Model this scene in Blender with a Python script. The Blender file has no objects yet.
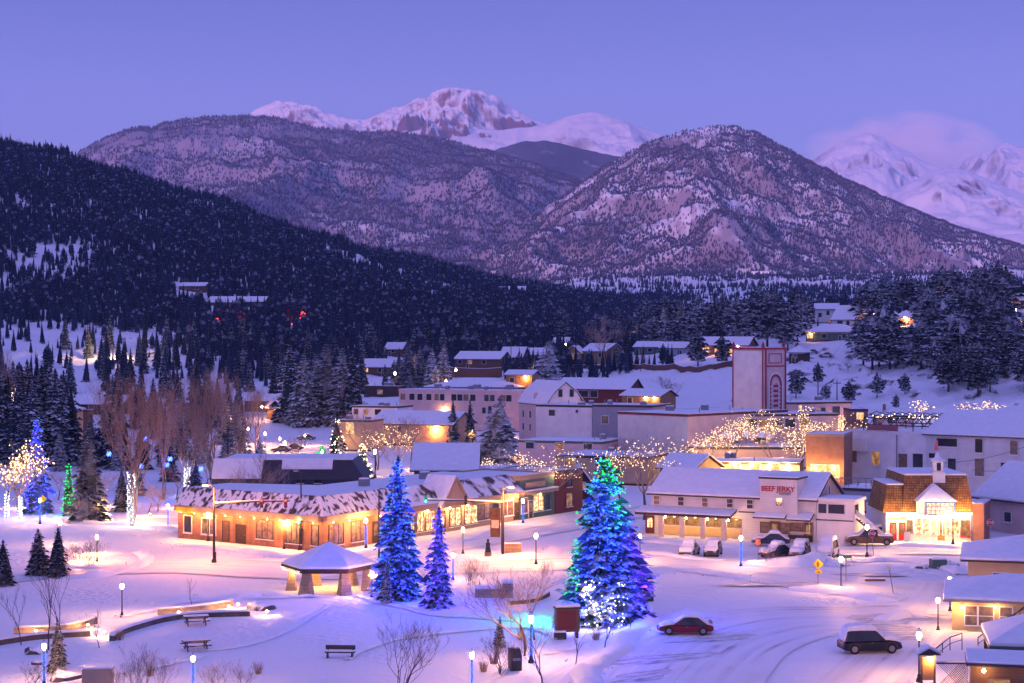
import bpy, bmesh, math, random
import numpy as np
from mathutils import Vector, Matrix

# ------------------------------------------------------------------ camera, sky, sun, exposure
F = 1700.0; HC = 24.3; CX = 512.0; CY = 341.5
scene = bpy.context.scene
C = scene.collection
cam_d = bpy.data.cameras.new("camera"); cam = bpy.data.objects.new("camera", cam_d); C.objects.link(cam)
cam.location = (0, 0, HC); cam.rotation_euler = (math.radians(90), 0, 0)
cam_d.sensor_width = 36.0; cam_d.lens = 36.0 * F / 1024.0
cam_d.clip_start = 1.0; cam_d.clip_end = 60000.0
scene.camera = cam

SUN_EL = 5.0; SUN_AZ_X, SUN_AZ_Y = -0.45, -1.0      # the dawn sun stands behind the camera, a little left
world = bpy.data.worlds.new("World"); scene.world = world; world.use_nodes = True
wn = world.node_tree; wn.nodes.clear()
def wnode(t, **k):
    n = wn.nodes.new(t)
    for a, b in k.items(): setattr(n, a, b)
    return n
w_out = wnode('ShaderNodeOutputWorld')
w_sky = wnode('ShaderNodeTexSky', sky_type='NISHITA', sun_disc=False)
w_sky.sun_elevation = math.radians(SUN_EL)
w_sky.sun_rotation = math.atan2(SUN_AZ_X, SUN_AZ_Y)
w_sky.altitude = 2300
w_b1 = wnode('ShaderNodeBackground'); w_b1.inputs['Strength'].default_value = 0.05
w_tint = wnode('ShaderNodeMixRGB', blend_type='MULTIPLY'); w_tint.inputs[0].default_value = 1
w_tint.inputs[2].default_value = (0.7, 0.55, 1.0, 1)
wn.links.new(w_sky.outputs[0], w_tint.inputs[1]); wn.links.new(w_tint.outputs[0], w_b1.inputs[0])
# twilight arch by height above the horizon
w_tc = wnode('ShaderNodeTexCoord'); w_sep = wnode('ShaderNodeSeparateXYZ')
wn.links.new(w_tc.outputs['Generated'], w_sep.inputs[0])
w_ramp = wnode('ShaderNodeValToRGB')
cr = w_ramp.color_ramp; cr.interpolation = 'EASE'
stops = [(0.0, (0.32, 0.245, 0.56)), (0.07, (0.27, 0.245, 0.61)), (0.13, (0.18, 0.20, 0.60)), (0.21, (0.09, 0.12, 0.47)),
         (0.5, (0.16, 0.175, 0.62)), (1.0, (0.21, 0.215, 0.73))]
cr.elements[0].position = stops[0][0]; cr.elements[0].color = stops[0][1] + (1,)
cr.elements[1].position = stops[-1][0]; cr.elements[1].color = stops[-1][1] + (1,)
for p, c in stops[1:-1]:
    e = cr.elements.new(p); e.color = c + (1,)
wn.links.new(w_sep.outputs['Z'], w_ramp.inputs[0])
w_my = wnode('ShaderNodeMapRange'); w_my.inputs['From Min'].default_value = 0.0; w_my.inputs['From Max'].default_value = -0.9    # dawn glow in the east, behind the camera
wn.links.new(w_sep.outputs['Y'], w_my.inputs['Value'])
w_glow = wnode('ShaderNodeMixRGB', blend_type='ADD'); w_glow.inputs[2].default_value = (0.30, 0.21, 0.36, 1)
wn.links.new(w_my.outputs[0], w_glow.inputs[0]); wn.links.new(w_ramp.outputs[0], w_glow.inputs[1])
w_b2 = wnode('ShaderNodeBackground'); w_b2.inputs['Strength'].default_value = 0.95
wn.links.new(w_glow.outputs[0], w_b2.inputs[0])
w_add = wnode('ShaderNodeAddShader')
wn.links.new(w_b1.outputs[0], w_add.inputs[0]); wn.links.new(w_b2.outputs[0], w_add.inputs[1])
wn.links.new(w_add.outputs[0], w_out.inputs['Surface'])

sun_d = bpy.data.lights.new("sun", 'SUN'); sun = bpy.data.objects.new("sun", sun_d); C.objects.link(sun)
sun_d.energy = 3.4; sun_d.color = (1.0, 0.43, 0.50); sun_d.angle = math.radians(3.0)
_el = math.radians(SUN_EL); _h = Vector((SUN_AZ_X, SUN_AZ_Y, 0)).normalized() * math.cos(_el)
to_sun = Vector((_h.x, _h.y, math.sin(_el)))
sun.rotation_euler = to_sun.to_track_quat('Z', 'Y').to_euler()
sun.location = (0, -50, 200)

vs = scene.view_settings
scene.display_settings.display_device = 'sRGB'
vs.view_transform = 'Standard'; vs.look = 'None'; vs.gamma = 1.0; vs.use_curve_mapping = False; vs.exposure = 0.0
cy = scene.cycles
cy.use_denoising = True
try: cy.denoiser = 'OPENIMAGEDENOISE'
except Exception: pass
cy.max_bounces = 4; cy.diffuse_bounces = 2; cy.glossy_bounces = 2; cy.transmission_bounces = 2
cy.transparent_max_bounces = 6; cy.volume_bounces = 4
cy.sample_clamp_indirect = 3.0; cy.sample_clamp_direct = 0
cy.caustics_reflective = False; cy.caustics_refractive = False
cy.use_light_tree = True

rnd = random.Random(7)

# ------------------------------------------------------------------ materials
MATS = {}
def _principled(name):
    m = bpy.data.materials.new(name); m.use_nodes = True
    nt = m.node_tree
    return m, nt, nt.nodes['Principled BSDF']
def _n(nt, t, **k):
    n = nt.nodes.new(t)
    for a, b in k.items(): setattr(n, a, b)
    return n
def mat(name, col, rough=0.7, var=0.18, scale=2.0, metal=0.0, bump=0.0, bscale=None, spec=0.3):
    """plain surface with mottled base colour and a little relief"""
    if name in MATS: return MATS[name]
    m, nt, b = _principled(name)
    tc = _n(nt, 'ShaderNodeTexCoord')
    nz = _n(nt, 'ShaderNodeTexNoise'); nz.inputs['Scale'].default_value = scale; nz.inputs['Detail'].default_value = 5
    nt.links.new(tc.outputs['Object'], nz.inputs['Vector'])
    r = _n(nt, 'ShaderNodeValToRGB')
    r.color_ramp.elements[0].position = 0.3; r.color_ramp.elements[1].position = 0.7
    r.color_ramp.elements[0].color = tuple(c * (1 - var) for c in col) + (1,)
    r.color_ramp.elements[1].color = tuple(min(1, c * (1 + var)) for c in col) + (1,)
    nt.links.new(nz.outputs['Fac'], r.inputs[0]); nt.links.new(r.outputs[0], b.inputs['Base Color'])
    b.inputs['Roughness'].default_value = rough; b.inputs['Metallic'].default_value = metal
    b.inputs['Specular IOR Level'].default_value = spec
    if bump:
        n2 = _n(nt, 'ShaderNodeTexNoise'); n2.inputs['Scale'].default_value = bscale or scale * 4; n2.inputs['Detail'].default_value = 4
        nt.links.new(tc.outputs['Object'], n2.inputs['Vector'])
        bp = _n(nt, 'ShaderNodeBump'); bp.inputs['Strength'].default_value = bump; bp.inputs['Distance'].default_value = 0.1
        nt.links.new(n2.outputs['Fac'], bp.inputs['Height']); nt.links.new(bp.outputs[0], b.inputs['Normal'])
    MATS[name] = m
    return m
def emit(name, col, strength, sampled=True):
    if name in MATS: return MATS[name]
    m = bpy.data.materials.new(name); m.use_nodes = True; nt = m.node_tree; nt.nodes.clear()
    o = _n(nt, 'ShaderNodeOutputMaterial'); e = _n(nt, 'ShaderNodeEmission')
    e.inputs[0].default_value = tuple(col) + (1,); e.inputs[1].default_value = strength
    nt.links.new(e.outputs[0], o.inputs[0])
    if not sampled:
        try: m.cycles.emission_sampling = 'NONE'
        except Exception: pass
    MATS[name] = m
    return m
def lit_window(name, c1, c2, strength, scale=1.3):
    """a lit room seen through glass: patches of lamp light and darker goods"""
    m, nt, b = _principled(name)
    tc = _n(nt, 'ShaderNodeTexCoord'); nz = _n(nt, 'ShaderNodeTexNoise'); nz.inputs['Scale'].default_value = scale; nz.inputs['Detail'].default_value = 3
    nt.links.new(tc.outputs['Object'], nz.inputs['Vector'])
    r = _n(nt, 'ShaderNodeValToRGB'); r.color_ramp.elements[0].position = 0.4; r.color_ramp.elements[1].position = 0.62
    r.color_ramp.elements[0].color = tuple(c1) + (1,); r.color_ramp.elements[1].color = tuple(c2) + (1,)
    nt.links.new(nz.outputs['Fac'], r.inputs[0]); nt.links.new(r.outputs[0], b.inputs['Emission Color'])
    b.inputs['Emission Strength'].default_value = strength
    b.inputs['Base Color'].default_value = (0.05, 0.04, 0.03, 1); b.inputs['Roughness'].default_value = 0.08
    try: m.cycles.emission_sampling = 'NONE'
    except Exception: pass
    MATS[name] = m
    return m
def brickmat(name, c1, c2, mortar, w, h, ms=0.02, rough=0.85):
    m, nt, b = _principled(name)
    tc = _n(nt, 'ShaderNodeTexCoord'); sp = _n(nt, 'ShaderNodeSeparateXYZ'); ad = _n(nt, 'ShaderNodeMath', operation='ADD'); cb = _n(nt, 'ShaderNodeCombineXYZ')
    nt.links.new(tc.outputs['Object'], sp.inputs[0]); nt.links.new(sp.outputs['X'], ad.inputs[0]); nt.links.new(sp.outputs['Y'], ad.inputs[1])
    nt.links.new(ad.outputs[0], cb.inputs['X']); nt.links.new(sp.outputs['Z'], cb.inputs['Y'])
    br = _n(nt, 'ShaderNodeTexBrick'); br.inputs['Scale'].default_value = 1.0
    br.inputs['Color1'].default_value = tuple(c1) + (1,); br.inputs['Color2'].default_value = tuple(c2) + (1,); br.inputs['Mortar'].default_value = tuple(mortar) + (1,)
    br.inputs['Mortar Size'].default_value = ms; br.inputs['Brick Width'].default_value = w; br.inputs['Row Height'].default_value = h
    nt.links.new(cb.outputs[0], br.inputs['Vector'])
    nz = _n(nt, 'ShaderNodeTexNoise'); nz.inputs['Scale'].default_value = 0.8; nz.inputs['Detail'].default_value = 6
    nt.links.new(tc.outputs['Object'], nz.inputs['Vector'])
    mx = _n(nt, 'ShaderNodeMixRGB', blend_type='OVERLAY'); mx.inputs[0].default_value = 0.6
    nt.links.new(br.outputs['Color'], mx.inputs[1]); nt.links.new(nz.outputs['Fac'], mx.inputs[2])
    nt.links.new(mx.outputs[0], b.inputs['Base Color']); b.inputs['Roughness'].default_value = rough
    bp = _n(nt, 'ShaderNodeBump'); bp.inputs['Strength'].default_value = 0.6; bp.inputs['Distance'].default_value = 0.03
    nt.links.new(br.outputs['Fac'], bp.inputs['Height']); bp.invert = True
    nt.links.new(bp.outputs[0], b.inputs['Normal'])
    MATS[name] = m
    return m
def siding(name, col, pitch=0.22, vertical=False, rough=0.6, depth=0.5, dark=0.8):
    """lapped or battened boards: a saw-tooth relief and a narrow darker joint"""
    m, nt, b = _principled(name)
    tc = _n(nt, 'ShaderNodeTexCoord'); sp = _n(nt, 'ShaderNodeSeparateXYZ')
    nt.links.new(tc.outputs['Object'], sp.inputs[0])
    if vertical:
        ad = _n(nt, 'ShaderNodeMath', operation='ADD'); nt.links.new(sp.outputs['X'], ad.inputs[0]); nt.links.new(sp.outputs['Y'], ad.inputs[1]); src = ad.outputs[0]
    else: src = sp.outputs['Z']
    dv = _n(nt, 'ShaderNodeMath', operation='DIVIDE'); dv.inputs[1].default_value = pitch; nt.links.new(src, dv.inputs[0])
    fr = _n(nt, 'ShaderNodeMath', operation='FRACT'); nt.links.new(dv.outputs[0], fr.inputs[0])
    nz = _n(nt, 'ShaderNodeTexNoise'); nz.inputs['Scale'].default_value = 0.7; nz.inputs['Detail'].default_value = 6
    nt.links.new(tc.outputs['Object'], nz.inputs['Vector'])
    r = _n(nt, 'ShaderNodeValToRGB'); r.color_ramp.elements[0].position = 0.3; r.color_ramp.elements[1].position = 0.7
    r.color_ramp.elements[0].color = tuple(c * 0.82 for c in col) + (1,); r.color_ramp.elements[1].color = tuple(col) + (1,)
    nt.links.new(nz.outputs['Fac'], r.inputs[0])
    j = _n(nt, 'ShaderNodeMath', operation='LESS_THAN'); j.inputs[1].default_value = 0.12; nt.links.new(fr.outputs[0], j.inputs[0])
    mx = _n(nt, 'ShaderNodeMixRGB', blend_type='MULTIPLY'); mx.inputs[2].default_value = (dark, dark, dark, 1)
    nt.links.new(j.outputs[0], mx.inputs[0]); nt.links.new(r.outputs[0], mx.inputs[1]); nt.links.new(mx.outputs[0], b.inputs['Base Color'])
    bp = _n(nt, 'ShaderNodeBump'); bp.inputs['Strength'].default_value = depth; bp.inputs['Distance'].default_value = 0.04
    nt.links.new(fr.outputs[0], bp.inputs['Height']); nt.links.new(bp.outputs[0], b.inputs['Normal'])
    b.inputs['Roughness'].default_value = rough
    MATS[name] = m
    return m
def snow_over(name, base, snow=(0.82, 0.84, 0.88), lo=0.1, hi=0.5, nscale=3.0, var=True, rough=0.8, absz=True):
    """snow lying on whatever faces up; base shows elsewhere"""
    m, nt, b = _principled(name)
    g = _n(nt, 'ShaderNodeNewGeometry'); sp = _n(nt, 'ShaderNodeSeparateXYZ'); nt.links.new(g.outputs['Normal'], sp.inputs[0])
    src = sp.outputs['Z']
    if absz:
        ab = _n(nt, 'ShaderNodeMath', operation='ABSOLUTE'); nt.links.new(src, ab.inputs[0]); src = ab.outputs[0]
    tc = _n(nt, 'ShaderNodeTexCoord'); nz = _n(nt, 'ShaderNodeTexNoise'); nz.inputs['Scale'].default_value = nscale; nz.inputs['Detail'].default_value = 2
    nt.links.new(tc.outputs['Object'], nz.inputs['Vector'])
    ma = _n(nt, 'ShaderNodeMath', operation='MULTIPLY'); nt.links.new(src, ma.inputs[0]); nt.links.new(nz.outputs['Fac'], ma.inputs[1])
    mr = _n(nt, 'ShaderNodeMapRange'); mr.inputs['From Min'].default_value = lo; mr.inputs['From Max'].default_value = hi
    nt.links.new(ma.outputs[0], mr.inputs['Value'])
    mx = _n(nt, 'ShaderNodeMixRGB'); nt.links.new(mr.outputs[0], mx.inputs[0])
    mx.inputs[1].default_value = tuple(base) + (1,); mx.inputs[2].default_value = tuple(snow) + (1,)
    out = mx.outputs[0]
    if var:
        oi = _n(nt, 'ShaderNodeObjectInfo'); hv = _n(nt, 'ShaderNodeHueSaturation')
        mp = _n(nt, 'ShaderNodeMapRange'); mp.inputs['To Min'].default_value = 0.6; mp.inputs['To Max'].default_value = 1.35
        nt.links.new(oi.outputs['Random'], mp.inputs['Value']); nt.links.new(mp.outputs[0], hv.inputs['Value']); nt.links.new(out, hv.inputs['Color']); out = hv.outputs[0]
    nt.links.new(out, b.inputs['Base Color']); b.inputs['Roughness'].default_value = rough; b.inputs['Specular IOR Level'].default_value = 0.15
    MATS[name] = m
    return m

SNOW = mat('snow', (0.84, 0.85, 0.88), 0.75, 0.05, 0.6, bump=0.35, bscale=2.5, spec=0.2)
ROOFSNOW = mat('roof_snow', (0.84, 0.85, 0.88), 0.75, 0.05, 1.2, bump=0.4, bscale=1.2, spec=0.2)
CARSNOW = mat('car_snow', (0.84, 0.85, 0.88), 0.8, 0.05, 2.0, bump=0.3, bscale=5, spec=0.2)
METAL = mat('dark_metal', (0.03, 0.032, 0.035), 0.45, 0.2, 6, spec=0.5)
GREYMETAL = mat('grey_metal', (0.28, 0.28, 0.3), 0.4, 0.15, 5, metal=0.6)
WHITEPAINT = mat('white_paint', (0.78, 0.77, 0.74), 0.5, 0.06, 2)
TRIMDARK = mat('dark_trim', (0.06, 0.05, 0.05), 0.6, 0.2, 4)
TRIMTAN = mat('tan_trim', (0.42, 0.30, 0.2), 0.7, 0.12, 2)
WOODBROWN = siding('brown_boards', (0.16, 0.085, 0.05), 0.2, False)
WOODDARK = mat('dark_wood', (0.07, 0.045, 0.035), 0.75, 0.3, 5, bump=0.3)
WOODTAN = siding('tan_boards', (0.36, 0.22, 0.11), 0.2, False)
LOG = siding('log_wall', (0.35, 0.19, 0.08), 0.3, False, depth=1.0)
REDWALL = siding('red_boards', (0.16, 0.025, 0.025), 0.25, True)
GREENWALL = siding('green_boards', (0.08, 0.16, 0.13), 0.2, False)
WHITESIDING = siding('white_siding', (0.78, 0.76, 0.74), 0.2, False)
WHITEWALL = mat('white_stucco', (0.80, 0.78, 0.77), 0.85, 0.1, 0.5, bump=0.2, bscale=8)
PINKWALL = mat('pink_stucco', (0.68, 0.49, 0.47), 0.85, 0.1, 0.5, bump=0.2, bscale=8)
PINKSIDE = siding('pink_siding', (0.68, 0.52, 0.5), 0.25, False)
GREYWALL = siding('grey_metal_siding', (0.33, 0.35, 0.42), 0.4, True)
BLUEWALL = siding('blue_boards', (0.03, 0.05, 0.11), 0.3, True)
TANWALL = mat('tan_stucco', (0.5, 0.36, 0.24), 0.85, 0.1, 0.6, bump=0.2, bscale=8)
YELLOWWALL = mat('yellow_stucco', (0.62, 0.46, 0.24), 0.85, 0.1, 0.6, bump=0.2, bscale=8)
BRICK = brickmat('orange_brick', (0.42, 0.16, 0.07), (0.34, 0.12, 0.055), (0.4, 0.28, 0.2), 0.42, 0.14)
REDBRICK = brickmat('red_brick', (0.33, 0.11, 0.07), (0.27, 0.09, 0.06), (0.34, 0.25, 0.2), 0.42, 0.14)
SHINGLE = brickmat('wood_shingle', (0.42, 0.22, 0.07), (0.22, 0.1, 0.035), (0.09, 0.045, 0.02), 0.3, 0.3, 0.03)
STONE = brickmat('stone_block', (0.4, 0.3, 0.21), (0.3, 0.22, 0.15), (0.22, 0.17, 0.13), 0.7, 0.32, 0.02)
ROOFDARK = siding('dark_seam_roof', (0.035, 0.035, 0.05), 0.5, True, rough=0.5)
GLASS = mat('dark_glass', (0.03, 0.035, 0.045), 0.08, 0.3, 1.0, spec=0.6)
CURTAIN = mat('curtained_glass', (0.2, 0.14, 0.11), 0.25, 0.5, 2.2, spec=0.6)
LITWARM = lit_window('lit_window_warm', (0.55, 0.22, 0.05), (1.0, 0.62, 0.25), 1.6)
LITSHOP = lit_window('lit_shop_window', (0.35, 0.1, 0.04), (1.0, 0.72, 0.35), 2.0, 2.2)
LITDIM = lit_window('lit_window_dim', (0.18, 0.06, 0.03), (0.55, 0.28, 0.1), 0.8)
LAMPGLOW = emit('lamp_glow', (1.0, 0.42, 0.12), 1000.0)
LAMPGLOW_W = emit('lamp_glow_white', (1.0, 0.68, 0.4), 220.0)
WALLGLOW = emit('wall_lamp_glow', (1.0, 0.50, 0.16), 120.0)
SODIUM = emit('sodium_glow', (1.0, 0.36, 0.08), 200.0)
B_BLUE = emit('bulb_blue', (0.06, 0.2, 1.0), 2.6, False)
B_VIOLET = emit('bulb_violet', (0.12, 0.04, 1.0), 3.0, False)
B_GREEN = emit('bulb_green', (0.02, 1.0, 0.16), 1.8, False)
B_WHITE = emit('bulb_white', (1.0, 0.66, 0.36), 5.0, False)
B_COOL = emit('bulb_cool_white', (0.8, 0.85, 1.0), 3.5, False)
B_RED = emit('bulb_red', (1.0, 0.05, 0.03), 5.0, False)
RUBBER = mat('rubber', (0.02, 0.02, 0.02), 0.8, 0.2, 8)
BARK = snow_over('bark', (0.10, 0.07, 0.055), lo=0.25, hi=0.6, absz=False)
TWIG = snow_over('twig', (0.34, 0.225, 0.16), snow=(0.75, 0.68, 0.66), lo=0.15, hi=0.6, absz=False)
ASPEN = snow_over('pale_bark', (0.42, 0.36, 0.31), lo=0.3, hi=0.7, absz=False)
TWIGDARK = snow_over('dark_twig', (0.09, 0.06, 0.06), snow=(0.6, 0.6, 0.65), lo=0.25, hi=0.8, absz=False)
NEEDLE = snow_over('needles', (0.018, 0.036, 0.044), lo=0.14, hi=0.6, nscale=1.4)
PINEM = snow_over('pine_needles', (0.018, 0.034, 0.046), lo=0.08, hi=0.55, nscale=1.2)
LITNEEDLE = snow_over('lit_needles', (0.05, 0.08, 0.09), lo=0.25, hi=0.7, nscale=1.6, var=False)
NEEDLEDARK = snow_over('dark_needles', (0.012, 0.024, 0.032), lo=0.28, hi=0.8, nscale=1.4)
FROSTED = snow_over('snowy_needles', (0.05, 0.075, 0.07), lo=0.05, hi=0.42, nscale=1.6)
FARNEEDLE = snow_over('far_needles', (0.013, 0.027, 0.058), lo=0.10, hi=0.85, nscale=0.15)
ROCK = snow_over('snowy_rock', (0.10, 0.085, 0.08), lo=0.2, hi=0.4, nscale=1.2, var=False, absz=False)

# ------------------------------------------------------------------ mesh builder
class MB:
    def __init__(s): s.v = []; s.f = []; s.m = []; s.M = None
    def add(s, pts, faces, m=0):
        b = len(s.v)
        if s.M is not None: pts = [tuple(s.M @ Vector(p)) for p in pts]
        s.v.extend(pts)
        for f in faces: s.f.append(tuple(b + i for i in f)); s.m.append(m)
        return s
    def poly(s, pts, m=0): return s.add(pts, [tuple(range(len(pts)))], m)
    def box(s, x0, y0, z0, x1, y1, z1, m=0):
        p = [(x0,y0,z0),(x1,y0,z0),(x1,y1,z0),(x0,y1,z0),(x0,y0,z1),(x1,y0,z1),(x1,y1,z1),(x0,y1,z1)]
        return s.add(p, [(0,3,2,1),(4,5,6,7),(0,1,5,4),(1,2,6,5),(2,3,7,6),(3,0,4,7)], m)
    def prism(s, poly, z0, z1, m=0, poly2=None):
        n = len(poly); q = poly2 or poly
        p = [(x, y, z0) for x, y in poly] + [(x, y, z1) for x, y in q]
        return s.add(p, [tuple(range(n))[::-1], tuple(range(n, 2*n))] + [(i, (i+1) % n, n+(i+1) % n, n+i) for i in range(n)], m)
    def loft(s, secs, m=0, cap=True, closed=True):
        n = len(secs[0]); p = [q for sec in secs for q in sec]; fs = []
        for k in range(len(secs)-1):
            for i in range(n if closed else n-1):
                j = (i+1) % n
                fs.append((k*n+i, k*n+j, (k+1)*n+j, (k+1)*n+i))
        if cap and closed: fs += [tuple(range(n))[::-1], tuple(range((len(secs)-1)*n, len(secs)*n))]
        return s.add(p, fs, m)
    def tube(s, pts, rad, n=6, m=0, cap=True):
        pts = [Vector(p) for p in pts]
        if not hasattr(rad, '__len__'): rad = [rad]*len(pts)
        secs = []
        for i, p in enumerate(pts):
            d = (pts[min(i+1, len(pts)-1)] - pts[max(i-1, 0)])
            d = d.normalized() if d.length > 1e-9 else Vector((0,0,1))
            a = d.cross(Vector((0,0,1)));
            if a.length < 1e-3: a = Vector((1,0,0))
            a.normalize(); b = d.cross(a)
            secs.append([tuple(p + (a*math.cos(t) + b*math.sin(t))*rad[i]) for t in [2*math.pi*k/n for k in range(n)]])
        return s.loft(secs, m, cap)
    def lathe(s, prof, n=12, m=0, c=(0,0)):
        secs = [[(c[0]+r*math.cos(2*math.pi*k/n), c[1]+r*math.sin(2*math.pi*k/n), z) for k in range(n)] for r, z in prof]
        return s.loft(secs, m)
    def octa(s, c, r, m=0):
        x, y, z = c
        return s.add([(x+r,y,z),(x-r,y,z),(x,y+r,z),(x,y-r,z),(x,y,z+r),(x,y,z-r)],
                     [(0,2,4),(2,1,4),(1,3,4),(3,0,4),(2,0,5),(1,2,5),(3,1,5),(0,3,5)], m)
    def build(s, name, mats, parent=None, smooth=False, bevel=0.0, seg=2):
        me = bpy.data.meshes.new(name); me.from_pydata(s.v, [], s.f)
        if not isinstance(mats, (list, tuple)): mats = [mats]
        for m in mats: me.materials.append(m)
        if len(mats) > 1: me.polygons.foreach_set('material_index', s.m)
        bm = bmesh.new(); bm.from_mesh(me); bmesh.ops.recalc_face_normals(bm, faces=bm.faces); bm.to_mesh(me); bm.free()
        if smooth: me.polygons.foreach_set('use_smooth', [True]*len(me.polygons))
        o = bpy.data.objects.new(name, me); C.objects.link(o)
        if parent: o.parent = parent
        if bevel:
            b = o.modifiers.new('bevel', 'BEVEL'); b.width = bevel; b.segments = seg; b.limit_method = 'ANGLE'; b.angle_limit = math.radians(35)
        return o
def rawmesh(name, v, f, mats, parent=None, smooth=False, mi=None, recalc=False):
    me = bpy.data.meshes.new(name); me.from_pydata(v, [], f)
    for m in (mats if isinstance(mats, (list, tuple)) else [mats]): me.materials.append(m)
    if mi is not None: me.polygons.foreach_set('material_index', mi)
    if smooth: me.polygons.foreach_set('use_smooth', [True]*len(me.polygons))
    o = bpy.data.objects.new(name, me); C.objects.link(o)
    if parent: o.parent = parent
    return o
def tag(o, label=None, cat=None, group=None, kind=None):
    if label: o['label'] = label
    if cat: o['category'] = cat
    if group: o['group'] = group
    if kind: o['kind'] = kind
    return o
def thing(name, label, cat, loc=(0,0,0), rz=0.0, group=None):
    o = bpy.data.objects.new(name, None); C.objects.link(o)
    o.location = loc; o.rotation_euler = (0,0,rz); o.empty_display_size = 0.5
    return tag(o, label, cat, group)
CHILD = {}
def kids(o): return [c for c in bpy.data.objects if c.parent == o]
def copy_tree(src, loc, rz=0.0, sc=1.0, label=None, group=None, children=None):
    """a copy of a thing with copies of its parts and sub-parts (mesh data shared)"""
    r = src.copy(); C.objects.link(r); r.location = loc; r.rotation_euler = (0,0,rz); r.scale = (sc,sc,sc) if not hasattr(sc, '__len__') else sc
    if label: r['label'] = label
    if group: r['group'] = group
    def rec(a, b):
        if a.name not in CHILD: CHILD[a.name] = kids(a)
        for ch in CHILD[a.name]:
            c = ch.copy(); C.objects.link(c); c.parent = b; rec(ch, c)
    rec(src, r)
    return r
def point_light(name, loc, col, watt, radius=0.15, parent=None):
    l = bpy.data.lights.new(name, 'POINT'); l.energy = watt; l.color = col; l.shadow_soft_size = radius
    o = bpy.data.objects.new(name, l); C.objects.link(o); o.location = loc
    if parent: o.parent = parent
    return o
# ------------------------------------------------------------------ terrain
_rs = np.random.RandomState(3)
_NT = _rs.rand(256, 256)
def vnoise(x, y):
    xi = np.floor(x).astype(int); yi = np.floor(y).astype(int); xf = x-xi; yf = y-yi
    u = xf*xf*(3-2*xf); v = yf*yf*(3-2*yf)
    a = _NT[xi & 255, yi & 255]; b = _NT[(xi+1) & 255, yi & 255]; c = _NT[xi & 255, (yi+1) & 255]; d = _NT[(xi+1) & 255, (yi+1) & 255]
    return (a*(1-u)+b*u)*(1-v) + (c*(1-u)+d*u)*v
def fbm(x, y, o=5, gain=0.5):
    x = np.asarray(x, float); y = np.asarray(y, float)
    s = 0; a = 1; t = 0
    for k in range(o):
        s = s + a*(vnoise(x*2**k+17.3*k, y*2**k+5.1*k)*2-1); t += a; a *= gain
    return s/t
def ridged(x, y, o=5):
    s = 0; a = 1; t = 0
    for k in range(o):
        n = 1-np.abs(vnoise(np.asarray(x)*2**k+9.7*k, np.asarray(y)*2**k+3.3*k)*2-1); s = s+a*n*n; t += a; a *= 0.5
    return s/t

DK = [60, 300, 350, 420, 520, 620, 720, 850, 1000, 1200, 1400, 1600, 2000, 2600, 3500, 5000, 9000]
COLS = {
 -900: [0,0,0,1,7,18,34,58,100,150,190,180,150,120,100,100,100],
 0:    [0,0,0,1,6,16,31,53,91,146,192,170,120,110,100,100,100],
 90:   [0,0,0,1,6,15,29,49,84,133,171,152,115,108,100,100,100],
 180:  [0,0,0,1,6,15,27,45,74,114,150,136,110,105,100,100,100],
 300:  [0,0,0,1,6,14,24,37,58,88,116,110,100,95,95,95,95],
 400:  [0,0,0,1.5,6.5,13.5,22,31,46,68,90,100,95,90,95,95,95],
 500:  [0,0,0,2.5,7.5,13.5,19,26,36,50,66,80,80,95,140,160,160],
 600:  [0,0,0,2.5,8,13.5,18,22,28,38,48,60,80,118,168,180,180],
 740:  [0,0,0.5,4,14.5,23,28,32,36,44,52,62,80,120,170,180,180],
 860:  [0,0,1,5.5,16,26,33,38,42,48,55,64,82,120,170,180,180],
 1024: [0,0,1.5,10,25,36,43,48,52,56,60,66,82,120,170,180,180],
 1900: [0,0,1.5,10,25,36,43,48,52,56,60,66,82,120,170,180,180],
}
PXS = np.concatenate([np.arange(-900, -40, 40), np.arange(-40, 1064, 4.0), np.arange(1064, 1925, 40)])
DS = np.concatenate([np.linspace(60, 120, 12, endpoint=False), np.linspace(120, 300, 90, endpoint=False), np.linspace(300, 700, 240, endpoint=False), np.exp(np.linspace(math.log(700), math.log(9000), 190))])
_cp = sorted(COLS)
_zc = np.array([np.interp(DS, DK, COLS[p]) for p in _cp])
Zg = np.array([[np.interp(px, _cp, _zc[:, j]) for j in range(len(DS))] for px in PXS])
for _ in range(8):        # smooth along and across
    Zs = Zg.copy()
    Zs[:, 1:-1] = 0.25*Zg[:, :-2]+0.5*Zg[:, 1:-1]+0.25*Zg[:, 2:]
    Zg = Zs.copy(); Zg[1:-1] = 0.25*Zs[:-2]+0.5*Zs[1:-1]+0.25*Zs[2:]
PG, DG = np.meshgrid(PXS, DS, indexing='ij')
XG = (PG-CX)*DG/F
amp = np.interp(DG, [60, 120, 330, 420, 560, 1000, 2000, 9000], [0.05, 0.06, 0.06, 0.5, 1.6, 4, 8, 10])
near = DG < 340
_low = fbm(XG/9.0+31, DG/9.0)*amp*0.6 + fbm(XG/45.0+3, DG/45.0+8)*amp
Zg = Zg + np.where(near, np.minimum(0, _low-0.06), _low)
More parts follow.
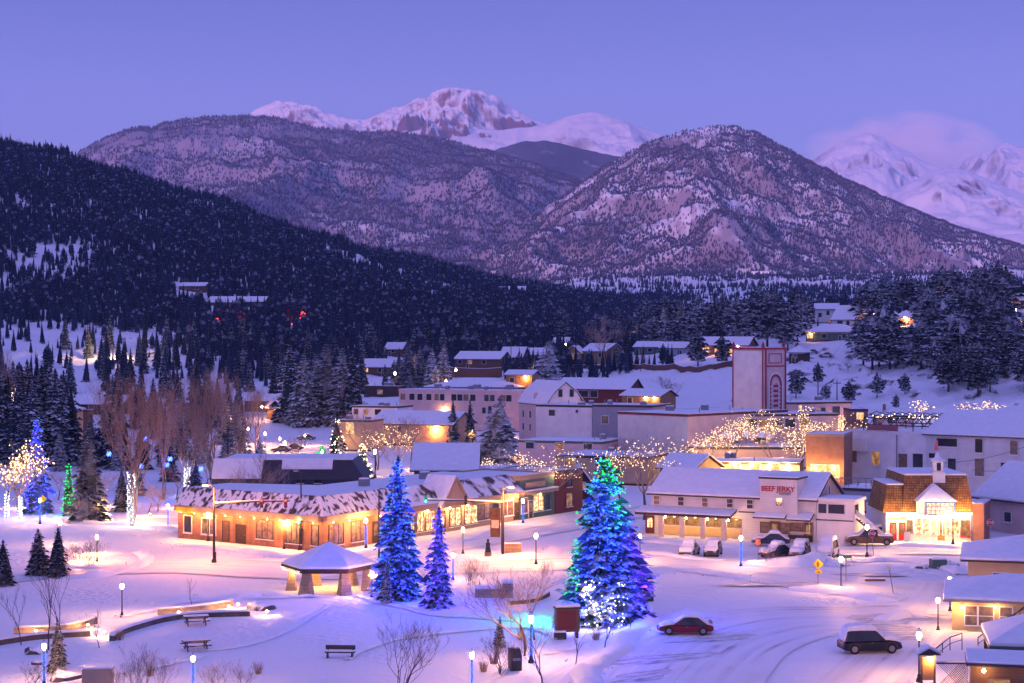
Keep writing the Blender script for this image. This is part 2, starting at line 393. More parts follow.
# rocky relief on the right hillside
rk = np.clip((PG-640)/120, 0, 1)*np.clip((DG-390)/40, 0, 1)*np.clip((640-DG)/80, 0, 1)
Zg = Zg + rk*(np.clip(ridged(XG/14.0, DG/14.0)-0.42, 0, 1)*5.0 + fbm(XG/4.0, DG/4.0)*1.3)
rk2 = np.clip((330-PG)/120, 0, 1)*np.clip((DG-560)/40, 0, 1)*np.clip((860-DG)/80, 0, 1)
Zg = Zg + rk2*np.clip(ridged(XG/22.0, DG/22.0)-0.45, 0, 1)*5.0
_li = np.log(DS)
def T(x, y):
    """ground height"""
    if y < 62: return 0.0
    px = CX + x*F/y
    i = int(np.clip(np.searchsorted(PXS, px)-1, 0, len(PXS)-2)); j = int(np.clip(np.searchsorted(DS, y)-1, 0, len(DS)-2))
    a = min(max((px-PXS[i])/(PXS[i+1]-PXS[i]), 0), 1); b = min(max((y-DS[j])/(DS[j+1]-DS[j]), 0), 1)
    return float((Zg[i,j]*(1-b)+Zg[i,j+1]*b)*(1-a) + (Zg[i+1,j]*(1-b)+Zg[i+1,j+1]*b)*a)
def G(px, py):
    """ground point seen at a pixel (first hit walking outward), as (x, y, z)"""
    i = int(np.clip(np.searchsorted(PXS, px)-1, 0, len(PXS)-2)); a = min(max((px-PXS[i])/(PXS[i+1]-PXS[i]), 0), 1)
    zz = Zg[i]*(1-a)+Zg[i+1]*a
    yy = CY + (HC-zz)*F/DS
    k = np.where(yy <= py)[0]
    if len(k) == 0: D = DS[-1]
    elif k[0] == 0: D = DS[0]
    else:
        j = k[0]; t = (yy[j-1]-py)/max(yy[j-1]-yy[j], 1e-9); D = DS[j-1]+(DS[j]-DS[j-1])*t
    x = (px-CX)*D/F
    return Vector((x, D, T(x, D)))
def A(px, D):
    x = (px-CX)*D/F
    return Vector((x, D, T(x, D)))
def ZP(py, D): return HC-(py-CY)*D/F

def gridfaces(nu, nv): return [(i*nv+j, i*nv+j+1, (i+1)*nv+j+1, (i+1)*nv+j) for i in range(nu-1) for j in range(nv-1)]

# ground: snow, thin enough on the steep rocky slopes for rock to show
gm, nt, gb = _principled('ground_snow')
g_ = _n(nt, 'ShaderNodeNewGeometry'); sp_ = _n(nt, 'ShaderNodeSeparateXYZ'); nt.links.new(g_.outputs['Normal'], sp_.inputs[0])
tc_ = _n(nt, 'ShaderNodeTexCoord'); nz_ = _n(nt, 'ShaderNodeTexNoise'); nz_.inputs['Scale'].default_value = 0.22; nz_.inputs['Detail'].default_value = 6; nz_.inputs['Roughness'].default_value = 0.65
nt.links.new(tc_.outputs['Object'], nz_.inputs['Vector'])
i1_ = _n(nt, 'ShaderNodeMath', operation='SUBTRACT'); i1_.inputs[0].default_value = 1.0; nt.links.new(sp_.outputs['Z'], i1_.inputs[1])
i2_ = _n(nt, 'ShaderNodeMath', operation='MULTIPLY_ADD'); i2_.inputs[1].default_value = 3.0; i2_.inputs[2].default_value = -0.5; nt.links.new(nz_.outputs['Fac'], i2_.inputs[0])
m1_ = _n(nt, 'ShaderNodeMath', operation='MULTIPLY'); nt.links.new(i1_.outputs[0], m1_.inputs[0]); nt.links.new(i2_.outputs[0], m1_.inputs[1])
mr_ = _n(nt, 'ShaderNodeMapRange'); mr_.inputs['From Min'].default_value = 0.17; mr_.inputs['From Max'].default_value = 0.10; nt.links.new(m1_.outputs[0], mr_.inputs['Value'])
mx_ = _n(nt, 'ShaderNodeMixRGB'); mx_.inputs[1].default_value = (0.10, 0.08, 0.075, 1); mx_.inputs[2].default_value = (0.84, 0.85, 0.88, 1); nt.links.new(mr_.outputs[0], mx_.inputs[0])
nt.links.new(mx_.outputs[0], gb.inputs['Base Color']); gb.inputs['Roughness'].default_value = 0.75; gb.inputs['Specular IOR Level'].default_value = 0.2
n2_ = _n(nt, 'ShaderNodeTexNoise'); n2_.inputs['Scale'].default_value = 1.3; n2_.inputs['Detail'].default_value = 5; nt.links.new(tc_.outputs['Object'], n2_.inputs['Vector'])
bp_ = _n(nt, 'ShaderNodeBump'); bp_.inputs['Strength'].default_value = 0.8; bp_.inputs['Distance'].default_value = 0.22; v_ = _n(nt, 'ShaderNodeTexVoronoi'); v_.inputs['Scale'].default_value = 1.7; nt.links.new(tc_.outputs['Object'], v_.inputs['Vector'])
n3_ = _n(nt, 'ShaderNodeTexNoise'); n3_.inputs['Scale'].default_value = 0.07; n3_.inputs['Detail'].default_value = 3; nt.links.new(tc_.outputs['Object'], n3_.inputs['Vector'])
k_ = _n(nt, 'ShaderNodeMapRange'); k_.inputs['From Min'].default_value = 0.52; k_.inputs['From Max'].default_value = 0.62; nt.links.new(n3_.outputs['Fac'], k_.inputs['Value'])
vm_ = _n(nt, 'ShaderNodeMath', operation='MULTIPLY'); nt.links.new(v_.outputs['Distance'], vm_.inputs[0]); nt.links.new(k_.outputs[0], vm_.inputs[1])
va_ = _n(nt, 'ShaderNodeMath', operation='MULTIPLY_ADD'); va_.inputs[1].default_value = 1.3; nt.links.new(vm_.outputs[0], va_.inputs[0]); nt.links.new(n2_.outputs['Fac'], va_.inputs[2])
nt.links.new(va_.outputs[0], bp_.inputs['Height']); nt.links.new(bp_.outputs[0], gb.inputs['Normal'])
gv = np.stack([XG, DG, Zg], -1).reshape(-1, 3)
ground = rawmesh('ground', gv.tolist(), [f[::-1] for f in gridfaces(len(PXS), len(DS))], gm, smooth=True); tag(ground, kind='structure')

# camera's hill; its unseen crest is shaped to keep low sun off the town
hx = np.linspace(-4500, 4500, 61); hy = np.array([75, 60, 45, 30, 15, 0, -20, -50, -100, -200, -350, -500, -700, -900, -1200, -1600])
hz = np.interp(-hy, [-75, -60, -45, -30, -15, 0, 20, 50, 100, 200, 350, 500, 700, 900, 1200, 1600], [-3, -0.5, 4, 11, 17, 21.5, 25, 32, 50, 100, 190, 290, 400, 420, 330, 200])
HX, HY = np.meshgrid(hx, hy, indexing='ij'); HZ = np.repeat(hz[None, :], len(hx), 0) + fbm(HX/300, HY/300)*np.clip(-HY, 0, 300)*0.12
shade_hill = rawmesh('hillside', np.stack([HX, HY, HZ], -1).reshape(-1, 3).tolist(), gridfaces(len(hx), len(hy)), SNOW, smooth=True); tag(shade_hill, kind='structure')

# ------------------------------------------------------------------ mountains: each ridge a height field standing at its own distance
def mountain_mat(name, low, high, n0, n1, nscale, slope_w=0.6, snowcol=(0.82, 0.82, 0.86), rock2=None):
    m, nt, b = _principled(name)
    g = _n(nt, 'ShaderNodeNewGeometry'); sp = _n(nt, 'ShaderNodeSeparateXYZ'); nt.links.new(g.outputs['Normal'], sp.inputs[0])
    tc = _n(nt, 'ShaderNodeTexCoord'); nz = _n(nt, 'ShaderNodeTexNoise'); nz.inputs['Scale'].default_value = nscale; nz.inputs['Detail'].default_value = 9; nz.inputs['Roughness'].default_value = 0.65
    nt.links.new(tc.outputs['Object'], nz.inputs['Vector'])
    ma = _n(nt, 'ShaderNodeMath', operation='MULTIPLY_ADD'); ma.inputs[1].default_value = slope_w
    nt.links.new(sp.outputs['Z'], ma.inputs[0]); nt.links.new(nz.outputs['Fac'], ma.inputs[2])
    mr = _n(nt, 'ShaderNodeMapRange'); mr.inputs['From Min'].default_value = n0; mr.inputs['From Max'].default_value = n1; nt.links.new(ma.outputs[0], mr.inputs['Value'])
    mx = _n(nt, 'ShaderNodeMixRGB'); mx.inputs[2].default_value = tuple(snowcol)+(1,); nt.links.new(mr.outputs[0], mx.inputs[0])
    nz2 = _n(nt, 'ShaderNodeTexNoise'); nz2.inputs['Scale'].default_value = nscale*0.35; nz2.inputs['Detail'].default_value = 6; nt.links.new(tc.outputs['Object'], nz2.inputs['Vector'])
    rr = _n(nt, 'ShaderNodeValToRGB'); rr.color_ramp.elements[0].position = 0.4; rr.color_ramp.elements[1].position = 0.6
    rr.color_ramp.elements[0].color = tuple(low)+(1,); rr.color_ramp.elements[1].color = tuple(high)+(1,)
    nt.links.new(nz2.outputs['Fac'], rr.inputs[0]); nt.links.new(rr.outputs[0], mx.inputs[1])
    nt.links.new(mx.outputs[0], b.inputs['Base Color']); b.inputs['Roughness'].default_value = 0.9; b.inputs['Specular IOR Level'].default_value = 0.1
    return m
RIDGE = {}
def ridge(name, sil, dc, df, zf, material, rough=0.05, prof=1.0, npx=2.0, nv=70, wob=1.5, gul=0.35, gscale=0.0016, back=0.35, seed=0):
    """sil: crest as (px, py); dc crest distance, df distance of the foot, zf height of the foot"""
    sil = sorted(sil); us = np.arange(sil[0][0], sil[-1][0]+0.1, npx)
    py = np.interp(us, [a for a, _ in sil], [b for _, b in sil])
    py = py + fbm(us/9.0+seed*7.7, us*0+seed)*wob
    zcrest = HC-(py-CY)*dc/F
    v = np.concatenate([np.linspace(0, 1, nv), 1+np.linspace(0.03, 1, 10)*back])
    U, V = np.meshgrid(us, v, indexing='ij')
    D = np.where(V <= 1, df+(dc-df)*V, dc+(dc-df)*(V-1))
    X = (U-CX)*D/F
    ZC = np.repeat(zcrest[:, None], len(v), 1)
    zmax = max(1.0, float(np.max(zcrest)-zf))
    P = np.where(V <= 1, V**prof, 1-(V-1)*1.2)
    Z = zf+(ZC-zf)*P
    env = np.clip(np.sin(np.pi*np.clip(V, 0, 1)), 0, 1)**0.7
    rg = ridged(X*gscale+seed*3.1, D*gscale*0.6+seed)
    Z = Z + env*zmax*(gul*(rg-0.5)*0.55 + rough*fbm(X*gscale*5+seed, D*gscale*5))
    Z = Z + (V > 0.9)*rough*zmax*0.12*fbm(X*gscale*12, D*gscale*12)
    # keep the crest the skyline as drawn
    lim = HC+(ZC-HC)*D/dc - 0.002*D*(1-np.clip(V, 0, 1))
    Z = np.where(V < 1, np.minimum(Z, lim), Z)
    o = rawmesh(name, np.stack([X, D, Z], -1).reshape(-1, 3).tolist(), [f[::-1] for f in gridfaces(len(us), len(v))], material, smooth=True)
    tag(o, kind='structure')
    RIDGE[name] = (us, v, D, Z, dc, df)
    return o
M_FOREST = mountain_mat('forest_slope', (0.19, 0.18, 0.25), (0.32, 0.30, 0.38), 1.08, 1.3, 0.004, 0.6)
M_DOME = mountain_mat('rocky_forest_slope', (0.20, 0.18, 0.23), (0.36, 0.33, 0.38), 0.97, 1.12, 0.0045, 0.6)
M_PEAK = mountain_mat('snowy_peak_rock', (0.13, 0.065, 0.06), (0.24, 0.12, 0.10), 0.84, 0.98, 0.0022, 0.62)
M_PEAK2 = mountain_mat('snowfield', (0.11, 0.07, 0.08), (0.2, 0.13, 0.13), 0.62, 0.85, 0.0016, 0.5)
ridge('mountain_range', [(215,150),(240,122),(255,109),(268,104),(280,101),(296,102),(306,103),(318,108),(332,113),(350,119),(365,120),(380,114),(392,108),(405,106),(418,98),(428,97),(437,90),(446,88),(458,87),(470,89),(482,92),(494,94),(505,104),(520,112),(535,119),(548,124),(562,132),(600,140),(660,150),(700,160)],
      13000, 9500, 700, M_PEAK, rough=0.13, prof=1.15, npx=1.0, nv=190, wob=1.8, gul=0.8, gscale=0.0014, seed=2)
ridge('snowy_mountain', [(380,140),(410,132),(440,126),(470,128),(500,130),(530,127),(548,124),(565,117),(580,113),(592,112),(605,114),(620,119),(640,127),(660,134),(690,145),(730,160)],
      11500, 8800, 600, M_PEAK2, rough=0.06, prof=1.0, npx=1.2, nv=120, wob=0.8, gul=0.5, gscale=0.0012, seed=5)
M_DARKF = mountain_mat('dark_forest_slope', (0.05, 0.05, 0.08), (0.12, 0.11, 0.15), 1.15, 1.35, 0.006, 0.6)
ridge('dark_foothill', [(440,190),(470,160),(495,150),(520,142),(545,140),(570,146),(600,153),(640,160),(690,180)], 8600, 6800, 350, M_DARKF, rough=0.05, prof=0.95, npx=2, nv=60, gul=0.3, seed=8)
ridge('distant_peak', [(780,190),(805,165),(825,152),(838,143),(850,138),(862,134),(872,134),(885,139),(900,148),(915,156),(930,164),(944,170),(955,166),(970,158),(985,151),(1000,144),(1008,142),(1018,147),(1035,150),(1070,170),(1120,165),(1180,200)],
      13500, 9800, 700, M_PEAK2, rough=0.1, prof=1.05, npx=1.2, nv=130, wob=1.2, gul=0.7, gscale=0.0013, seed=11)
ridge('bare_mountain', [(840,235),(870,205),(895,190),(915,180),(930,173),(945,168),(958,168),(975,174),(995,183),(1024,195),(1060,205),(1120,230)],
      9000, 6600, 380, M_PEAK, rough=0.08, prof=0.95, npx=1.5, nv=110, wob=0.8, gul=0.55, gscale=0.0016, seed=14)
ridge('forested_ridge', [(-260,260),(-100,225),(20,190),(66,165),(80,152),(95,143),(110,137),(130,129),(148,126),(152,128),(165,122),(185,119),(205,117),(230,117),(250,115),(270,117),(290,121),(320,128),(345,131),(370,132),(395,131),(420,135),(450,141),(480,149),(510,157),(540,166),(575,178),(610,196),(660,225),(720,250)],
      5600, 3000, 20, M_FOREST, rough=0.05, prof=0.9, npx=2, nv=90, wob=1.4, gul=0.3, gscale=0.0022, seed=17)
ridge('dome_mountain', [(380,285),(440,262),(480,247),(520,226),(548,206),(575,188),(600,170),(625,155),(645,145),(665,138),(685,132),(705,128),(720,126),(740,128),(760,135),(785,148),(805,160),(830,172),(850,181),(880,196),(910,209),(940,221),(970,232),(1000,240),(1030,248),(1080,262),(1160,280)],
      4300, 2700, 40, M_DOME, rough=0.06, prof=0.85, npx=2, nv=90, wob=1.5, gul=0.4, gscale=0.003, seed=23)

# spindrift cloud on the far peaks
def cloud(label, px, py, D, rx, ry, rz, dens, seed):
    bm = bmesh.new(); bmesh.ops.create_icosphere(bm, subdivisions=3, radius=1.0)
    me = bpy.data.meshes.new('cloud'); bm.to_mesh(me); bm.free()
    m = bpy.data.materials.new('cloud_vapour'); m.use_nodes = True; nt = m.node_tree; nt.nodes.clear()
    o_ = _n(nt, 'ShaderNodeOutputMaterial'); pv = _n(nt, 'ShaderNodeVolumePrincipled'); pv.inputs['Color'].default_value = (1, 1, 1, 1); pv.inputs['Anisotropy'].default_value = 0.0
    tc = _n(nt, 'ShaderNodeTexCoord'); ln = _n(nt, 'ShaderNodeVectorMath', operation='LENGTH'); nt.links.new(tc.outputs['Object'], ln.inputs[0])
    mr = _n(nt, 'ShaderNodeMapRange'); mr.inputs['From Min'].default_value = 1.0; mr.inputs['From Max'].default_value = 0.25; nt.links.new(ln.outputs['Value'], mr.inputs['Value'])
    nz = _n(nt, 'ShaderNodeTexNoise'); nz.inputs['Scale'].default_value = 1.8; nz.inputs['Detail'].default_value = 5
    ad = _n(nt, 'ShaderNodeVectorMath', operation='ADD'); ad.inputs[1].default_value = (seed, seed, 0); nt.links.new(tc.outputs['Object'], ad.inputs[0]); nt.links.new(ad.outputs[0], nz.inputs['Vector'])
    m2 = _n(nt, 'ShaderNodeMapRange'); m2.inputs['From Min'].default_value = 0.38; m2.inputs['From Max'].default_value = 0.7; nt.links.new(nz.outputs['Fac'], m2.inputs['Value'])
    mu = _n(nt, 'ShaderNodeMath', operation='MULTIPLY'); nt.links.new(mr.outputs[0], mu.inputs[0]); nt.links.new(m2.outputs[0], mu.inputs[1])
    mu2 = _n(nt, 'ShaderNodeMath', operation='MULTIPLY'); mu2.inputs[1].default_value = dens; nt.links.new(mu.outputs[0], mu2.inputs[0]); nt.links.new(mu2.outputs[0], pv.inputs['Density'])
    nt.links.new(pv.outputs[0], o_.inputs['Volume'])
    me.materials.append(m)
    o = bpy.data.objects.new('cloud', me); C.objects.link(o)
    o.location = ((px-CX)*D/F, D, ZP(py, D)); o.scale = (rx, ry, rz); o.rotation_euler = (0, math.radians(8), 0)
    tag(o, label, 'cloud', kind='stuff')
cloud('pink spindrift cloud blowing between the two far right peaks', 926, 148, 19000, 950, 800, 420, 0.014, 1.3)
cloud('thin pink cloud clinging to the left shoulder of the far right peak', 862, 154, 19000, 680, 600, 320, 0.011, 4.1)
# ------------------------------------------------------------------ trees
def conifer_mesh(seed, h, r, levels, nbr, sprays, kind='spruce', base=0.06, droop=0.25):
    R = random.Random(seed); v = []; f = []
    def tri(a, b, c): k = len(v); v.extend((a, b, c)); f.append((k, k+1, k+2))
    def quad(a, b, c, d): k = len(v); v.extend((a, b, c, d)); f.append((k, k+1, k+2, k+3))
    sector = [R.uniform(0.72, 1.12) for _ in range(9)]
    for i in range(levels):
        t = (i+R.uniform(-0.3, 0.3))/levels; t = min(max(t, 0.0), 0.985)
        z = h*(base+(1-base)*t)
        if kind == 'spruce': L0 = r*(1-t)**0.66*(0.88+0.12*math.sin(i*2.1))+0.03*r
        else: L0 = r*(0.55+0.6*math.sin(math.pi*min(1, t*1.05+0.12)))*(1 if t < 0.8 else (1-t)*5)
        n = max(4, int(nbr*(0.45+0.55*(1-t))))
        a0 = R.random()*6.28
        for k in range(n):
            if kind == 'pine' and R.random() < 0.22: continue
            a = a0+6.283*k/n+R.uniform(-0.3, 0.3)
            L = L0*R.uniform(0.68, 1.12)*sector[int((a % 6.283)/6.283*9) % 9]
            dz = -droop*L*R.uniform(0.6, 1.3) if t < 0.75 else L*R.uniform(-0.1, 0.5)
            if kind == 'pine': dz = L*R.uniform(-0.15, 0.35)
            d = Vector((math.cos(a), math.sin(a), 0)); s = Vector((-d.y, d.x, 0))
            o = Vector((0, 0, z)); tip = o+d*L+Vector((0, 0, dz))
            w = min(L*R.uniform(0.15, 0.24), 0.032*h)
            mid = o.lerp(tip, 0.55)+Vector((0, 0, 0.06*L)); rl = R.uniform(-0.4, 0.4)*w
            quad(tuple(o), tuple(mid-s*w+Vector((0,0,rl-0.15*w))), tuple(tip), tuple(mid+s*w-Vector((0,0,rl+0.15*w))))
            for q in range(sprays):
                u = 0.25+0.72*(q+R.random())/sprays
                b = o.lerp(tip, u); sg = 1 if q % 2 else -1
                ln = min(L*(0.42-0.22*u), 0.07*h)*R.uniform(0.7, 1.25)
                dd = (d*R.uniform(0.5, 0.9)+s*sg*R.uniform(0.6, 1.0)+Vector((0,0,R.uniform(-0.55, 0.15)))).normalized()*ln
                up = Vector((0,0,1)).cross(dd).normalized()*ln*R.uniform(0.2, 0.34)
                up.z += R.uniform(-0.15, 0.15)*ln
                m = b+dd*0.55
                quad(tuple(b), tuple(m+up), tuple(b+dd), tuple(m-up))
            if kind == 'pine' or R.random() < 0.8:     # an upright tuft closes the gaps seen from the side
                m = o.lerp(tip, 0.7); hh = L*R.uniform(0.18, 0.3)
                tri(tuple(m-d*hh), tuple(m+Vector((0,0,hh))+s*R.uniform(-.3,.3)*hh), tuple(m+d*hh*1.2))
    # leader
    for k in range(4):
        a = k*1.57+R.random(); tri((math.cos(a)*0.03*r, math.sin(a)*0.03*r, h*0.93), (math.cos(a+1)*0.09*r, math.sin(a+1)*0.09*r, h*0.95), (0, 0, h*1.02))
    return v, f
def trunk_mb(h, r, lean=0.0):
    m = MB(); m.tube([(0,0,-0.5), (0,0,h*0.1), (lean*h*0.3,0,h*0.5), (lean*h*0.5,0,h*0.97)], [r*1.25, r, r*0.6, r*0.1], 7); return m
def make_conifer(name, label, cat, seed, h, r, levels, nbr, sprays, fol, kind='spruce', base=0.06, droop=0.25, group=None, heart=1.0):
    t = thing(name, label, cat, (0, -900, -900), 0, group)
    trunk_mb(h, 0.018*h).build('trunk', BARK, t, True)
    v, f = conifer_mesh(seed, h, r, levels, nbr, sprays, kind, base, droop)
    R = random.Random(seed+1); k = len(v); n = 9       # ragged heart of the crown
    prof = [(base, .06), (base+.05, .6), (.3, .5), (.55, .34), (.8, .16), (.97, .01)] if kind == 'spruce' else [(base+.05, .1), (base+.15, .38), (.55, .48), (.8, .34), (.97, .04)]
    for z, q in prof: v.extend((q*heart*r*R.uniform(.6, 1.2)*math.cos(6.283*a/n), q*heart*r*R.uniform(.6, 1.2)*math.sin(6.283*a/n), h*z+R.uniform(-.04, .04)*h) for a in range(n))
    f.extend((k+j*n+a, k+j*n+(a+1) % n, k+(j+1)*n+(a+1) % n, k+(j+1)*n+a) for j in range(len(prof)-1) for a in range(n) if R.random() < .85)
    rawmesh('crown', v, f, fol, t)
    return t
def branch_mesh(seed, h, spread, depth=5, trunks=1, kids_n=(3, 4), rtrunk=0.02, upright=0.6, clear=0.25, sides=4, twigs=True, fine=0.011):
    """bare deciduous tree: returns trunk MB, branch MB and the twig ends"""
    R = random.Random(seed); tr = MB(); br = MB(); ends = []
    def grow(p, d, L, rad, dep):
        n = 3; pts = [p]; rr = [rad]; q = p.copy(); dd = d.copy()
        for i in range(n):
            dd = (dd+Vector((R.uniform(-.18,.18), R.uniform(-.18,.18), R.uniform(-.05,.12)))).normalized()
            q = q+dd*L/n; pts.append(q.copy()); rr.append(rad*(1-0.35*(i+1)/n))
        (tr if dep == depth else br).tube(pts, rr, sides+1 if dep >= depth-1 else 3, 0, False)
        if dep <= 2: ends.extend([pts[1], pts[2], pts[3]])
        if dep == 0: return
        for k in range(R.randint(*kids_n)):
            u = R.uniform(0.35, 1.0) if k else 1.0
            b = pts[0].lerp(pts[-1], u) if dep < depth else pts[0].lerp(pts[-1], max(clear*2, u) if clear*2 < 1 else 1.0)
            a = R.random()*6.283; tilt = R.uniform(0.3, 0.85)*spread
            ax = dd.cross(Vector((math.cos(a), math.sin(a), 0.3)));
            if ax.length < 1e-3: ax = Vector((1,0,0))
            nd = (Matrix.Rotation(tilt, 3, ax.normalized()) @ dd); nd.z += upright*0.35; nd.normalize()
            grow(b, nd, L*R.uniform(0.58, 0.82), max(rad*0.62*R.uniform(0.7, 1), fine), dep-1)
    for k in range(trunks):
        a = R.random()*6.28; ti = 0.0 if trunks == 1 else R.uniform(0.1, 0.3)*spread
        grow(Vector((0.15*math.cos(a)*(trunks > 1), 0.15*math.sin(a)*(trunks > 1), -0.3)), Vector((math.sin(ti)*math.cos(a), math.sin(ti)*math.sin(a), math.cos(ti))), h*0.36, rtrunk*h, depth)
    zm = max(p[2] for p in br.v) if br.v else 1
    k = h/zm
    for M_ in (tr, br): M_.v = [(x*k, y*k, z*k) for x, y, z in M_.v]
    return tr, br, [e*k for e in ends]
def make_bare(name, label, cat, seed, h, bark=BARK, twig=TWIG, group=None, **kw):
    t = thing(name, label, cat, (0, -900, -900), 0, group)
    tr, br, ends = branch_mesh(seed, h, **kw)
    tr.build('trunk', bark, t, True); br.build('crown', twig, t)
    return t, ends
def bulbs(pts, r, name, material, parent, jitter=0.0):
    m = MB()
    for p in pts: m.octa((p[0]+rnd.uniform(-jitter, jitter), p[1]+rnd.uniform(-jitter, jitter), p[2]+rnd.uniform(-jitter, jitter)), r*rnd.uniform(0.7, 1.15))
    o = m.build(name, material, parent); o['kind'] = 'stuff'
    return o

# ---- far woods: prototypes that only the scatter uses
PROTO = bpy.data.collections.new('far_tree_shapes')
def proto(i, h, r, levels, nbr, sprays, kind, fol, col=None):
    v, f = conifer_mesh(500+i, h, r, levels, nbr, sprays, kind, 0.03, 0.2)
    R = random.Random(i); k = len(v); n = 7      # a ragged inner cone so the crown is not see-through
    if kind == 'spruce': prof = [(0.02, 0.1), (0.08, 0.62), (0.35, 0.44), (0.65, 0.22), (0.97, 0.01)]
    else: prof = [(0.12, 0.1), (0.3, 0.5), (0.55, 0.6), (0.8, 0.42), (0.98, 0.05)]
    for z, q in prof: v.extend((q*r*R.uniform(0.75, 1.25)*math.cos(6.283*a/n), q*r*R.uniform(0.75, 1.25)*math.sin(6.283*a/n), z+R.uniform(-.03, .03)) for a in range(n))
    f.extend((k+j*n+a, k+j*n+(a+1) % n, k+(j+1)*n+(a+1) % n, k+(j+1)*n+a) for j in range(len(prof)-1) for a in range(n))
    k = len(v)
    for a in range(4): v.append((0.018*math.cos(a*1.57), 0.018*math.sin(a*1.57), -0.05)); v.append((0.012*math.cos(a*1.57), 0.012*math.sin(a*1.57), 0.3))
    f.extend((k+2*a, k+2*((a+1) % 4), k+2*((a+1) % 4)+1, k+2*a+1) for a in range(4))
    me = bpy.data.meshes.new('far_tree'); me.from_pydata(v, [], f); me.materials.append(fol)
    o = bpy.data.objects.new('far_tree', me); (col or PROTO).objects.link(o)
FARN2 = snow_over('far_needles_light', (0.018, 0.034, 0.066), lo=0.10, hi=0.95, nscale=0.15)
HAZENEEDLE = snow_over('haze_tinted_needles', (0.044, 0.052, 0.105), lo=0.1, hi=0.95, nscale=0.15)  # blue-violet haze tint put into the needle colour; snow on upward faces
PROTO2 = bpy.data.collections.new('ridge_tree_shapes')
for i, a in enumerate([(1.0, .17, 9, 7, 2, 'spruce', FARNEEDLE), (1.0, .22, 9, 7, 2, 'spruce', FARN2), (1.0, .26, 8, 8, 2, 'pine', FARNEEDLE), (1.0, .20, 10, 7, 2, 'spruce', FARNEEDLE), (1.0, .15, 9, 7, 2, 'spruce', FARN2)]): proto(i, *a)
for i, a in enumerate([(1.0, .24, 7, 6, 1, 'spruce', HAZENEEDLE), (1.0, .3, 7, 6, 1, 'pine', HAZENEEDLE), (1.0, .27, 8, 6, 1, 'spruce', HAZENEEDLE)]): proto(20+i, *a, PROTO2)
def scatter(name, pts, sizes, col=None):
    me = bpy.data.meshes.new(name); me.from_pydata([tuple(p) for p in pts], [], [])
    a = me.attributes.new('size', 'FLOAT', 'POINT'); a.data.foreach_set('value', list(map(float, sizes)))
    o = bpy.data.objects.new(name, me); C.objects.link(o)
    ng = bpy.data.node_groups.new(name+'_scatter', 'GeometryNodeTree')
    ng.interface.new_socket('Geometry', in_out='INPUT', socket_type='NodeSocketGeometry'); ng.interface.new_socket('Geometry', in_out='OUTPUT', socket_type='NodeSocketGeometry')
    gi = ng.nodes.new('NodeGroupInput'); go = ng.nodes.new('NodeGroupOutput')
    ip = ng.nodes.new('GeometryNodeInstanceOnPoints'); ci = ng.nodes.new('GeometryNodeCollectionInfo'); ci.inputs['Collection'].default_value = col or PROTO
    ci.inputs['Separate Children'].default_value = True; ci.inputs['Reset Children'].default_value = True
    ip.inputs['Pick Instance'].default_value = True
    na = ng.nodes.new('GeometryNodeInputNamedAttribute'); na.data_type = 'FLOAT'; na.inputs['Name'].default_value = 'size'
    rv = ng.nodes.new('FunctionNodeRandomValue'); rv.data_type = 'FLOAT_VECTOR'
    vi = [s for s in rv.inputs if s.type == 'VECTOR']; vi[0].default_value = (-0.04, -0.04, 0); vi[1].default_value = (0.04, 0.04, 6.283)
    l = ng.links.new
    l(gi.outputs[0], ip.inputs['Points']); l(ci.outputs[0], ip.inputs['Instance']); l([s for s in rv.outputs if s.type == 'VECTOR'][0], ip.inputs['Rotation'])
    l([s for s in na.outputs if s.enabled][0] if any(s.enabled for s in na.outputs) else na.outputs[0], ip.inputs['Scale']); l(ip.outputs[0], go.inputs[0])
    md = o.modifiers.new('scatter', 'NODES'); md.node_group = ng
    tag(o, kind='stuff')
    return o
RS = np.random.RandomState(11)
HOUSE_VIEW = []       # (px0, px1, D) keep the sight line to the hill houses open
HOUSES_CLEAR = []     # (x, y, r) keep trees off houses
def wood(name, n, pxr, dr, dens, hr):
    """trees standing on the terrain, n tried"""
    P = []; S = []
    px = RS.uniform(pxr[0], pxr[1], n); D = np.sqrt(RS.uniform(dr[0]**2, dr[1]**2, n)); k = RS.rand(n)
    keep = k < dens(px, D)
    for a, d in zip(px[keep], D[keep]):
        x = (a-CX)*d/F
        if any((x-hx)**2+(d-hy)**2 < hr_*hr_ for hx, hy, hr_ in HOUSES_CLEAR): continue
        if any(a0 < a < a1 and hd-(110 if hd < 640 else 45) < d < hd+2 for a0, a1, hd in HOUSE_VIEW): continue
        P.append((x, d, T(x, d)-0.2)); S.append(RS.uniform(*hr)*(1.35 if RS.rand() < 0.15 else (0.6 if RS.rand() < 0.25 else 1)))
    return scatter(name, P, S)
def nz2(px, D, s, seed): return vnoise((px-CX)*D/F/s+seed, D/s+seed*2)
def dens_hill(px, D):
    n = nz2(px, D, 60, 3.1); n5 = nz2(px, D, 28, 7.7); d = np.where(n > 0.74, 0.3, 1.0)*np.where(n5 > 0.84, 0.45, 1.0)*0.97
    snow = np.clip((225-px)/60, 0, 1)*np.clip((D-560)/20, 0, 1)*np.clip((735-D)/30, 0, 1)      # the open snowy slope at the foot
    d = d*(1-0.9*snow)
    for (a, b, ra, rb) in [(305, 1330, 18, 60), (130, 1150, 22, 25), (362, 1250, 14, 50), (88, 1320, 12, 30), (268, 1370, 14, 25), (195, 1370, 22, 30), (318, 1385, 20, 20), (240, 1290, 16, 25)]:
        d = d*(1-0.9*np.exp(-((px-a)/ra)**2-((D-b)/rb)**2))
    return d*np.clip((D-540)/90, 0.12, 1)*np.clip((700-px)/160, 0, 1)
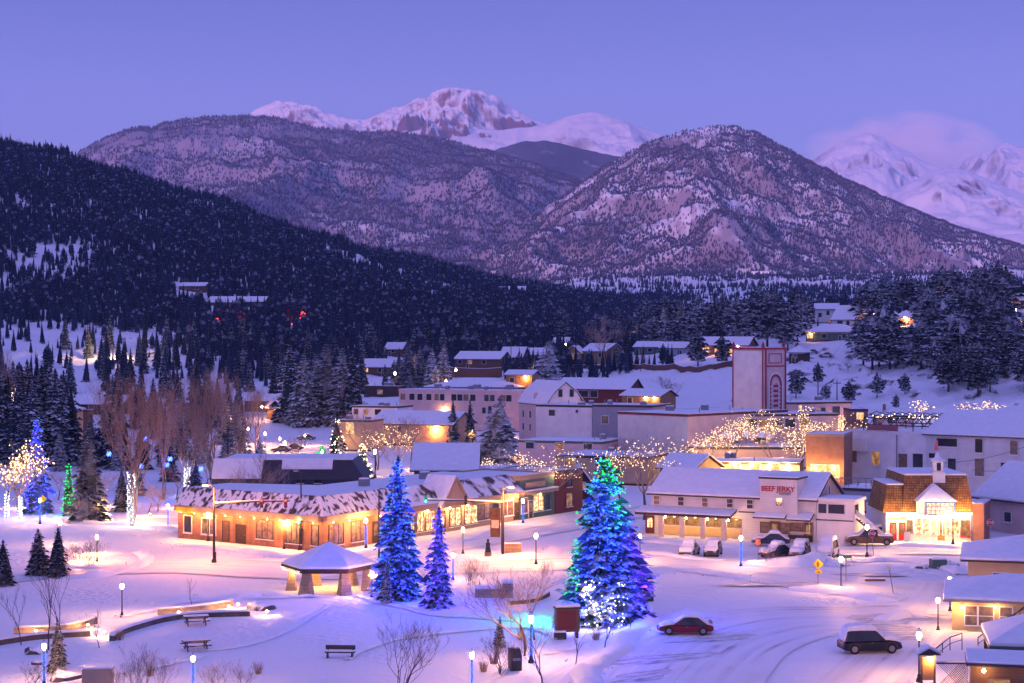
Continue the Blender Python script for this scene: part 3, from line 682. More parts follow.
def dens_valley(px, D):
    n = nz2(px, D, 120, 9.4); m = nz2(px, D, 500, 2.2)
    return np.where(D < 1100, np.where(n > 0.7, 0.3, 0.9), np.where(n+m > 1.1, 0.1, 0.65))*np.clip((px-500)/160, 0, 1)*np.clip((D-600)/80, 0.0, 1)
def ridge_wood(name, rid, n, dens, hr):
    us, v, D, Z, dc, df = RIDGE[rid]
    a = RS.uniform(0, len(us)-1.001, n); b = RS.uniform(0, np.searchsorted(v, 1.03)-0.001, n)
    i = a.astype(int); j = b.astype(int); fa = a-i; fb = b-j
    def bl(M): return (M[i, j]*(1-fb)+M[i, j+1]*fb)*(1-fa)+(M[i+1, j]*(1-fb)+M[i+1, j+1]*fb)*fa
    d = bl(D); z = bl(Z); px = us[i]+(us[i+1]-us[i])*fa; x = (px-CX)*d/F; vv = v[j]
    py = CY-(z-HC)*F/d
    keep = RS.rand(n) < dens(px, py, x, d, vv)
    P = np.stack([x, d, z-1.0], -1)[keep]; S = RS.uniform(hr[0], hr[1], keep.sum())
    return scatter(name, P.tolist(), S, PROTO2)
def dens_range(px, py, x, d, v):
    n = fbm(x/260+2, d/260)
    e = np.exp(-((px-165)/75)**2-((py-140)/16)**2) + 0.8*np.exp(-((px-85)/22)**2-((py-155)/14)**2)+np.exp(-((px-232)/14)**2-((py-147)/8)**2)
    return np.clip(1.0-0.65*e-np.where(n > 0.3, 0.45, 0), 0.08, 1)
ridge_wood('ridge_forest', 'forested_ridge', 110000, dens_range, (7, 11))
def dens_dome(px, py, x, d, v):
    n = fbm(x/110+5, d/150+1, 5); n2 = fbm(x/45+9, d/45+3, 3)
    e = 1.15*np.exp(-((px-640)/70)**2-((py-185)/28)**2)+1.0*np.exp(-((px-700)/40)**2-((py-138)/10)**2)+0.9*np.exp(-((px-725)/60)**2-((py-222)/16)**2)+0.9*np.exp(-((px-560)/40)**2-((py-208)/14)**2)+0.7*np.exp(-((px-760)/50)**2-((py-235)/14)**2)+0.6*np.exp(-((px-480)/40)**2-((py-245)/10)**2)
    e2 = 0.9*np.exp(-((px-960)/55)**2-((py-262)/8)**2)
    return np.clip(0.98-e*np.clip(0.45+3.2*(n+0.5*n2), 0, 1.3)-e2*np.clip(0.6+2*n, 0, 1)-np.where(n > 0.28, 0.3, 0), 0.2, 1)
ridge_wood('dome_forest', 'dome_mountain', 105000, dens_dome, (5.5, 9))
# ------------------------------------------------------------------ buildings
SIDE = {'front': 0.0, 'right': math.pi/2, 'back': math.pi, 'left': -math.pi/2}
class Bld:
    """local frame: x along the facade, y back from it, z up from the ground"""
    def __init__(s, name, label, cat, FL, FR, z0=None, group=None):
        FL = Vector((FL[0], FL[1])); FR = Vector((FR[0], FR[1])); d = FR-FL
        s.w = d.length; mid = (FL+FR)/2; s.rz = math.atan2(d.y, d.x)
        s.z0 = T(mid.x, mid.y) if z0 is None else z0
        s.D = mid.y
        s.o = thing(name, label, cat, (mid.x, mid.y, s.z0), s.rz, group)
        HOUSES_CLEAR.append((mid.x, mid.y+3, s.w*0.6+3))
        s.x0, s.x1 = -s.w/2, s.w/2
    def zp(s, py, dD=0.0): return ZP(py, s.D+dD)-s.z0
    def lx(s, px, y=0.0):
        """local x of a pixel column on the facade plane (at local depth y)"""
        o = s.o.location; cx_, sx_ = math.cos(s.rz), math.sin(s.rz); k = (px-CX)/F
        ox, oy = o.x-sx_*y, o.y+cx_*y
        return (k*oy-ox)/(cx_-k*sx_)
    def walls(s, x0, x1, y0, y1, z0, z1, m, name='wall', bevel=0):
        s.y0, s.y1, s.wx0, s.wx1 = y0, y1, x0, x1
        return MB().box(x0, y0, z0-(0.6 if z0 == 0 else 0), x1, y1, z1, 0).build(name, m, s.o, bevel=bevel)
    def flat(s, x0, x1, y0, y1, z, par=0.35, m=None, cap=None, snow=0.28):
        m = m or TRIMDARK; t = 0.22; b = MB()
        b.box(x0-.04, y0-.04, z-.12, x1+.04, y0+t, z+par); b.box(x0-.04, y1-t, z-.12, x1+.04, y1+.04, z+par)
        b.box(x0-.04, y0+t, z-.12, x0+t, y1-t, z+par); b.box(x1-t, y0+t, z-.12, x1+.04, y1-t, z+par)
        b.build('parapet', m, s.o)
        r = MB().box(x0+t+.003, y0+t+.003, z-.1, x1-t-.003, y1-t-.003, z+.02).build('roof', TRIMDARK, s.o)
        n = MB().box(x0+t+.02, y0+t+.02, z+.03, x1-t-.02, y1-t-.02, z+.03+snow).build('snow_cover', ROOFSNOW, r, True, bevel=.08)
        e = MB(); h = 0.1
        e.box(x0-.03, y0-.03, z+par+.003, x1+.03, y0+t-.01, z+par+h); e.box(x0-.03, y0+t, z+par+.003, x0+t-.02, y1+.03, z+par+h); e.box(x1-t+.02, y0+t, z+par+.003, x1+.03, y1+.03, z+par+h)
        e.build('parapet_snow', ROOFSNOW, r, True, bevel=.04)
        return r
    def gable(s, x0, x1, y0, y1, ze, zr, axis='x', o=0.45, rm=None, wm=None, t=0.14, ts=0.26, og=None, ym=None, name='roof', snow=True):
        """ridge along axis; ze eave height at the wall, zr ridge height; gable ends get wall material wm"""
        og = o if og is None else og
        f = (lambda a, c, z: (a, c, z)) if axis == 'x' else (lambda a, c, z: (c, a, z))
        a0, a1, c0, c1 = (x0, x1, y0, y1) if axis == 'x' else (y0, y1, x0, x1)
        cm = (c0+c1)/2 if ym is None else ym
        k0 = (zr-ze)/(cm-c0); k1 = (zr-ze)/(c1-cm)
        def chev(b, A0, A1, oo, lo, hi):
            P = [(c0-oo, ze-oo*k0+lo), (cm, zr+lo), (c1+oo, ze-oo*k1+lo), (c1+oo, ze-oo*k1+hi), (cm, zr+hi), (c0-oo, ze-oo*k0+hi)]
            b.loft([[f(A0, c, z) for c, z in P], [f(A1, c, z) for c, z in P]])
        b = MB(); chev(b, a0-og, a1+og, o, 0.02, t); r = b.build(name, rm or TRIMDARK, s.o)
        if snow:
            b = MB(); chev(b, a0-og+.06, a1+og-.06, o-.05, t+.004, t+ts); b.build('snow_cover', ROOFSNOW, r, False, bevel=.09, seg=3)
        if wm:
            b = MB()
            P = [(c0+.01, ze-.02), (c1-.01, ze-.02), (cm, zr-.02)]
            b.loft([[f(a0+.01, c, z) for c, z in P], [f(a1-.01, c, z) for c, z in P]]); b.build('gable_wall', wm, s.o)
        return r
    def hip(s, x0, x1, y0, y1, ze, zr, o=0.5, rm=None, t=0.14, ts=0.28, run=None):
        def shell(b, oo, lo, hi, in_=0):
            X0, X1, Y0, Y1 = x0-oo, x1+oo, y0-oo, y1+oo
            d = min(X1-X0, Y1-Y0)/2 if run is None else run
            sl = (zr-ze)/d
            q = 0.001
            R0, R1, S0, S1 = X0+d-q, X1-d+q, Y0+d-q, Y1-d+q
            lowr = [(X0, Y0), (X1, Y0), (X1, Y1), (X0, Y1)]; up = [(R0, S0), (R1, S0), (R1, S1), (R0, S1)]
            secs = [[(x, y, ze+lo) for x, y in lowr], [(x, y, ze+hi) for x, y in lowr], [(x, y, zr+hi) for x, y in up]]
            b.loft(secs)
        b = MB(); shell(b, o, -0.02, t); r = b.build('roof', rm or TRIMDARK, s.o)
        b = MB(); shell(b, o-.04, t+.004, t+ts); b.build('snow_cover', ROOFSNOW, r, False, bevel=.1, seg=3)
        return r
    def shed(s, x0, x1, y0, y1, z0, z1, rm=None, t=0.12, ts=0.22, name='canopy', parent=None, bevel=.07):
        """one slope: height z0 at y0 (front), z1 at y1"""
        b = MB(); b.loft([[(x, y0, z0), (x, y1, z1), (x, y1, z1+t), (x, y0, z0+t)] for x in (x0, x1)]); r = b.build(name, rm or TRIMDARK, parent or s.o)
        b = MB(); b.loft([[(x, y0+.04, z0+t+.004), (x, y1-.02, z1+t+.004), (x, y1-.02, z1+t+ts), (x, y0+.04, z0+t+ts)] for x in (x0+.05, x1-.05)]); b.build('snow_cover', ROOFSNOW, r, False, bevel=bevel)
        return r
    def _M(s, side, u, z):
        if side == 'front': return Matrix.Translation((u, s.y0, z))
        if side == 'back': return Matrix.Translation((u, s.y1, z)) @ Matrix.Rotation(math.pi, 4, 'Z')
        if side == 'right': return Matrix.Translation((s.wx1, u, z)) @ Matrix.Rotation(math.pi/2, 4, 'Z')
        return Matrix.Translation((s.wx0, u, z)) @ Matrix.Rotation(-math.pi/2, 4, 'Z')
    def win(s, u, z, w, h, side='front', pane=None, frame=None, mull=(1, 1), name='window', sill=True, fr=0.09, dep=0.1):
        """window centred at u, sill height z: frame with bars, a pane set back inside it, and snow on the sill"""
        M = s._M(side, u, z); b = MB(); b.M = M; d = dep
        b.box(-w/2-fr, -d, -fr, -w/2, -.003, h+fr); b.box(w/2, -d, -fr, w/2+fr, -.003, h+fr)
        b.box(-w/2, -d, -fr, w/2, -.003, 0); b.box(-w/2, -d, h, w/2, -.003, h+fr)
        for i in range(1, mull[0]): x = -w/2+w*i/mull[0]; b.box(x-.03, -d*.8, 0, x+.03, -.035, h)
        for i in range(1, mull[1]): y = h*i/mull[1]; b.box(-w/2, -d*.75, y-.03, w/2, -.035, y+.03)
        f = b.build(name, frame or WHITEPAINT, s.o)
        p = MB(); p.M = M; p.box(-w/2, -.03, 0, w/2, -.004, h); p.build('pane', pane or GLASS, f)
        if sill:
            q = MB(); q.M = M; q.box(-w/2-fr-.03, -d-.1, -fr-.09, w/2+fr+.03, -.002, -fr-.003); q.build('sill', SNOW, f)
        return f
    def door(s, u, w, h, side='front', m=None, frame=None, z=0.02, glass=None):
        M = s._M(side, u, z); b = MB(); b.M = M
        b.box(-w/2-.1, -.1, 0, -w/2, -.003, h+.1); b.box(w/2, -.1, 0, w/2+.1, -.003, h+.1); b.box(-w/2, -.1, h, w/2, -.003, h+.1)
        f = b.build('door', frame or WHITEPAINT, s.o)
        p = MB(); p.M = M; p.box(-w/2, -.05, 0, w/2, -.004, h); p.build('door_leaf', m or WOODDARK, f)
        if glass:
            p = MB(); p.M = M; p.box(-w/2+.15, -.065, h*.35, w/2-.15, -.052, h*.9); p.build('pane', glass, f)
        k = MB(); k.M = M; k.box(w/2-.16, -.12, h*.45, w/2-.1, -.052, h*.5); k.build('handle', GREYMETAL, f)
        return f
    def part(s, b, name, m, **k): return b.build(name, m, s.o, **k)
    def chimney(s, x, y, z0, z1, w=0.5, m=None, parent=None):
        b = MB().box(x-w/2, y-w/2, z0, x+w/2, y+w/2, z1); b.box(x-w/2-.05, y-w/2-.05, z1, x+w/2+.05, y+w/2+.05, z1+.1)
        return b.build('chimney', m or REDBRICK, parent or s.o)
    def wall_lamp(s, x, y, z, glow=None, watt=60, col=(1, .5, .2), r=0.12, name='wall_lamp'):
        b = MB(); b.box(x-.06, y, z-.02, x+.06, y+.14, z+.14); o = b.build(name, METAL, s.o)
        q = MB(); q.lathe([(0.01, z-r*2), (r*.8, z-r*1.6), (r, z-r), (r*.7, z-.02)], 8, 0, (x, y-.1)); q.build('bulb', glow or WALLGLOW, o, True)
        if watt: point_light('wall_lamp_light', (x, y-.45, z-r*2.5), col, watt, 0.12, s.o)
    def text(s, txt, u, z, h, side='front', m=None, out=0.06, parent=None, y=None, name='lettering', bold=0.0, width=None):
        cu = bpy.data.curves.new(name, 'FONT'); cu.body = txt; cu.align_x = 'CENTER'; cu.align_y = 'CENTER'; cu.size = h*1.38; cu.extrude = 0.02; cu.offset = bold
        cu.resolution_u = 3
        o = bpy.data.objects.new(name, cu); C.objects.link(o); cu.materials.append(m)
        M = s._M(side, u, z) @ Matrix.Translation((0, -out, 0)) @ Matrix.Rotation(math.pi/2, 4, 'X')
        if y is not None: M = Matrix.Translation((0, y-s.y0, 0)) @ M
        bpy.context.view_layer.update()
        me = bpy.data.meshes.new_from_object(o.evaluated_get(bpy.context.evaluated_depsgraph_get())); bpy.data.objects.remove(o)
        o = bpy.data.objects.new(name, me); C.objects.link(o)
        o.matrix_local = M; o.parent = parent or s.o
        return o
def ventbox(s, x, y, z, sx=1.2, sy=1.0, sz=0.9):
    b = MB().box(x-sx/2, y-sy/2, z, x+sx/2, y+sy/2, z+sz); o = b.build('rooftop_unit', GREYMETAL, s.o, bevel=.04)
    MB().box(x-sx/2+.05, y-sy/2+.05, z+sz+.003, x+sx/2-.05, y+sy/2-.05, z+sz+.2).build('snow_cap', ROOFSNOW, o, bevel=.07)

# streaky mansard: dark metal that has shed part of its snow in runs
def streak_mat(name, thr, sx=0.5, sz=0.12, base=(0.07, 0.045, 0.04)):
    m, nt, b = _principled(name)
    tc = _n(nt, 'ShaderNodeTexCoord'); mp = _n(nt, 'ShaderNodeMapping'); mp.inputs['Scale'].default_value = (sx, sx, sz); mp.inputs['Rotation'].default_value = (0, 0.35, 0)
    nz = _n(nt, 'ShaderNodeTexNoise'); nz.inputs['Scale'].default_value = 1.5; nz.inputs['Detail'].default_value = 3.5
    nt.links.new(tc.outputs['Object'], mp.inputs[0]); nt.links.new(mp.outputs[0], nz.inputs['Vector'])
    mr = _n(nt, 'ShaderNodeMapRange'); mr.inputs['From Min'].default_value = thr; mr.inputs['From Max'].default_value = thr+0.10; nt.links.new(nz.outputs['Fac'], mr.inputs['Value'])
    mx = _n(nt, 'ShaderNodeMixRGB'); mx.inputs[1].default_value = tuple(base)+(1,); mx.inputs[2].default_value = (0.82, 0.83, 0.86, 1); nt.links.new(mr.outputs[0], mx.inputs[0])
    nt.links.new(mx.outputs[0], b.inputs['Base Color']); b.inputs['Roughness'].default_value = 0.7
    bp = _n(nt, 'ShaderNodeBump'); bp.inputs['Strength'].default_value = 0.8; bp.inputs['Distance'].default_value = 0.15; nt.links.new(mr.outputs[0], bp.inputs['Height']); nt.links.new(bp.outputs[0], b.inputs['Normal'])
    MATS[name] = m; return m
STREAK = streak_mat('mansard_half_snowed', 0.405, 1.1, 0.07); STREAK2 = streak_mat('mansard_mostly_snowed', 0.40, 0.35, 0.1)
def mansard(s_o, pts, z0, z1, inset, over, m, ends=True, name='mansard_roof'):
    """sloped band along an open polyline (points left to right as seen from the street)"""
    P = [Vector(p) for p in pts]; n = len(P)
    def off(d):
        out = []
        for i in range(n):
            ns = []
            if i > 0: e = (P[i]-P[i-1]).normalized(); ns.append(Vector((e.y, -e.x)))
            if i < n-1: e = (P[i+1]-P[i]).normalized(); ns.append(Vector((e.y, -e.x)))
            if len(ns) == 1: out.append(P[i]+ns[0]*d)
            else:
                b = (ns[0]+ns[1]).normalized(); out.append(P[i]+b*(d/max(0.3, b.dot(ns[0]))))
        return out
    lo, hi, inn = off(over), off(-inset), off(-inset-0.3)
    b = MB()
    b.loft([[(p.x, p.y, z0), (q.x, q.y, z1), (r.x, r.y, z1), (p.x-(p.x-r.x)*.6, p.y-(p.y-r.y)*.6, z0)] for p, q, r in zip(lo, hi, inn)])
    o = b.build(name, m, s_o)
    return o, lo, hi

# ---- 1 brick corner building
pL = G(178, 538); pC = G(322, 552); pR = G(556, 514)
def lerp2(a, b, t): return Vector((a[0]+(b[0]-a[0])*t, a[1]+(b[1]-a[1])*t))
wing = (Vector((pR[0], pR[1]))-Vector((pC[0], pC[1]))); wl = wing.length; wd = wing/wl; inn_r = Vector((-wd.y, wd.x))
wingp = lambda t: Vector((pC[0], pC[1]))+wd*t
pM = wingp(13.9); lw = (Vector((pC[0], pC[1]))-Vector((pL[0], pL[1]))); lwl = lw.length; lwd = lw/lwl; inn_l = Vector((-lwd.y, lwd.x))
brick = thing('corner_shop', 'orange brick corner shop with a streaked snowy mansard roof behind the hexagonal shelter', 'building', (pC[0], pC[1], 0), 0)
cc = Vector((pC[0], pC[1])); rel = lambda p: Vector((p[0]-cc.x, p[1]-cc.y))
HOUSES_CLEAR.append((cc.x-4, cc.y+10, 18))
foot = [rel(pL), Vector((0, 0)), rel(pM), rel(pM+inn_r*11), rel(Vector((pL[0], pL[1]))+inn_l*9)]
MB().prism([(p.x, p.y) for p in foot], -0.6, 4.2).build('wall', BRICK, brick)
foot_in = [rel(pL)+inn_l*1.2+lwd*.3, (inn_l+inn_r)*1.1, rel(pM)+inn_r*1.3, foot[3]-inn_r*.3, foot[4]-inn_l*.3]
rf = MB().prism([(p.x, p.y) for p in foot_in], 4.205, 5.9).build('roof', TRIMDARK, brick)
MB().prism([(p.x, p.y) for p in foot_in], 5.905, 6.2).build('snow_cover', ROOFSNOW, rf, bevel=.1)
mansard(brick, [foot[0], foot[1]+Vector((0, 0)), foot[2]], 4.15, 6.25, 1.0, 0.75, STREAK)
b = MB()
for A_, B_, nn in ((foot[0], foot[1], -inn_l), (foot[1], foot[2], -inn_r)):
    e = (B_-A_).normalized(); o1 = nn*0.72
    b.loft([[(p.x+q.x, p.y+q.y, z) for q, z in ((nn*.02, 3.35), (o1, 3.45), (o1, 4.12), (nn*.02, 4.12))] for p in (A_, B_)])
b.build('fascia', TRIMTAN, brick)
class Wing(Bld):
    """a facade of an existing thing, used only to place windows on it"""
    def __init__(s, o, FL, FR, y0=0.0):
        d = Vector((FR[0]-FL[0], FR[1]-FL[1])); s.w = d.length; mid = Vector(((FL[0]+FR[0])/2, (FL[1]+FR[1])/2)); s.rz = math.atan2(d.y, d.x)
        s.o = o; s.y0 = y0; s.off = Matrix.Translation((mid.x-o.location.x, mid.y-o.location.y, 0)) @ Matrix.Rotation(s.rz-o.rotation_euler.z, 4, 'Z'); s.mid = mid; s.z0 = o.location.z; s.D = mid.y
    def _M(s, side, u, z): return s.off @ Matrix.Translation((u, s.y0, z))
    def lx(s, px, y=0.0):
        cx_, sx_ = math.cos(s.rz), math.sin(s.rz); k = (px-CX)/F
        return (k*s.mid.y-s.mid.x)/(cx_-k*sx_)
wl_ = Wing(brick, pL, pC); wr_ = Wing(brick, pC, pM)
for px, w, h, pane in ((188, 1.3, 2.0, GLASS), (205, 1.0, 1.9, LITDIM), (213, 1.0, 1.9, CURTAIN)): wl_.win(wl_.lx(px), 0.8, w, h, pane=pane, frame=WHITEPAINT)
wl_.door(wl_.lx(226), 1.0, 2.5, m=WOODBROWN, frame=TRIMDARK); wl_.door(wl_.lx(241), 1.5, 2.2, m=WOODDARK, frame=TRIMDARK)
wl_.win(wl_.lx(265), 0.9, 2.6, 2.1, pane=CURTAIN, frame=TRIMDARK, mull=(3, 1)); wl_.win(wl_.lx(294), 0.7, 2.4, 2.2, pane=CURTAIN, frame=TRIMDARK, mull=(3, 1)); wl_.win(wl_.lx(315), 0.7, 1.0, 2.2, pane=CURTAIN, frame=TRIMDARK)
wr_.win(wr_.lx(336), 0.6, 2.6, 2.3, pane=CURTAIN, frame=TRIMDARK, mull=(3, 1)); wr_.win(wr_.lx(358), 0.6, 2.6, 2.3, pane=CURTAIN, frame=TRIMDARK, mull=(3, 1)); wr_.door(wr_.lx(377), 1.6, 2.5, m=WOODDARK, frame=TRIMDARK, glass=LITDIM)
p_ = MB(); p_.M = wl_._M('front', wl_.lx(189), 3.0); p_.box(-1.4, -.82, .3, 1.4, -.74, .95); yb = p_.build('shop_sign', mat('yellow_sign', (0.65, 0.42, 0.03), 0.5, 0.25, 3), brick)
for px in (184, 197, 213, 228, 243, 257, 270, 283, 300, 316): # unseen lamps added under the soffit to brighten the brick
    M = wl_._M('front', wl_.lx(px), 3.3); p0 = M @ Vector((0, -.5, 0)); q = MB(); q.lathe([(.02, p0.z-.09), (.06, p0.z-.06), (.06, p0.z)], 8, 0, (p0.x, p0.y)); q.build('soffit_lamp', WALLGLOW, brick)
    p1 = M @ Vector((0, -1.0, -.35)); point_light('added_brick_light', p1, (1, .38, .10), 210, .12, brick)
for u in (-5.5, -2.5, .5, 3.5):  # the same added lamps, brightening the right wing's brick
    M = wr_._M('front', u, 3.3); p0 = M @ Vector((0, -.5, 0)); q = MB(); q.lathe([(.02, p0.z-.09), (.06, p0.z-.06), (.06, p0.z)], 8, 0, (p0.x, p0.y)); q.build('soffit_lamp', WALLGLOW, brick)
    point_light('added_brick_light', M @ Vector((0, -1.0, -.35)), (1, .38, .10), 210, .12, brick)

# ---- blue upper hall behind it
s = Bld('dark_blue_hall', 'dark blue flat topped hall with a steep dark mansard rising behind the brick corner shop', 'building', A(212, 231), A(362, 231))
zt = s.zp(461)
s.walls(s.x0, s.x1, 0, 12, 0, zt-2.4, BLUEWALL)
mansard(s.o, [Vector((s.x0, 12)), Vector((s.x0, 0)), Vector((s.x1, 0)), Vector((s.x1, 12))], zt-2.5, zt, 1.5, .4, ROOFDARK)
MB().box(s.x0+1.5, 1.5, zt-2.3, s.x1-1.5, 11, zt-.1).build('roof', TRIMDARK, s.o)
b = MB().box(s.x0+1.4, 1.4, zt+.01, s.x1-1.4, 11, zt+.28); b.build('snow_cover', ROOFSNOW, s.o, bevel=.1)
b = MB(); xa, xb = s.lx(212), s.lx(262); b.loft([[(x, -.42, zt-2.42), (x, 1.45, zt+.06), (x, 1.45, zt+.3), (x, -.42, zt-2.2)] for x in (xa, xb)]); b.build('slope_snow', ROOFSNOW, s.o, bevel=.08)
b = MB(); xa, xb = s.lx(281), s.lx(332); b.loft([[(x, .5, zt-1.2), (x, 1.45, zt+.06), (x, 1.45, zt+.3), (x, .5, zt-1.0)] for x in (xa, xb)]); b.build('slope_snow', ROOFSNOW, s.o, bevel=.08)
s.win(s.lx(300), 5.2, .9, .9, pane=GLASS, frame=TRIMDARK); s.win(s.lx(318), 5.2, .9, .9, pane=GLASS, frame=TRIMDARK)

# ---- 2 tan shops with the gable entry
s = Bld('gabled_shops', 'tan row of shops with a pointed gable over lit shop windows', 'building', pM, wingp(42.2), 0)
H = 4.0
s.walls(s.x0+.02, s.x1-.02, 0, 13, 0, H, TANWALL)
mansard(s.o, [Vector((s.x0+.02, 0)), Vector((s.x1-.02, 0))], H-.1, H+2.1, 1.6, .9, STREAK2)
r = MB().box(s.x0+.05, 1.75, H+.003, s.x1-.05, 12.9, H+1.8).build('roof', TRIMDARK, s.o); MB().box(s.x0+.06, 1.8, H+1.803, s.x1-.06, 12.8, H+2.05).build('snow_cover', ROOFSNOW, r, bevel=.1)
MB().box(s.x0+.02, -.86, H-.85, s.x1-.02, -.02, H-.14).build('fascia', TRIMTAN, s.o)
gx = s.lx(447)
b = MB(); b.loft([[(gx-2.6, y, H-.3), (gx+2.6, y, H-.3), (gx, y, H+2.7)] for y in (-1.3, 2.0)]); b.build('gable_front', TANWALL, s.o)
b = MB()
for sg in (-1, 1): b.loft([[(gx+sg*3.0, y, H-.75), (gx, y, H+2.72), (gx, y, H+2.95), (gx+sg*3.25, y, H-.75)] for y in (-1.7, 3.0)])
b.build('gable_trim', TRIMTAN, s.o)
b = MB()
for sg in (-1, 1): b.loft([[(gx+sg*3.2, y, H-.72), (gx+sg*.02, y, H+2.96), (gx+sg*.02, y, H+3.25), (gx+sg*3.35, y, H-.55)] for y in (-1.45, 3.0)])
b.build('gable_snow', ROOFSNOW, s.o, bevel=.06)
for px, w, pane in ((407, 2.0, LITDIM), (420, 1.4, LITSHOP), (430, 1.8, LITSHOP), (455, 2.4, LITSHOP), (471, 3.0, LITSHOP)): s.win(s.lx(px), .55, w, 2.3, pane=pane, frame=WOODBROWN, mull=(2, 1))
s.door(s.lx(412), 1.0, 2.4, m=WOODBROWN, glass=LITSHOP, frame=TRIMDARK); s.door(s.lx(441), 1.6, 2.5, m=WOODBROWN, glass=LITSHOP, frame=WOODDARK)
s.win(s.lx(484), .8, 3.2, 1.9, pane=CURTAIN, frame=TRIMDARK, mull=(2, 1)); s.win(s.lx(494), .8, 2.0, 1.9, pane=GLASS, frame=TRIMDARK); s.win(s.lx(507), .8, 3.0, 1.9, pane=CURTAIN, frame=WHITEPAINT, mull=(2, 1)); s.door(s.lx(516), 1.0, 2.3, m=WOODDARK, frame=TRIMDARK)
for px in (403, 425, 447, 465): s.wall_lamp(s.lx(px), -.35, 3.1, watt=260, col=(1, .5, .17), name='soffit_lamp')
for px in (490, 510): s.wall_lamp(s.lx(px), -.35, 3.1, watt=120, col=(1, .5, .2), name='soffit_lamp')
for x in (s.x0+3, s.x0+16): ventbox(s, x, 7, H+2.0)

# ---- green shopfront at the end of the row
s = Bld('green_shop', 'flat topped green shopfront with a tan cornice at the far end of the row', 'building', wingp(42.25), wingp(51.5), 0)
s.walls(s.x0, s.x1, 0, 12, 0, 5.4, GREENWALL); s.flat(s.x0, s.x1, 0, 12, 5.4, .5, TRIMTAN)
MB().box(s.x0+.1, -.8, 3.3, s.x1-.1, -.02, 3.7).build('canopy', TRIMTAN, s.o); MB().box(s.x0+.12, -.78, 3.705, s.x1-.12, -.03, 3.9).build('canopy_snow', ROOFSNOW, s.o, bevel=.06)
MB().box(s.x0+1.5, -.12, 4.1, s.x1-2.6, -.02, 4.9).build('sign_board', TRIMTAN, s.o)
s.win(s.x0+1.3, .8, 1.6, 2.0, pane=CURTAIN, frame=WHITEPAINT); s.win(s.x0+4.9, .8, 2.6, 2.0, pane=LITSHOP, frame=WOODBROWN, mull=(2, 1)); s.door(s.x0+2.9, 1.0, 2.3, m=WOODDARK, glass=LITDIM); s.win(s.x0+7.4, .8, 1.2, 2.0, pane=GLASS, frame=GREENWALL)
s.wall_lamp(s.x0+4.9, -.3, 3.2, watt=50, name='soffit_lamp')
q = wingp(51.5); q2 = Vector((G(573, 512)[0], G(573, 512)[1]))
s = Bld('red_shop', 'narrow dark red shop between the green shopfront and the tallest lit tree', 'building', q+Vector((.1, .2)), q2+Vector((1.5, 3)), 0)
s.walls(s.x0, s.x1, 0, 10, 0, 5.6, REDWALL); s.flat(s.x0, s.x1, 0, 10, 5.6, .4)
s.win(0, .8, 1.6, 1.8, pane=LITDIM, frame=TRIMDARK); s.win(0, 3.6, 1.2, 1.0, pane=GLASS, frame=TRIMDARK)

# ---- 3 white clapboard shop with the false front
fr = G(816, 543); dirv = Vector((1, -0.5)).normalized()
fl = Vector((fr[0], fr[1]))-dirv*21.5
s = Bld('white_shop', 'long white clapboard shop with a square false front and red lettering', 'building', fl, (fr[0], fr[1]), 0)
Hw = 5.15; Dp = 11.0
s.walls(s.x0, s.x1, 0, Dp, 0, Hw, WHITESIDING); wallw = s
s.gable(s.x0, s.x1, 0, Dp, Hw, 7.75, 'x', .5, TRIMDARK, PINKSIDE, og=.35)
for px in (657, 681, 705, 730, 750, 790):
    s.win(s.lx(px), 3.75, .75, 1.05, pane=CURTAIN if px in (657, 705, 790) else GLASS, frame=WHITEPAINT, mull=(1, 2), sill=False)
s.win(Dp*.5, 5.4, .8, 1.0, 'right', frame=WHITEPAINT)
# porch on the left part
xa, xb = s.lx(644), s.lx(737)
s.shed(xa-.3, xb, -2.3, -.02, 2.75, 3.25, name='porch_roof')
MB().box(xa-.3, -2.32, 2.6, xb, -2.15, 2.74).build('porch_beam', TRIMDARK, s.o)
PORCHLIT = mat('cream_paint', (0.75, 0.62, 0.45), 0.6, 0.08, 2)
for px in (661, 682, 703, 724): x = s.lx(px, -2.1); MB().box(x-.3, -2.25, -.3, x+.3, -1.95, 2.6).build('porch_post', PORCHLIT, s.o)
for px in (672, 693, 713, 733):
    x = s.lx(px, -.05)
    s.win(x, 1.35, 2.0, 1.0, pane=LITDIM, frame=WOODTAN, mull=(4, 1), sill=False)
    MB().box(x-1.05, -.09, .1, x+1.05, -.01, 1.1).build('panel', YELLOWWALL, s.o)
for px in (666, 687, 708, 729):
    x = s.lx(px, -1.2); s.wall_lamp(x, -1.3, 2.45, watt=130, col=(1, .52, .18), name='porch_lamp')
s.door(s.lx(650), 1.0, 2.2, m=REDWALL, glass=LITSHOP, frame=WOODBROWN)
MB().box(xb+.2, -.05, 3.2, s.x1-.2, -.003, 3.35).build('band', TRIMDARK, s.o)
MB().box(xa, -.06, 3.42, xb, -.003, 3.55).build('band', TRIMDARK, s.o)
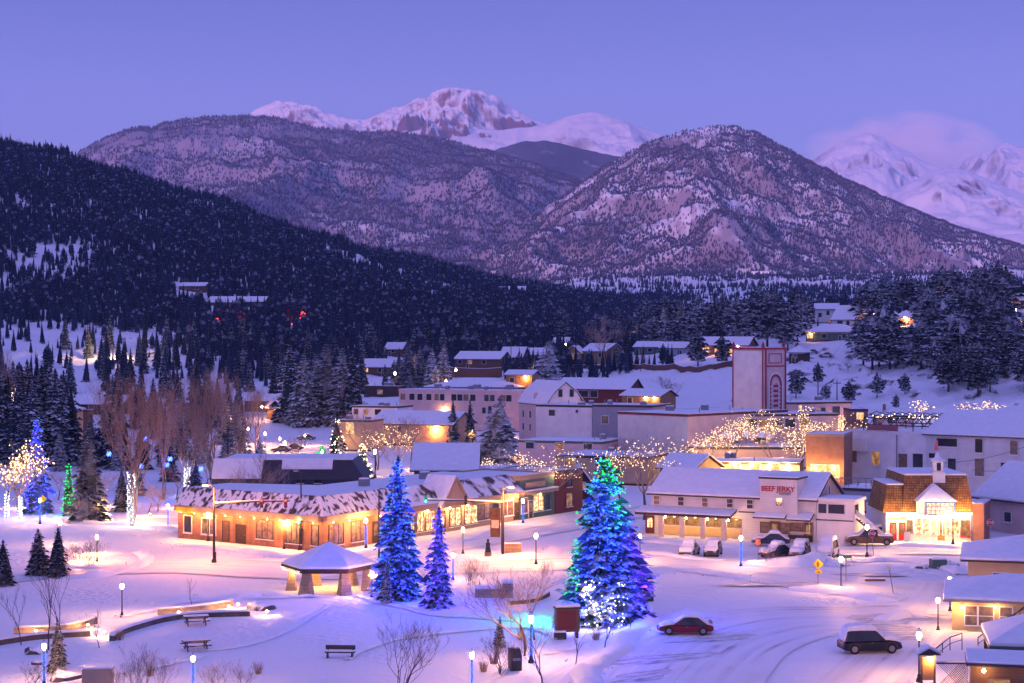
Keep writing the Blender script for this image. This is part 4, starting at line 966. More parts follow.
# false front tower
ta, tb = s.lx(760, -.9), s.lx(797, -.9)
MB().box(ta, -.9, 2.9, tb, 3.0, 7.55).build('false_front', WHITESIDING, s.o)
MB().box(ta-.15, -1.05, 7.55, tb+.15, 3.1, 7.75).build('false_front_cap', TRIMDARK, s.o); MB().box(ta-.1, -1.0, 7.755, tb+.1, 3.0, 7.9).build('cap_snow', ROOFSNOW, s.o, bevel=.05)
SIGNRED = mat('sign_red', (0.5, 0.02, 0.05), 0.5, 0.1, 4); SIGNGREY = mat('sign_grey', (0.12, 0.11, 0.14), 0.5, 0.1, 4)
tm = (ta+tb)/2
s.text('BEEF JERKY', tm-.05, 6.35, .62, m=SIGNRED, y=-.9, bold=.02); s.text('OUTLET', tm+.85, 5.82, .3, m=SIGNGREY, y=-.9, bold=.01)
y0_ = s.y0; s.y0 = -.9; s.win(tm+.1, 4.35, .75, .85, frame=WHITEPAINT, mull=(1, 2)); s.y0 = y0_
# right shop canopies and windows
s.shed(s.lx(757), s.lx(789), -1.7, -.92, 2.75, 3.15, name='canopy'); s.shed(s.lx(790), s.x1-.2, -1.7, -.02, 2.65, 3.3, name='canopy')
s.win(s.lx(766), .9, 1.3, 1.2, pane=CURTAIN, frame=WOODBROWN); s.door(s.lx(775), 1.1, 2.2, m=WOODBROWN, glass=LITDIM, frame=WOODBROWN); s.win(s.lx(785), .9, 1.3, 1.2, pane=CURTAIN, frame=WOODBROWN); s.win(s.lx(800), 1.2, 2.3, 1.1, pane=CURTAIN, frame=WHITEPAINT)
s.door(s.x1-.9, 1.0, 2.3, m=WOODDARK, frame=TRIMTAN, glass=LITDIM); 
b = MB(); x = s.lx(800); b.box(x-1.3, -.65, .35, x+1.3, -.6, .85); b.box(x-1.3, -.6, .35, x+1.3, -.2, .42); b.box(x-1.2, -.6, 0, x-1.1, -.25, .35); b.box(x+1.1, -.6, 0, x+1.2, -.25, .35); b.build('porch_bench', WOODDARK, s.o)
# glazed upper porch on the right end, with an outside stair
s2 = Bld('glazed_porch', 'white two storey porch with a band of dark windows and an outside stair', 'building', Vector((fr[0], fr[1]))+dirv*.06, Vector((fr[0], fr[1]))+dirv*4.6, 0)
s2.walls(s2.x0, s2.x1, 0, 5, 0, 5.1, WHITEWALL)
s2.flat(s2.x0-.2, s2.x1+.2, -.2, 5, 5.15, .15, WHITEPAINT)
for u, w in ((s2.x0+.75, 1.0), (0.2, 2.0)): s2.win(u, 3.6, w, 1.1, frame=WHITEPAINT, sill=False)
s2.win(1.2, 3.6, 1.8, 1.1, 'right', frame=WHITEPAINT, sill=False); MB().box(s2.x0, -.06, 2.7, s2.x1, -.003, 2.85).build('band', TRIMDARK, s2.o)
b = MB()
for i in range(12): b.box(s2.x1+.1+i*.3*0+.1, .2+i*.0, 0, s2.x1+.2, .3, .1)
b = MB(); n = 13
for i in range(n): x = s2.x1+3.6-i*.27; b.box(x-.16, 1.0, .2+i*.21, x+.16, 2.1, .26+i*.21)
b.loft([[(s2.x1+3.8, y, 0), (s2.x1+.1, y, 2.85), (s2.x1+.1, y, 3.1), (s2.x1+3.8, y, .25)] for y in (.92, 1.0)])
b.build('stair', WOODDARK, s2.o)
b = MB(); b.loft([[(s2.x1+3.8, y, .5), (s2.x1+.1, y, 3.35), (s2.x1+.1, y, 4.1), (s2.x1+3.8, y, 1.25)] for y in (.86, .9)]); b.build('stair_rail', WHITEPAINT, s2.o)

# ---- 4 shingled candy shop with the little cupola
s = Bld('shingled_shop', 'brightly lit shop with wood shingled mansard, white gable porch and cupola', 'building', G(886, 541), G(971, 541), 0)
zt = s.zp(476)
s.walls(s.x0, s.x1, 0, 12, 0, 3.5, WHITEPAINT)
xm = s.lx(902)
b = MB(); b.loft([[(xm, -.5, 3.45), (s.x1+.3, -.5, 3.45), (s.x1+.3, 12, 3.45), (xm, 12, 3.45)], [(xm+.5, .9, zt), (s.x1-.3, .9, zt), (s.x1-.3, 11, zt), (xm+.5, 11, zt)]]); b.build('mansard', SHINGLE, s.o)
b = MB(); b.loft([[(s.x0-.4, -.35, 3.45), (xm-.01, -.35, 3.45), (xm-.01, 9, 3.45), (s.x0-.4, 9, 3.45)], [(s.x0+.3, .8, zt-1.2), (xm+.2, .8, zt-1.2), (xm+.2, 9, zt-1.2), (s.x0+.3, 9, zt-1.2)]]); b.build('side_mansard', SHINGLE, s.o)
MB().box(xm+.5, .85, zt+.005, s.x1-.3, 11, zt+.25).build('snow_cover', ROOFSNOW, s.o, bevel=.08); MB().box(s.x0+.3, .8, zt-1.19, xm+.45, 9, zt-.98).build('snow_cover', ROOFSNOW, s.o, bevel=.06)
MB().box(s.x0-.05, -.55, 3.2, s.x1+.05, -.01, 3.44).build('soffit', WHITEPAINT, s.o)
# gable porch
ga, gb = s.lx(916, -1.4), s.lx(957, -1.4); gm_ = (ga+gb)/2
MB().box(ga+.3, -1.4, 3.21, gb-.3, .5, 4.9).build('porch_gable_box', WHITEPAINT, s.o)
s_y0 = s.y0; s.y0 = -1.4
BULBSIGN = lit_window('lit_sign_board', (0.8, 0.3, 0.15), (1.0, 0.75, 0.5), 1.6, 4.0)
s.win(gm_+.45, 3.35, 3.3, 1.35, pane=BULBSIGN, frame=mat('blue_trim', (0.05, 0.14, 0.42), 0.5, .1, 3), mull=(6, 3), sill=False, fr=.16)
s.y0 = s_y0
b = MB(); X0, X1, Y0, Y1 = ga, gb, -1.9, 2.5
b.add([(X0, Y0, 4.9), (X1, Y0, 4.9), (X1, Y1, 4.9), (X0, Y1, 4.9), (gm_, Y0+1.6, 7.0), (gm_, Y1, 7.0)], [(0, 1, 4), (1, 2, 5, 4), (2, 3, 5), (3, 0, 4, 5), (3, 2, 1, 0)]); b.build('porch_roof', ROOFSNOW, s.o, bevel=.08)
# cupola and pennant
cxq = s.lx(938, 1.2)
cup = MB().box(cxq-.75, .6, zt-.9, cxq+.75, 2.1, zt+.45).build('cupola', WHITEPAINT, s.o, bevel=.03)
MB().box(cxq-.55, .8, zt+.455, cxq+.55, 1.9, zt+1.75).build('lantern', WHITEPAINT, cup); MB().box(cxq-.25, .77, zt+.6, cxq+.25, .795, zt+1.55).build('louvre', GLASS, cup)
MB().lathe([(.95, zt+1.76), (.9, zt+1.85), (.35, zt+2.25), (.02, zt+2.9)], 8, 0, (cxq, 1.35)).build('cupola_roof', ROOFSNOW, cup)
fp = MB().tube([(cxq, 1.35, zt+2.8), (cxq, 1.35, zt+4.3)], .035, 6).build('flagpole', GREYMETAL, cup)
b = MB(); b.add([(cxq+.02, 1.34, zt+3.1), (cxq+.02, 1.34, zt+4.25), (cxq-.28, 1.3, zt+4.1), (cxq-.42, 1.4, zt+3.0), (cxq+.02, 1.37, zt+3.1), (cxq+.02, 1.37, zt+4.25), (cxq-.28, 1.33, zt+4.1), (cxq-.42, 1.43, zt+3.0)], [(0, 1, 2, 3), (7, 6, 5, 4), (0, 3, 7, 4), (1, 5, 6, 2), (2, 6, 7, 3)]); b.build('flag', mat('pink_cloth', (0.6, 0.12, 0.16), 0.8, .2, 6), cup)
# shopfront
REDDOOR = mat('red_door', (0.5, 0.03, 0.03), 0.4, .1, 3)
s.door(s.lx(893), .85, 2.2, m=REDDOOR, glass=LITDIM); s.door(s.lx(902), .85, 2.2, m=REDDOOR, glass=LITDIM)
MB().box(s.lx(888), -.08, 2.5, s.lx(906), -.01, 2.85).build('name_board', mat('board_brown', (.2, .11, .08), .6, .3, 6), s.o)
s.win(s.lx(909.5), .9, .8, 1.6, pane=LITDIM, frame=mat('pale_blue_paint', (.3, .42, .6), .5, .1, 3), sill=False)
for px, w in ((922, 1.7), (935, .9), (951, 2.0)): s.win(s.lx(px), .7, w, 2.0, pane=LITSHOP, frame=WHITEPAINT, mull=(2, 1), sill=False)
s.door(s.lx(941), .9, 2.3, m=mat('brass_door', (.3, .2, .07), .4, .1, 3), glass=LITDIM)
s.win(s.lx(965), .5, 1.0, 1.9, pane=LITDIM, frame=REDDOOR, sill=False)
for px in (889, 898, 912, 922, 932, 943, 953, 965):
    s.wall_lamp(s.lx(px), -.5, 3.1, watt=170, col=(1, .58, .25), glow=LAMPGLOW_W, name='soffit_lamp')
for px in (925, 938, 952):
    x = s.lx(px, -2.6); point_light('sign_light', (x, -2.6, 5.0), (1, .6, .3), 60, .1, s.o)
    MB().tube([(x, -1.45, 5.0), (x, -2.55, 5.15)], .03, 5).build('sign_lamp_arm', METAL, s.o); MB().lathe([(.02, 5.02), (.1, 5.06), (.1, 5.16)], 8, 0, (x, -2.6)).build('sign_lamp', WALLGLOW, s.o)
for px in (886, 905, 921, 957, 968): point_light('mansard_uplight', (s.lx(px, -1.2), -1.2, 3.6), (1, .5, .13), 190, .1, s.o)
b = MB(); x = s.lx(907, -1.4)
for yy in (-1.75, -1.2): b.loft([[(x-.35, yy, 0), (x+.35, yy, 0), (x+.35, yy+.03, 0), (x-.35, yy+.03, 0)], [(x-.35, -1.5, 1.2), (x+.35, -1.5, 1.2), (x+.35, -1.47, 1.2), (x-.35, -1.47, 1.2)]])
sb = b.build('sandwich_board', WHITEPAINT, None); sb.matrix_world = s.o.matrix_basis.copy(); tag(sb, 'white folding sandwich board standing outside the red doors', 'sign')
# brick wing and long shed to the right
s = Bld('brick_wing', 'small plain brick wing with snow on its flat roof, right of the brightly lit shop', 'building', G(972.5, 542.5), G(984, 543), 0)
s.walls(s.x0, s.x1, 0, 6, 0, 4.5, REDBRICK); s.flat(s.x0, s.x1, 0, 6, 4.5, .15, REDBRICK)
s = Bld('long_shed', 'long low pale shed under a wide blue snowy roof at the right edge', 'building', A(977, 221), A(1085, 205), 0)
s.walls(s.x0, s.x1, 0, 12, 0, 4.3, PINKWALL); s.gable(s.x0, s.x1, 0, 12, 4.3, 8.3, 'x', .6, TRIMDARK, PINKWALL)
s.door(s.x0+1.6, 1.6, 3.2, m=WOODDARK); s.win(s.x0+5.5, 1.4, 1.2, 1.2)
# ------------------------------------------------------------------ buildings of the middle distance and the hillsides
def simple(name, label, pxl, pxr, Dl, Dr, depth, eave, top, roof='gable', wall=None, wins=(), axis='x', rm=None, cat='house', o=0.6, ym=None, group=None, par=.3, trim=None, z0=None, frame=None, ts=.26, hw=None):
    """eave and top are pixel rows; wins: (px, py centre, w, h, pane)"""
    if hw:      # find the distance at which the wall stands hw metres tall on the slope
        pm = (pxl+pxr)/2; D = (Dl+Dr)/2
        for _ in range(12): D = 0.5*D+0.5*G(pm, eave+hw*F/D).y
        Dl, Dr = D+(Dl-Dr)/2, D-(Dl-Dr)/2
    if hw: HOUSE_VIEW.append((pxl-3, pxr+3, (Dl+Dr)/2))
    s = Bld(name, label, cat, A(pxl, Dl), A(pxr, Dr), z0, group)
    ze = s.zp(eave); s.walls(s.x0, s.x1, 0, depth, 0, ze, wall or WHITEWALL)
    k = depth/2 if ym is None else ym
    if roof == 'gable': s.gable(s.x0, s.x1, 0, depth, ze, s.zp(top, k if axis == 'x' else 2), axis, o, rm, wall, ym=ym if axis == 'x' else None, ts=ts)
    elif roof == 'hip': s.hip(s.x0, s.x1, 0, depth, ze, s.zp(top, k), o, rm, ts=ts)
    elif roof == 'flat': s.flat(s.x0, s.x1, 0, depth, ze-par, par, trim)
    elif roof == 'shed': s.shed(s.x0-o, s.x1+o, -o, depth+o, ze+.02, s.zp(top, depth), name='roof', bevel=.09, ts=ts)
    for px, py, w, h, pane in wins:
        s.win(s.lx(px), s.zp(py)-h/2, w, h, pane=pane, frame=frame, sill=False)
    s.ze = ze; q = random.Random(int(pxl*7+eave))
    if roof == 'flat' and s.w > 7:
        for _ in range(max(2, int(s.w/8))): ventbox(s, q.uniform(s.x0+1.5, s.x1-1.5), q.uniform(2, depth-2), ze-par+.25, q.uniform(.7, 1.6), q.uniform(.7, 1.3), q.uniform(.5, 1.0))
        for _ in range(2): x = q.uniform(s.x0+1, s.x1-1); y = q.uniform(1.5, depth-1.5); MB().tube([(x, y, ze-par), (x, y, ze+.9)], .09, 6).build('vent_pipe', GREYMETAL, s.o)
    elif cat == 'house':
        s.chimney(q.uniform(s.x0*.6, s.x1*.6), k*1.05, ze, s.zp(top, k)+.9, .55); s.door(q.choice((-.22, .24))*s.w, .95, 2.0, m=WOODDARK)
    if roof != 'flat': MB().box(s.x0-.05, -.035, ze-.22, s.x1+.05, -.003, ze-.03).build('frieze_board', WHITEPAINT, s.o)
    MB().box(s.x0-.02, -.03, -.1, s.x1+.02, -.003, .35).build('plinth', TRIMDARK, s.o)
    return s
# --- just behind the street
simple('timber_lodge', 'long timber building with a broad blue snowy roof behind the gabled shops', 414, 476, 262, 262, 15, 470, 445, 'gable', WOODBROWN, [(430, 472.5, 1.4, .9, LITDIM), (460, 472.5, 1.4, .9, GLASS)], ym=8, cat='building')
simple('low_hall', 'low pale hall with a wide snowy roof behind the row end of shops', 476, 556, 258, 262, 16, 487, 468, 'gable', PINKWALL, [(500, 489, 1.2, .8, GLASS), (540, 489, 1.2, .8, LITDIM)], ym=8, cat='building')
simple('dark_gable_house', 'small dark gabled building behind the tip of the tallest lit tree', 570, 592, 262, 262, 9, 484, 468, 'gable', WOODDARK, [(581, 486, 1.3, 1.1, LITDIM)], axis='y', cat='building')
simple('green_edged_block', 'long flat block with a dark green roof edge under the white barn', 518, 602, 318, 312, 14, 441, 441, 'flat', PINKWALL, [(530, 446, 1.6, 1.2, GLASS), (560, 446, 1.6, 1.2, LITDIM), (588, 446, 1.6, 1.2, GLASS)], cat='building', trim=GREENWALL)
simple('snowy_flat_block', 'flat snowy block of shops left of the pavilion with the pink roof', 556, 648, 292, 286, 16, 456, 456, 'flat', TANWALL, [(570, 462, 1.8, 1.4, LITDIM), (600, 462, 1.8, 1.4, GLASS), (630, 462, 1.8, 1.4, LITDIM)], cat='building')
s = simple('market_pavilion', 'open sided pavilion with a pink snowy gable roof and slatted walls', 660, 694, 276, 272, 8, 468, 455, 'gable', WOODTAN, [(666, 471, .8, 1.0, LITDIM), (673, 471, .8, 1.0, LITDIM), (680, 471, .8, 1.0, LITDIM), (687, 471, .8, 1.0, LITDIM)], cat='pavilion')
s = simple('cream_arcade', 'low cream arcade glowing with warm lamps below the pink terrace building', 690, 800, 283, 279, 12, 462, 462, 'flat', YELLOWWALL, [(700, 468, 1.6, 1.6, LITWARM), (716, 468, 1.6, 1.6, LITDIM), (735, 468, 1.6, 1.6, LITWARM), (755, 468, 1.6, 1.6, LITWARM), (775, 468, 1.6, 1.6, LITWARM)], cat='building')
for px in (705, 716, 735, 752, 770, 788): s.wall_lamp(s.lx(px), -.3, s.zp(463), watt=600, col=(1, .48, .14), r=.28)
for px in (712, 745, 765, 780): point_light('arcade_light', (s.lx(px), -3.5, s.zp(468)), (1, .48, .14), 1500, .3, s.o)
s = simple('orange_brick_block', 'tall plain orange brick block glowing from street lamps beside the white warehouse', 806, 844, 278, 276, 10, 434, 434, 'flat', BRICK, [(818, 471, 2.2, 2.0, LITWARM), (832, 471, 2.2, 2.0, LITWARM)], cat='building', trim=TRIMTAN)
for px in (815, 834): s.wall_lamp(s.lx(px), -.3, s.zp(466), watt=700, col=(1, .45, .12), r=.25)
# --- terrace buildings under the tower
s = simple('white_box_building', 'big plain white box of a building with one pink side and a red roof edge', 618, 688, 318, 306, 30, 413, 413, 'flat', PINKWALL, [], cat='building', trim=REDWALL)
MB().box(s.x0+.01, -.05, 0, s.x1-.01, -.003, s.ze-.6).build('white_panel', WHITESIDING, s.o)
for v_, z_ in ((5, 2.5), (9, 2.5), (14, 4.6), (20, 4.6)): s.win(v_, z_, 1.3, 1.6, 'right', sill=False)
s = simple('pink_terrace', 'pink building with a row of dark windows and a roof terrace behind the lit trees', 733, 838, 318, 322, 14, 414, 414, 'flat', PINKWALL, [(741, 424, 2.4, 1.8, GLASS), (752, 423, 2.0, 1.6, GLASS), (764, 423, 2.0, 1.6, LITDIM), (777, 423, 2.0, 1.6, GLASS), (790, 423, 2.0, 1.6, GLASS), (805, 423, 2.0, 1.6, LITDIM), (738, 438, 3.0, 2.4, WOODDARK), (760, 440, 2.4, 2.0, GLASS)], cat='building', trim=TRIMDARK)
for i, px in enumerate((726, 746, 764)):
    p = A(px, 305); t = thing('patio_umbrella', ['white patio umbrella nearest the dark doorway of the pink terrace', 'white patio umbrella in the middle of the three on the pink terrace', 'white patio umbrella closest to the tower base on the pink terrace'][i], 'umbrella', (p.x, p.y, 0), 0, 'umbrellas on the pink terrace')
    zb = ZP(437, 305); MB().tube([(0, 0, zb-2.6), (0, 0, zb+.1)], .05, 6).build('pole', METAL, t); MB().lathe([(2.0, zb), (1.95, zb+.08), (.05, zb+1.2)], 8).build('canopy', ROOFSNOW, t); 
s = simple('terrace_deck', 'snowy terrace deck with a pale parapet holding the umbrellas', 690, 800, 300, 299, 12, 447, 447, 'flat', PINKWALL, [], cat='terrace')
# --- the tower
fc = A(764, 343); s = Bld('theatre_tower', 'tall square theatre tower with a blank white side, red corner strips and an arched front', 'tower', fc+Vector((-5.6, 5.4, 0)), fc, 0.6)
zt = s.zp(349)
s.walls(s.x0, s.x1, 0, 7.6, 0, zt, PINKWALL)
REDTRIM = mat('red_paint', (0.36, 0.04, 0.07), 0.6, .1, 3)
MB().box(s.x0+.35, -.08, 0, s.x1-.55, -.003, zt-.35).build('white_side', WHITEWALL, s.o)
b = MB()
for x in (s.x0-.1, s.x1-.42): b.box(x+.06, -.14, 0, x+.24, .05, zt+.1)
b.box(s.x0-.16, -.2, zt-.1, s.x1+.02, .12, zt+.25)
for y in (.35, 7.2): b.box(s.x1-.02, y, 0, s.x1+.18, y+.35, zt+.1)
b.box(s.x1-.06, -.15, zt-.1, s.x1+.24, 7.75, zt+.25); b.box(s.x1, .7, zt-3.6, s.x1+.12, 7.2, zt-3.35); b.build('red_trim', REDTRIM, s.o)
b = MB()
for yy in (1.6, 5.9): b.box(s.x1, yy, zt-2.9, s.x1+.1, yy+.14, zt-.9)
b.box(s.x1, 1.74, zt-2.9, s.x1+.1, 5.9, zt-2.76); b.box(s.x1, 1.74, zt-1.04, s.x1+.1, 5.9, zt-.9); b.build('panel_frame', REDTRIM, s.o)
def arch(yc, r, zb, ztop, th, x):
    """arched band standing off the right face"""
    b = MB(); N = 16
    outer = [(yc-r, zb)]+[(yc-r*math.cos(math.pi*i/N), ztop+r*math.sin(math.pi*i/N)) for i in range(N+1)]+[(yc+r, zb)]
    q = r-th; inner = [(yc-q, zb)]+[(yc-q*math.cos(math.pi*i/N), ztop+q*math.sin(math.pi*i/N)) for i in range(N+1)]+[(yc+q, zb)]
    b.loft([[(x, a[0], a[1]), (x+.14, a[0], a[1]), (x+.14, c[0], c[1]), (x, c[0], c[1])] for a, c in zip(outer, inner)])
    return b
yc = 3.95
arch(yc, 2.5, 2, zt-7.2, .35, s.x1).build('arch_band', WHITEPAINT, s.o); arch(yc, 2.05, 2, zt-7.2, .45, s.x1).build('arch_band', REDTRIM, s.o); arch(yc, 1.15, 2, zt-7.6, .2, s.x1).build('arch_band', WHITEPAINT, s.o)
b = MB(); z = 2.4
while z < zt-7.4:
    b.box(s.x1, yc-.95, z, s.x1+.07, yc+.95, z+.5); z += 1.0
b.build('tracery', REDTRIM, s.o)
b = MB(); z = 2.4
while z < zt-7.4:
    for y in (yc-1.9, yc+1.35): b.box(s.x1+.002, y, z, s.x1+.16, y+.28, z+.28)
    z += .8
b.build('stud_row', WHITEPAINT, s.o)
r = MB().box(s.x0, .1, zt+.003, s.x1-.08, 7.5, zt+.2).build('roof', TRIMDARK, s.o); MB().box(s.x0+.1, .15, zt+.21, s.x1-.1, 7.4, zt+.45).build('snow_cover', ROOFSNOW, r, bevel=.1)
for x, y in ((s.x0+.1, .1), (s.x1-.3, .1), (s.x1-.3, 7.2)): MB().lathe([(.35, zt+.2), (.35, zt+.9), (.05, zt+1.5)], 6, 0, (x, y)).build('finial', REDTRIM, s.o)
simple('pink_low_block', 'low pink block with small windows just right of the tower, below the snowy slope', 789, 852, 372, 378, 12, 402, 402, 'flat', PINKSIDE, [(800, 411, .8, 2.6, LITWARM), (816, 411, 1.4, 1.4, LITDIM), (823, 411, 1.2, 1.6, GLASS), (836, 411, 2.0, 2.0, GLASS)], cat='building')
simple('small_brick_shed', 'small square brick building with a snowy top beside the low pink block', 851, 868, 350, 350, 8, 409, 409, 'flat', REDBRICK, [(860, 416, 1.4, 1.4, LITWARM)], cat='building')
simple('snow_roofed_cottage', 'little cottage showing only its white hip roof above the rooftop truss', 882, 914, 345, 345, 9, 417, 409, 'hip', PINKWALL, [(890, 421, 1, 1, GLASS)])
# --- white warehouse
s = Bld('white_warehouse', 'long two storey white warehouse with small windows and a steel truss on its roof', 'building', A(845, 289), A(1070, 264), 0)
xs = s.lx(926)
s.walls(s.x0, xs, 0, 14, 0, s.zp(436), WHITEWALL); s.flat(s.x0, xs, 0, 14, s.zp(436), .3, WHITEWALL)
MB().box(s.lx(866), -.15, s.zp(436)+.32, s.lx(888), .25, s.zp(433)).build('raised_parapet', PINKWALL, s.o)
MB().box(xs+.02, .02, -.5, s.x1, 18, s.zp(435)).build('wall', WHITESIDING, s.o)
s.gable(xs, s.x1, 0, 18, s.zp(435), s.zp(411.5, 9), 'x', .5, TRIMDARK, WHITESIDING)
y0_ = 0
for px, py, w, h, pane in ((853, 461, 1.5, 2.0, CURTAIN), (876, 462, 1.5, 2.2, LITDIM), (903, 463, 1.6, 2.3, CURTAIN), (918, 463, 1.8, 2.5, GLASS), (952, 465, 1.4, 2.1, GLASS), (979, 444.5, 1.3, 2.2, GLASS), (1014, 445, 1.3, 2.2, CURTAIN), (979.5, 466, 1.6, 2.8, CURTAIN), (1005, 467, 1.4, 2.2, GLASS), (947, 442.6, 3.6, 1.3, GLASS), (932, 456.5, 1.1, .8, GLASS)):
    s.win(s.lx(px), s.zp(py)-h/2, w, h, pane=pane, frame=WHITEPAINT, sill=True)
MB().tube([(s.lx(897), -.1, .2), (s.lx(897), -.1, s.zp(437))], .09, 6).build('downpipe', GREYMETAL, s.o)
MB().box(s.lx(845), -.9, s.zp(455), s.lx(868), -.02, s.zp(442)).build('blank_sign_panel', WHITEPAINT, s.o)
b = MB(); za, zb_ = s.zp(436)+.2, s.zp(421); xa, xb = s.lx(868, 4), s.lx(934, 4)
for y in (2.5, 12):
    n = 12
    for i in range(n+1):
        x = xa+(xb-xa)*i/n
        if i % 3 == 0: b.tube([(x, y, za), (x, y, zb_)], .09, 5)
        if i < n: x2 = xa+(xb-xa)*(i+1)/n; b.tube([(x, y, zb_-(1.2 if i % 2 else 0)), (x2, y, zb_-(0 if i % 2 else 1.2))], .07, 4)
    b.tube([(xa, y, zb_), (xb, y, zb_)], .1, 5); b.tube([(xa, y, zb_-1.2), (xb, y, zb_-1.2)], .1, 5)
for i in range(9): x = xa+(xb-xa)*i/8; b.tube([(x, 2.5, zb_), (x, 7, zb_+.9), (x, 12, zb_)], .07, 4)
b.build('rooftop_truss', METAL, s.o)
b = MB(); b.box(s.lx(867, 1), 1.0, za, s.lx(898, 1), 1.06, za+1.1); b.build('roof_railing', mat('faded_red_rail', (.3, .12, .13), .6, .2, 3), s.o)
bulbs([(xa+rnd.random()*(xb-xa), rnd.uniform(2.5, 12), zb_+rnd.uniform(-.2, .5)) for _ in range(46)], .12, 'roof_string_light', B_WHITE, s.o)
s = simple('low_blue_block', 'low flat roofed block with a roof railing between the white shop and the shingled shop', 839, 908, 243, 238, 10, 489, 489, 'flat', GREYWALL, [(880, 497, 1.6, 1.8, GLASS)], cat='building')
b = MB()
for i in range(9): x = s.x0+s.w*i/8; b.tube([(x, .6, s.ze), (x, .6, s.ze+1.4)], .05, 4)
b.tube([(s.x0, .6, s.ze+1.4), (s.x1, .6, s.ze+1.4)], .06, 4); b.tube([(s.x0, .6, s.ze+.8), (s.x1, .6, s.ze+.8)], .05, 4); b.build('roof_railing', GREYMETAL, s.o)
MB().box(s.lx(884), .2, s.ze+.5, s.lx(895), .3, s.ze+1.4).build('roof_sign', mat('brown_sign', (.18, .12, .05), .6, .3, 4), s.o)
# --- barn and the sheds in front of it
s = Bld('gambrel_barn', 'tall white gambrel roofed barn building with two dark gable windows', 'building', A(519, 396), A(547, 379))
ze, zk, zr = s.zp(404), s.zp(392), s.zp(382, 0)
s.walls(s.x0, s.x1, 0, 9, 0, ze, PINKSIDE)
prof = [(-.3, ze-.1), (1.7, zk), (4.5, zr), (7.3, zk), (9.3, ze-.1)]
def gam(b, a0, a1, lo, hi): b.loft([[(a, c, z+lo) for c, z in prof]+[(a, c, z+hi) for c, z in prof[::-1]] for a in (a0, a1)])
b = MB(); gam(b, s.x0-.3, s.x1+.3, .02, .16); r = b.build('roof', TRIMDARK, s.o); b = MB(); gam(b, s.x0-.25, s.x1+.25, .165, .4); b.build('snow_cover', ROOFSNOW, r)
b = MB(); b.loft([[(a, c, z) for c, z in [(0.01, ze-.2)]+[(max(0.02, min(8.98, c)), z) for c, z in prof]+[(8.99, ze-.2)]] for a in (s.x0+.01, s.x1-.01)]); b.build('gable_wall', WHITEWALL, s.o)
for v_ in (3.2, 5.9): s.win(v_, zk-.9, 1.0, 1.7, 'right', sill=False)
for u in (-6, -1.5, 4): s.win(u, ze-3.2, 1.3, 1.6, sill=False); s.win(u, ze-6.2, 1.3, 1.6, pane=LITDIM if u > 0 else GLASS, sill=False)
b = MB(); b.loft([[(-1.3, .4, ze+.4), (1.3, .4, ze+.4), (0, .4, ze+2.6)], [(-1.3, 3, ze+.4), (1.3, 3, ze+.4), (0, 3, ze+2.6)]]); b.build('dormer', PINKSIDE, s.o)
simple('white_shed', 'plain white box shed standing in front of the gambrel barn', 536, 592, 348, 342, 12, 405, 405, 'flat', WHITEWALL, [(552, 413, 1.4, 1.2, GLASS), (577, 411, .6, .6, GLASS)], cat='building')
simple('grey_metal_shed', 'grey ribbed metal shed joined to the right of the plain white box shed', 592.5, 652, 341, 336, 12, 405, 405, 'flat', GREYWALL, [(605, 420, 1.4, 1.6, GLASS)], cat='building')
simple('dark_red_building', 'dark red building under a snowy shed roof behind the grey metal shed', 556, 628, 432, 424, 10, 389, 379, 'gable', REDWALL, [(582, 394, 3.4, 1.6, GLASS), (594, 394, 2.0, 1.6, GLASS)], ym=6, cat='building')
s = simple('log_booth', 'small honey coloured log booth with two lights under its eaves', 622, 660, 392, 386, 7, 396, 390, 'gable', LOG, [(630, 401, 1.2, 1.4, WOODDARK)], axis='x', cat='building', ym=4)
for px in (646, 655): s.wall_lamp(s.lx(px), -.3, s.ze-.2, watt=160, col=(1, .6, .25), r=.22)
# --- motel group
s = simple('pink_motel', 'long two storey pink motel with a row of small dark windows', 399, 522, 428, 414, 12, 390, 390, 'flat', PINKWALL, [(px, 397.5, 1.5, 1.6, GLASS if i % 4 else CURTAIN) for i, px in enumerate((403, 412, 420, 429, 437, 442, 454, 460, 466, 473, 487, 492, 503, 509))]+[(490, 410, 1.0, 2.2, GLASS), (484, 410, 1.0, 1.5, GLASS)], cat='motel', trim=PINKWALL)
s.wall_lamp(s.lx(445), -.3, s.zp(409), watt=300, col=(1, .5, .15), r=.3)
for x in (-9, 2, 11): ventbox(s, x, 6, s.ze+.2, 1.6, 1.4, 1.0)
simple('hip_roofed_annex', 'low annex under two snowy hip roofs above the long pink motel', 426, 518, 452, 446, 16, 388, 379, 'hip', TANWALL, [(440, 392, 1.2, 1.2, LITDIM)], cat='building')
s = simple('lamp_lit_lodge', 'lodge with a snowy roof and a wall glowing orange from one strong lamp', 372, 452, 388, 380, 12, 424, 412, 'gable', TANWALL, [(378, 430, 1.0, 1.6, LITDIM), (388, 430, 1.0, 1.6, LITDIM), (400, 430, 1.0, 1.6, CURTAIN), (412, 430, 1.0, 1.6, LITDIM)], ym=6, cat='building')
s.wall_lamp(s.lx(436), -.4, s.zp(426.5), glow=SODIUM, watt=900, col=(1, .36, .07), r=.42); s.wall_lamp(s.lx(352) if False else s.x0+1, -.3, s.zp(427), watt=120, col=(1, .5, .2))
simple('white_flat_block', 'white flat roofed block left of the lodge with the strong orange lamp', 352, 398, 404, 400, 9, 406, 406, 'flat', WHITEWALL, [(356, 412, 1.2, 1.3, GLASS), (366, 412, 1.2, 1.3, LITDIM), (378, 412, 1.6, 1.3, GLASS)], cat='building')
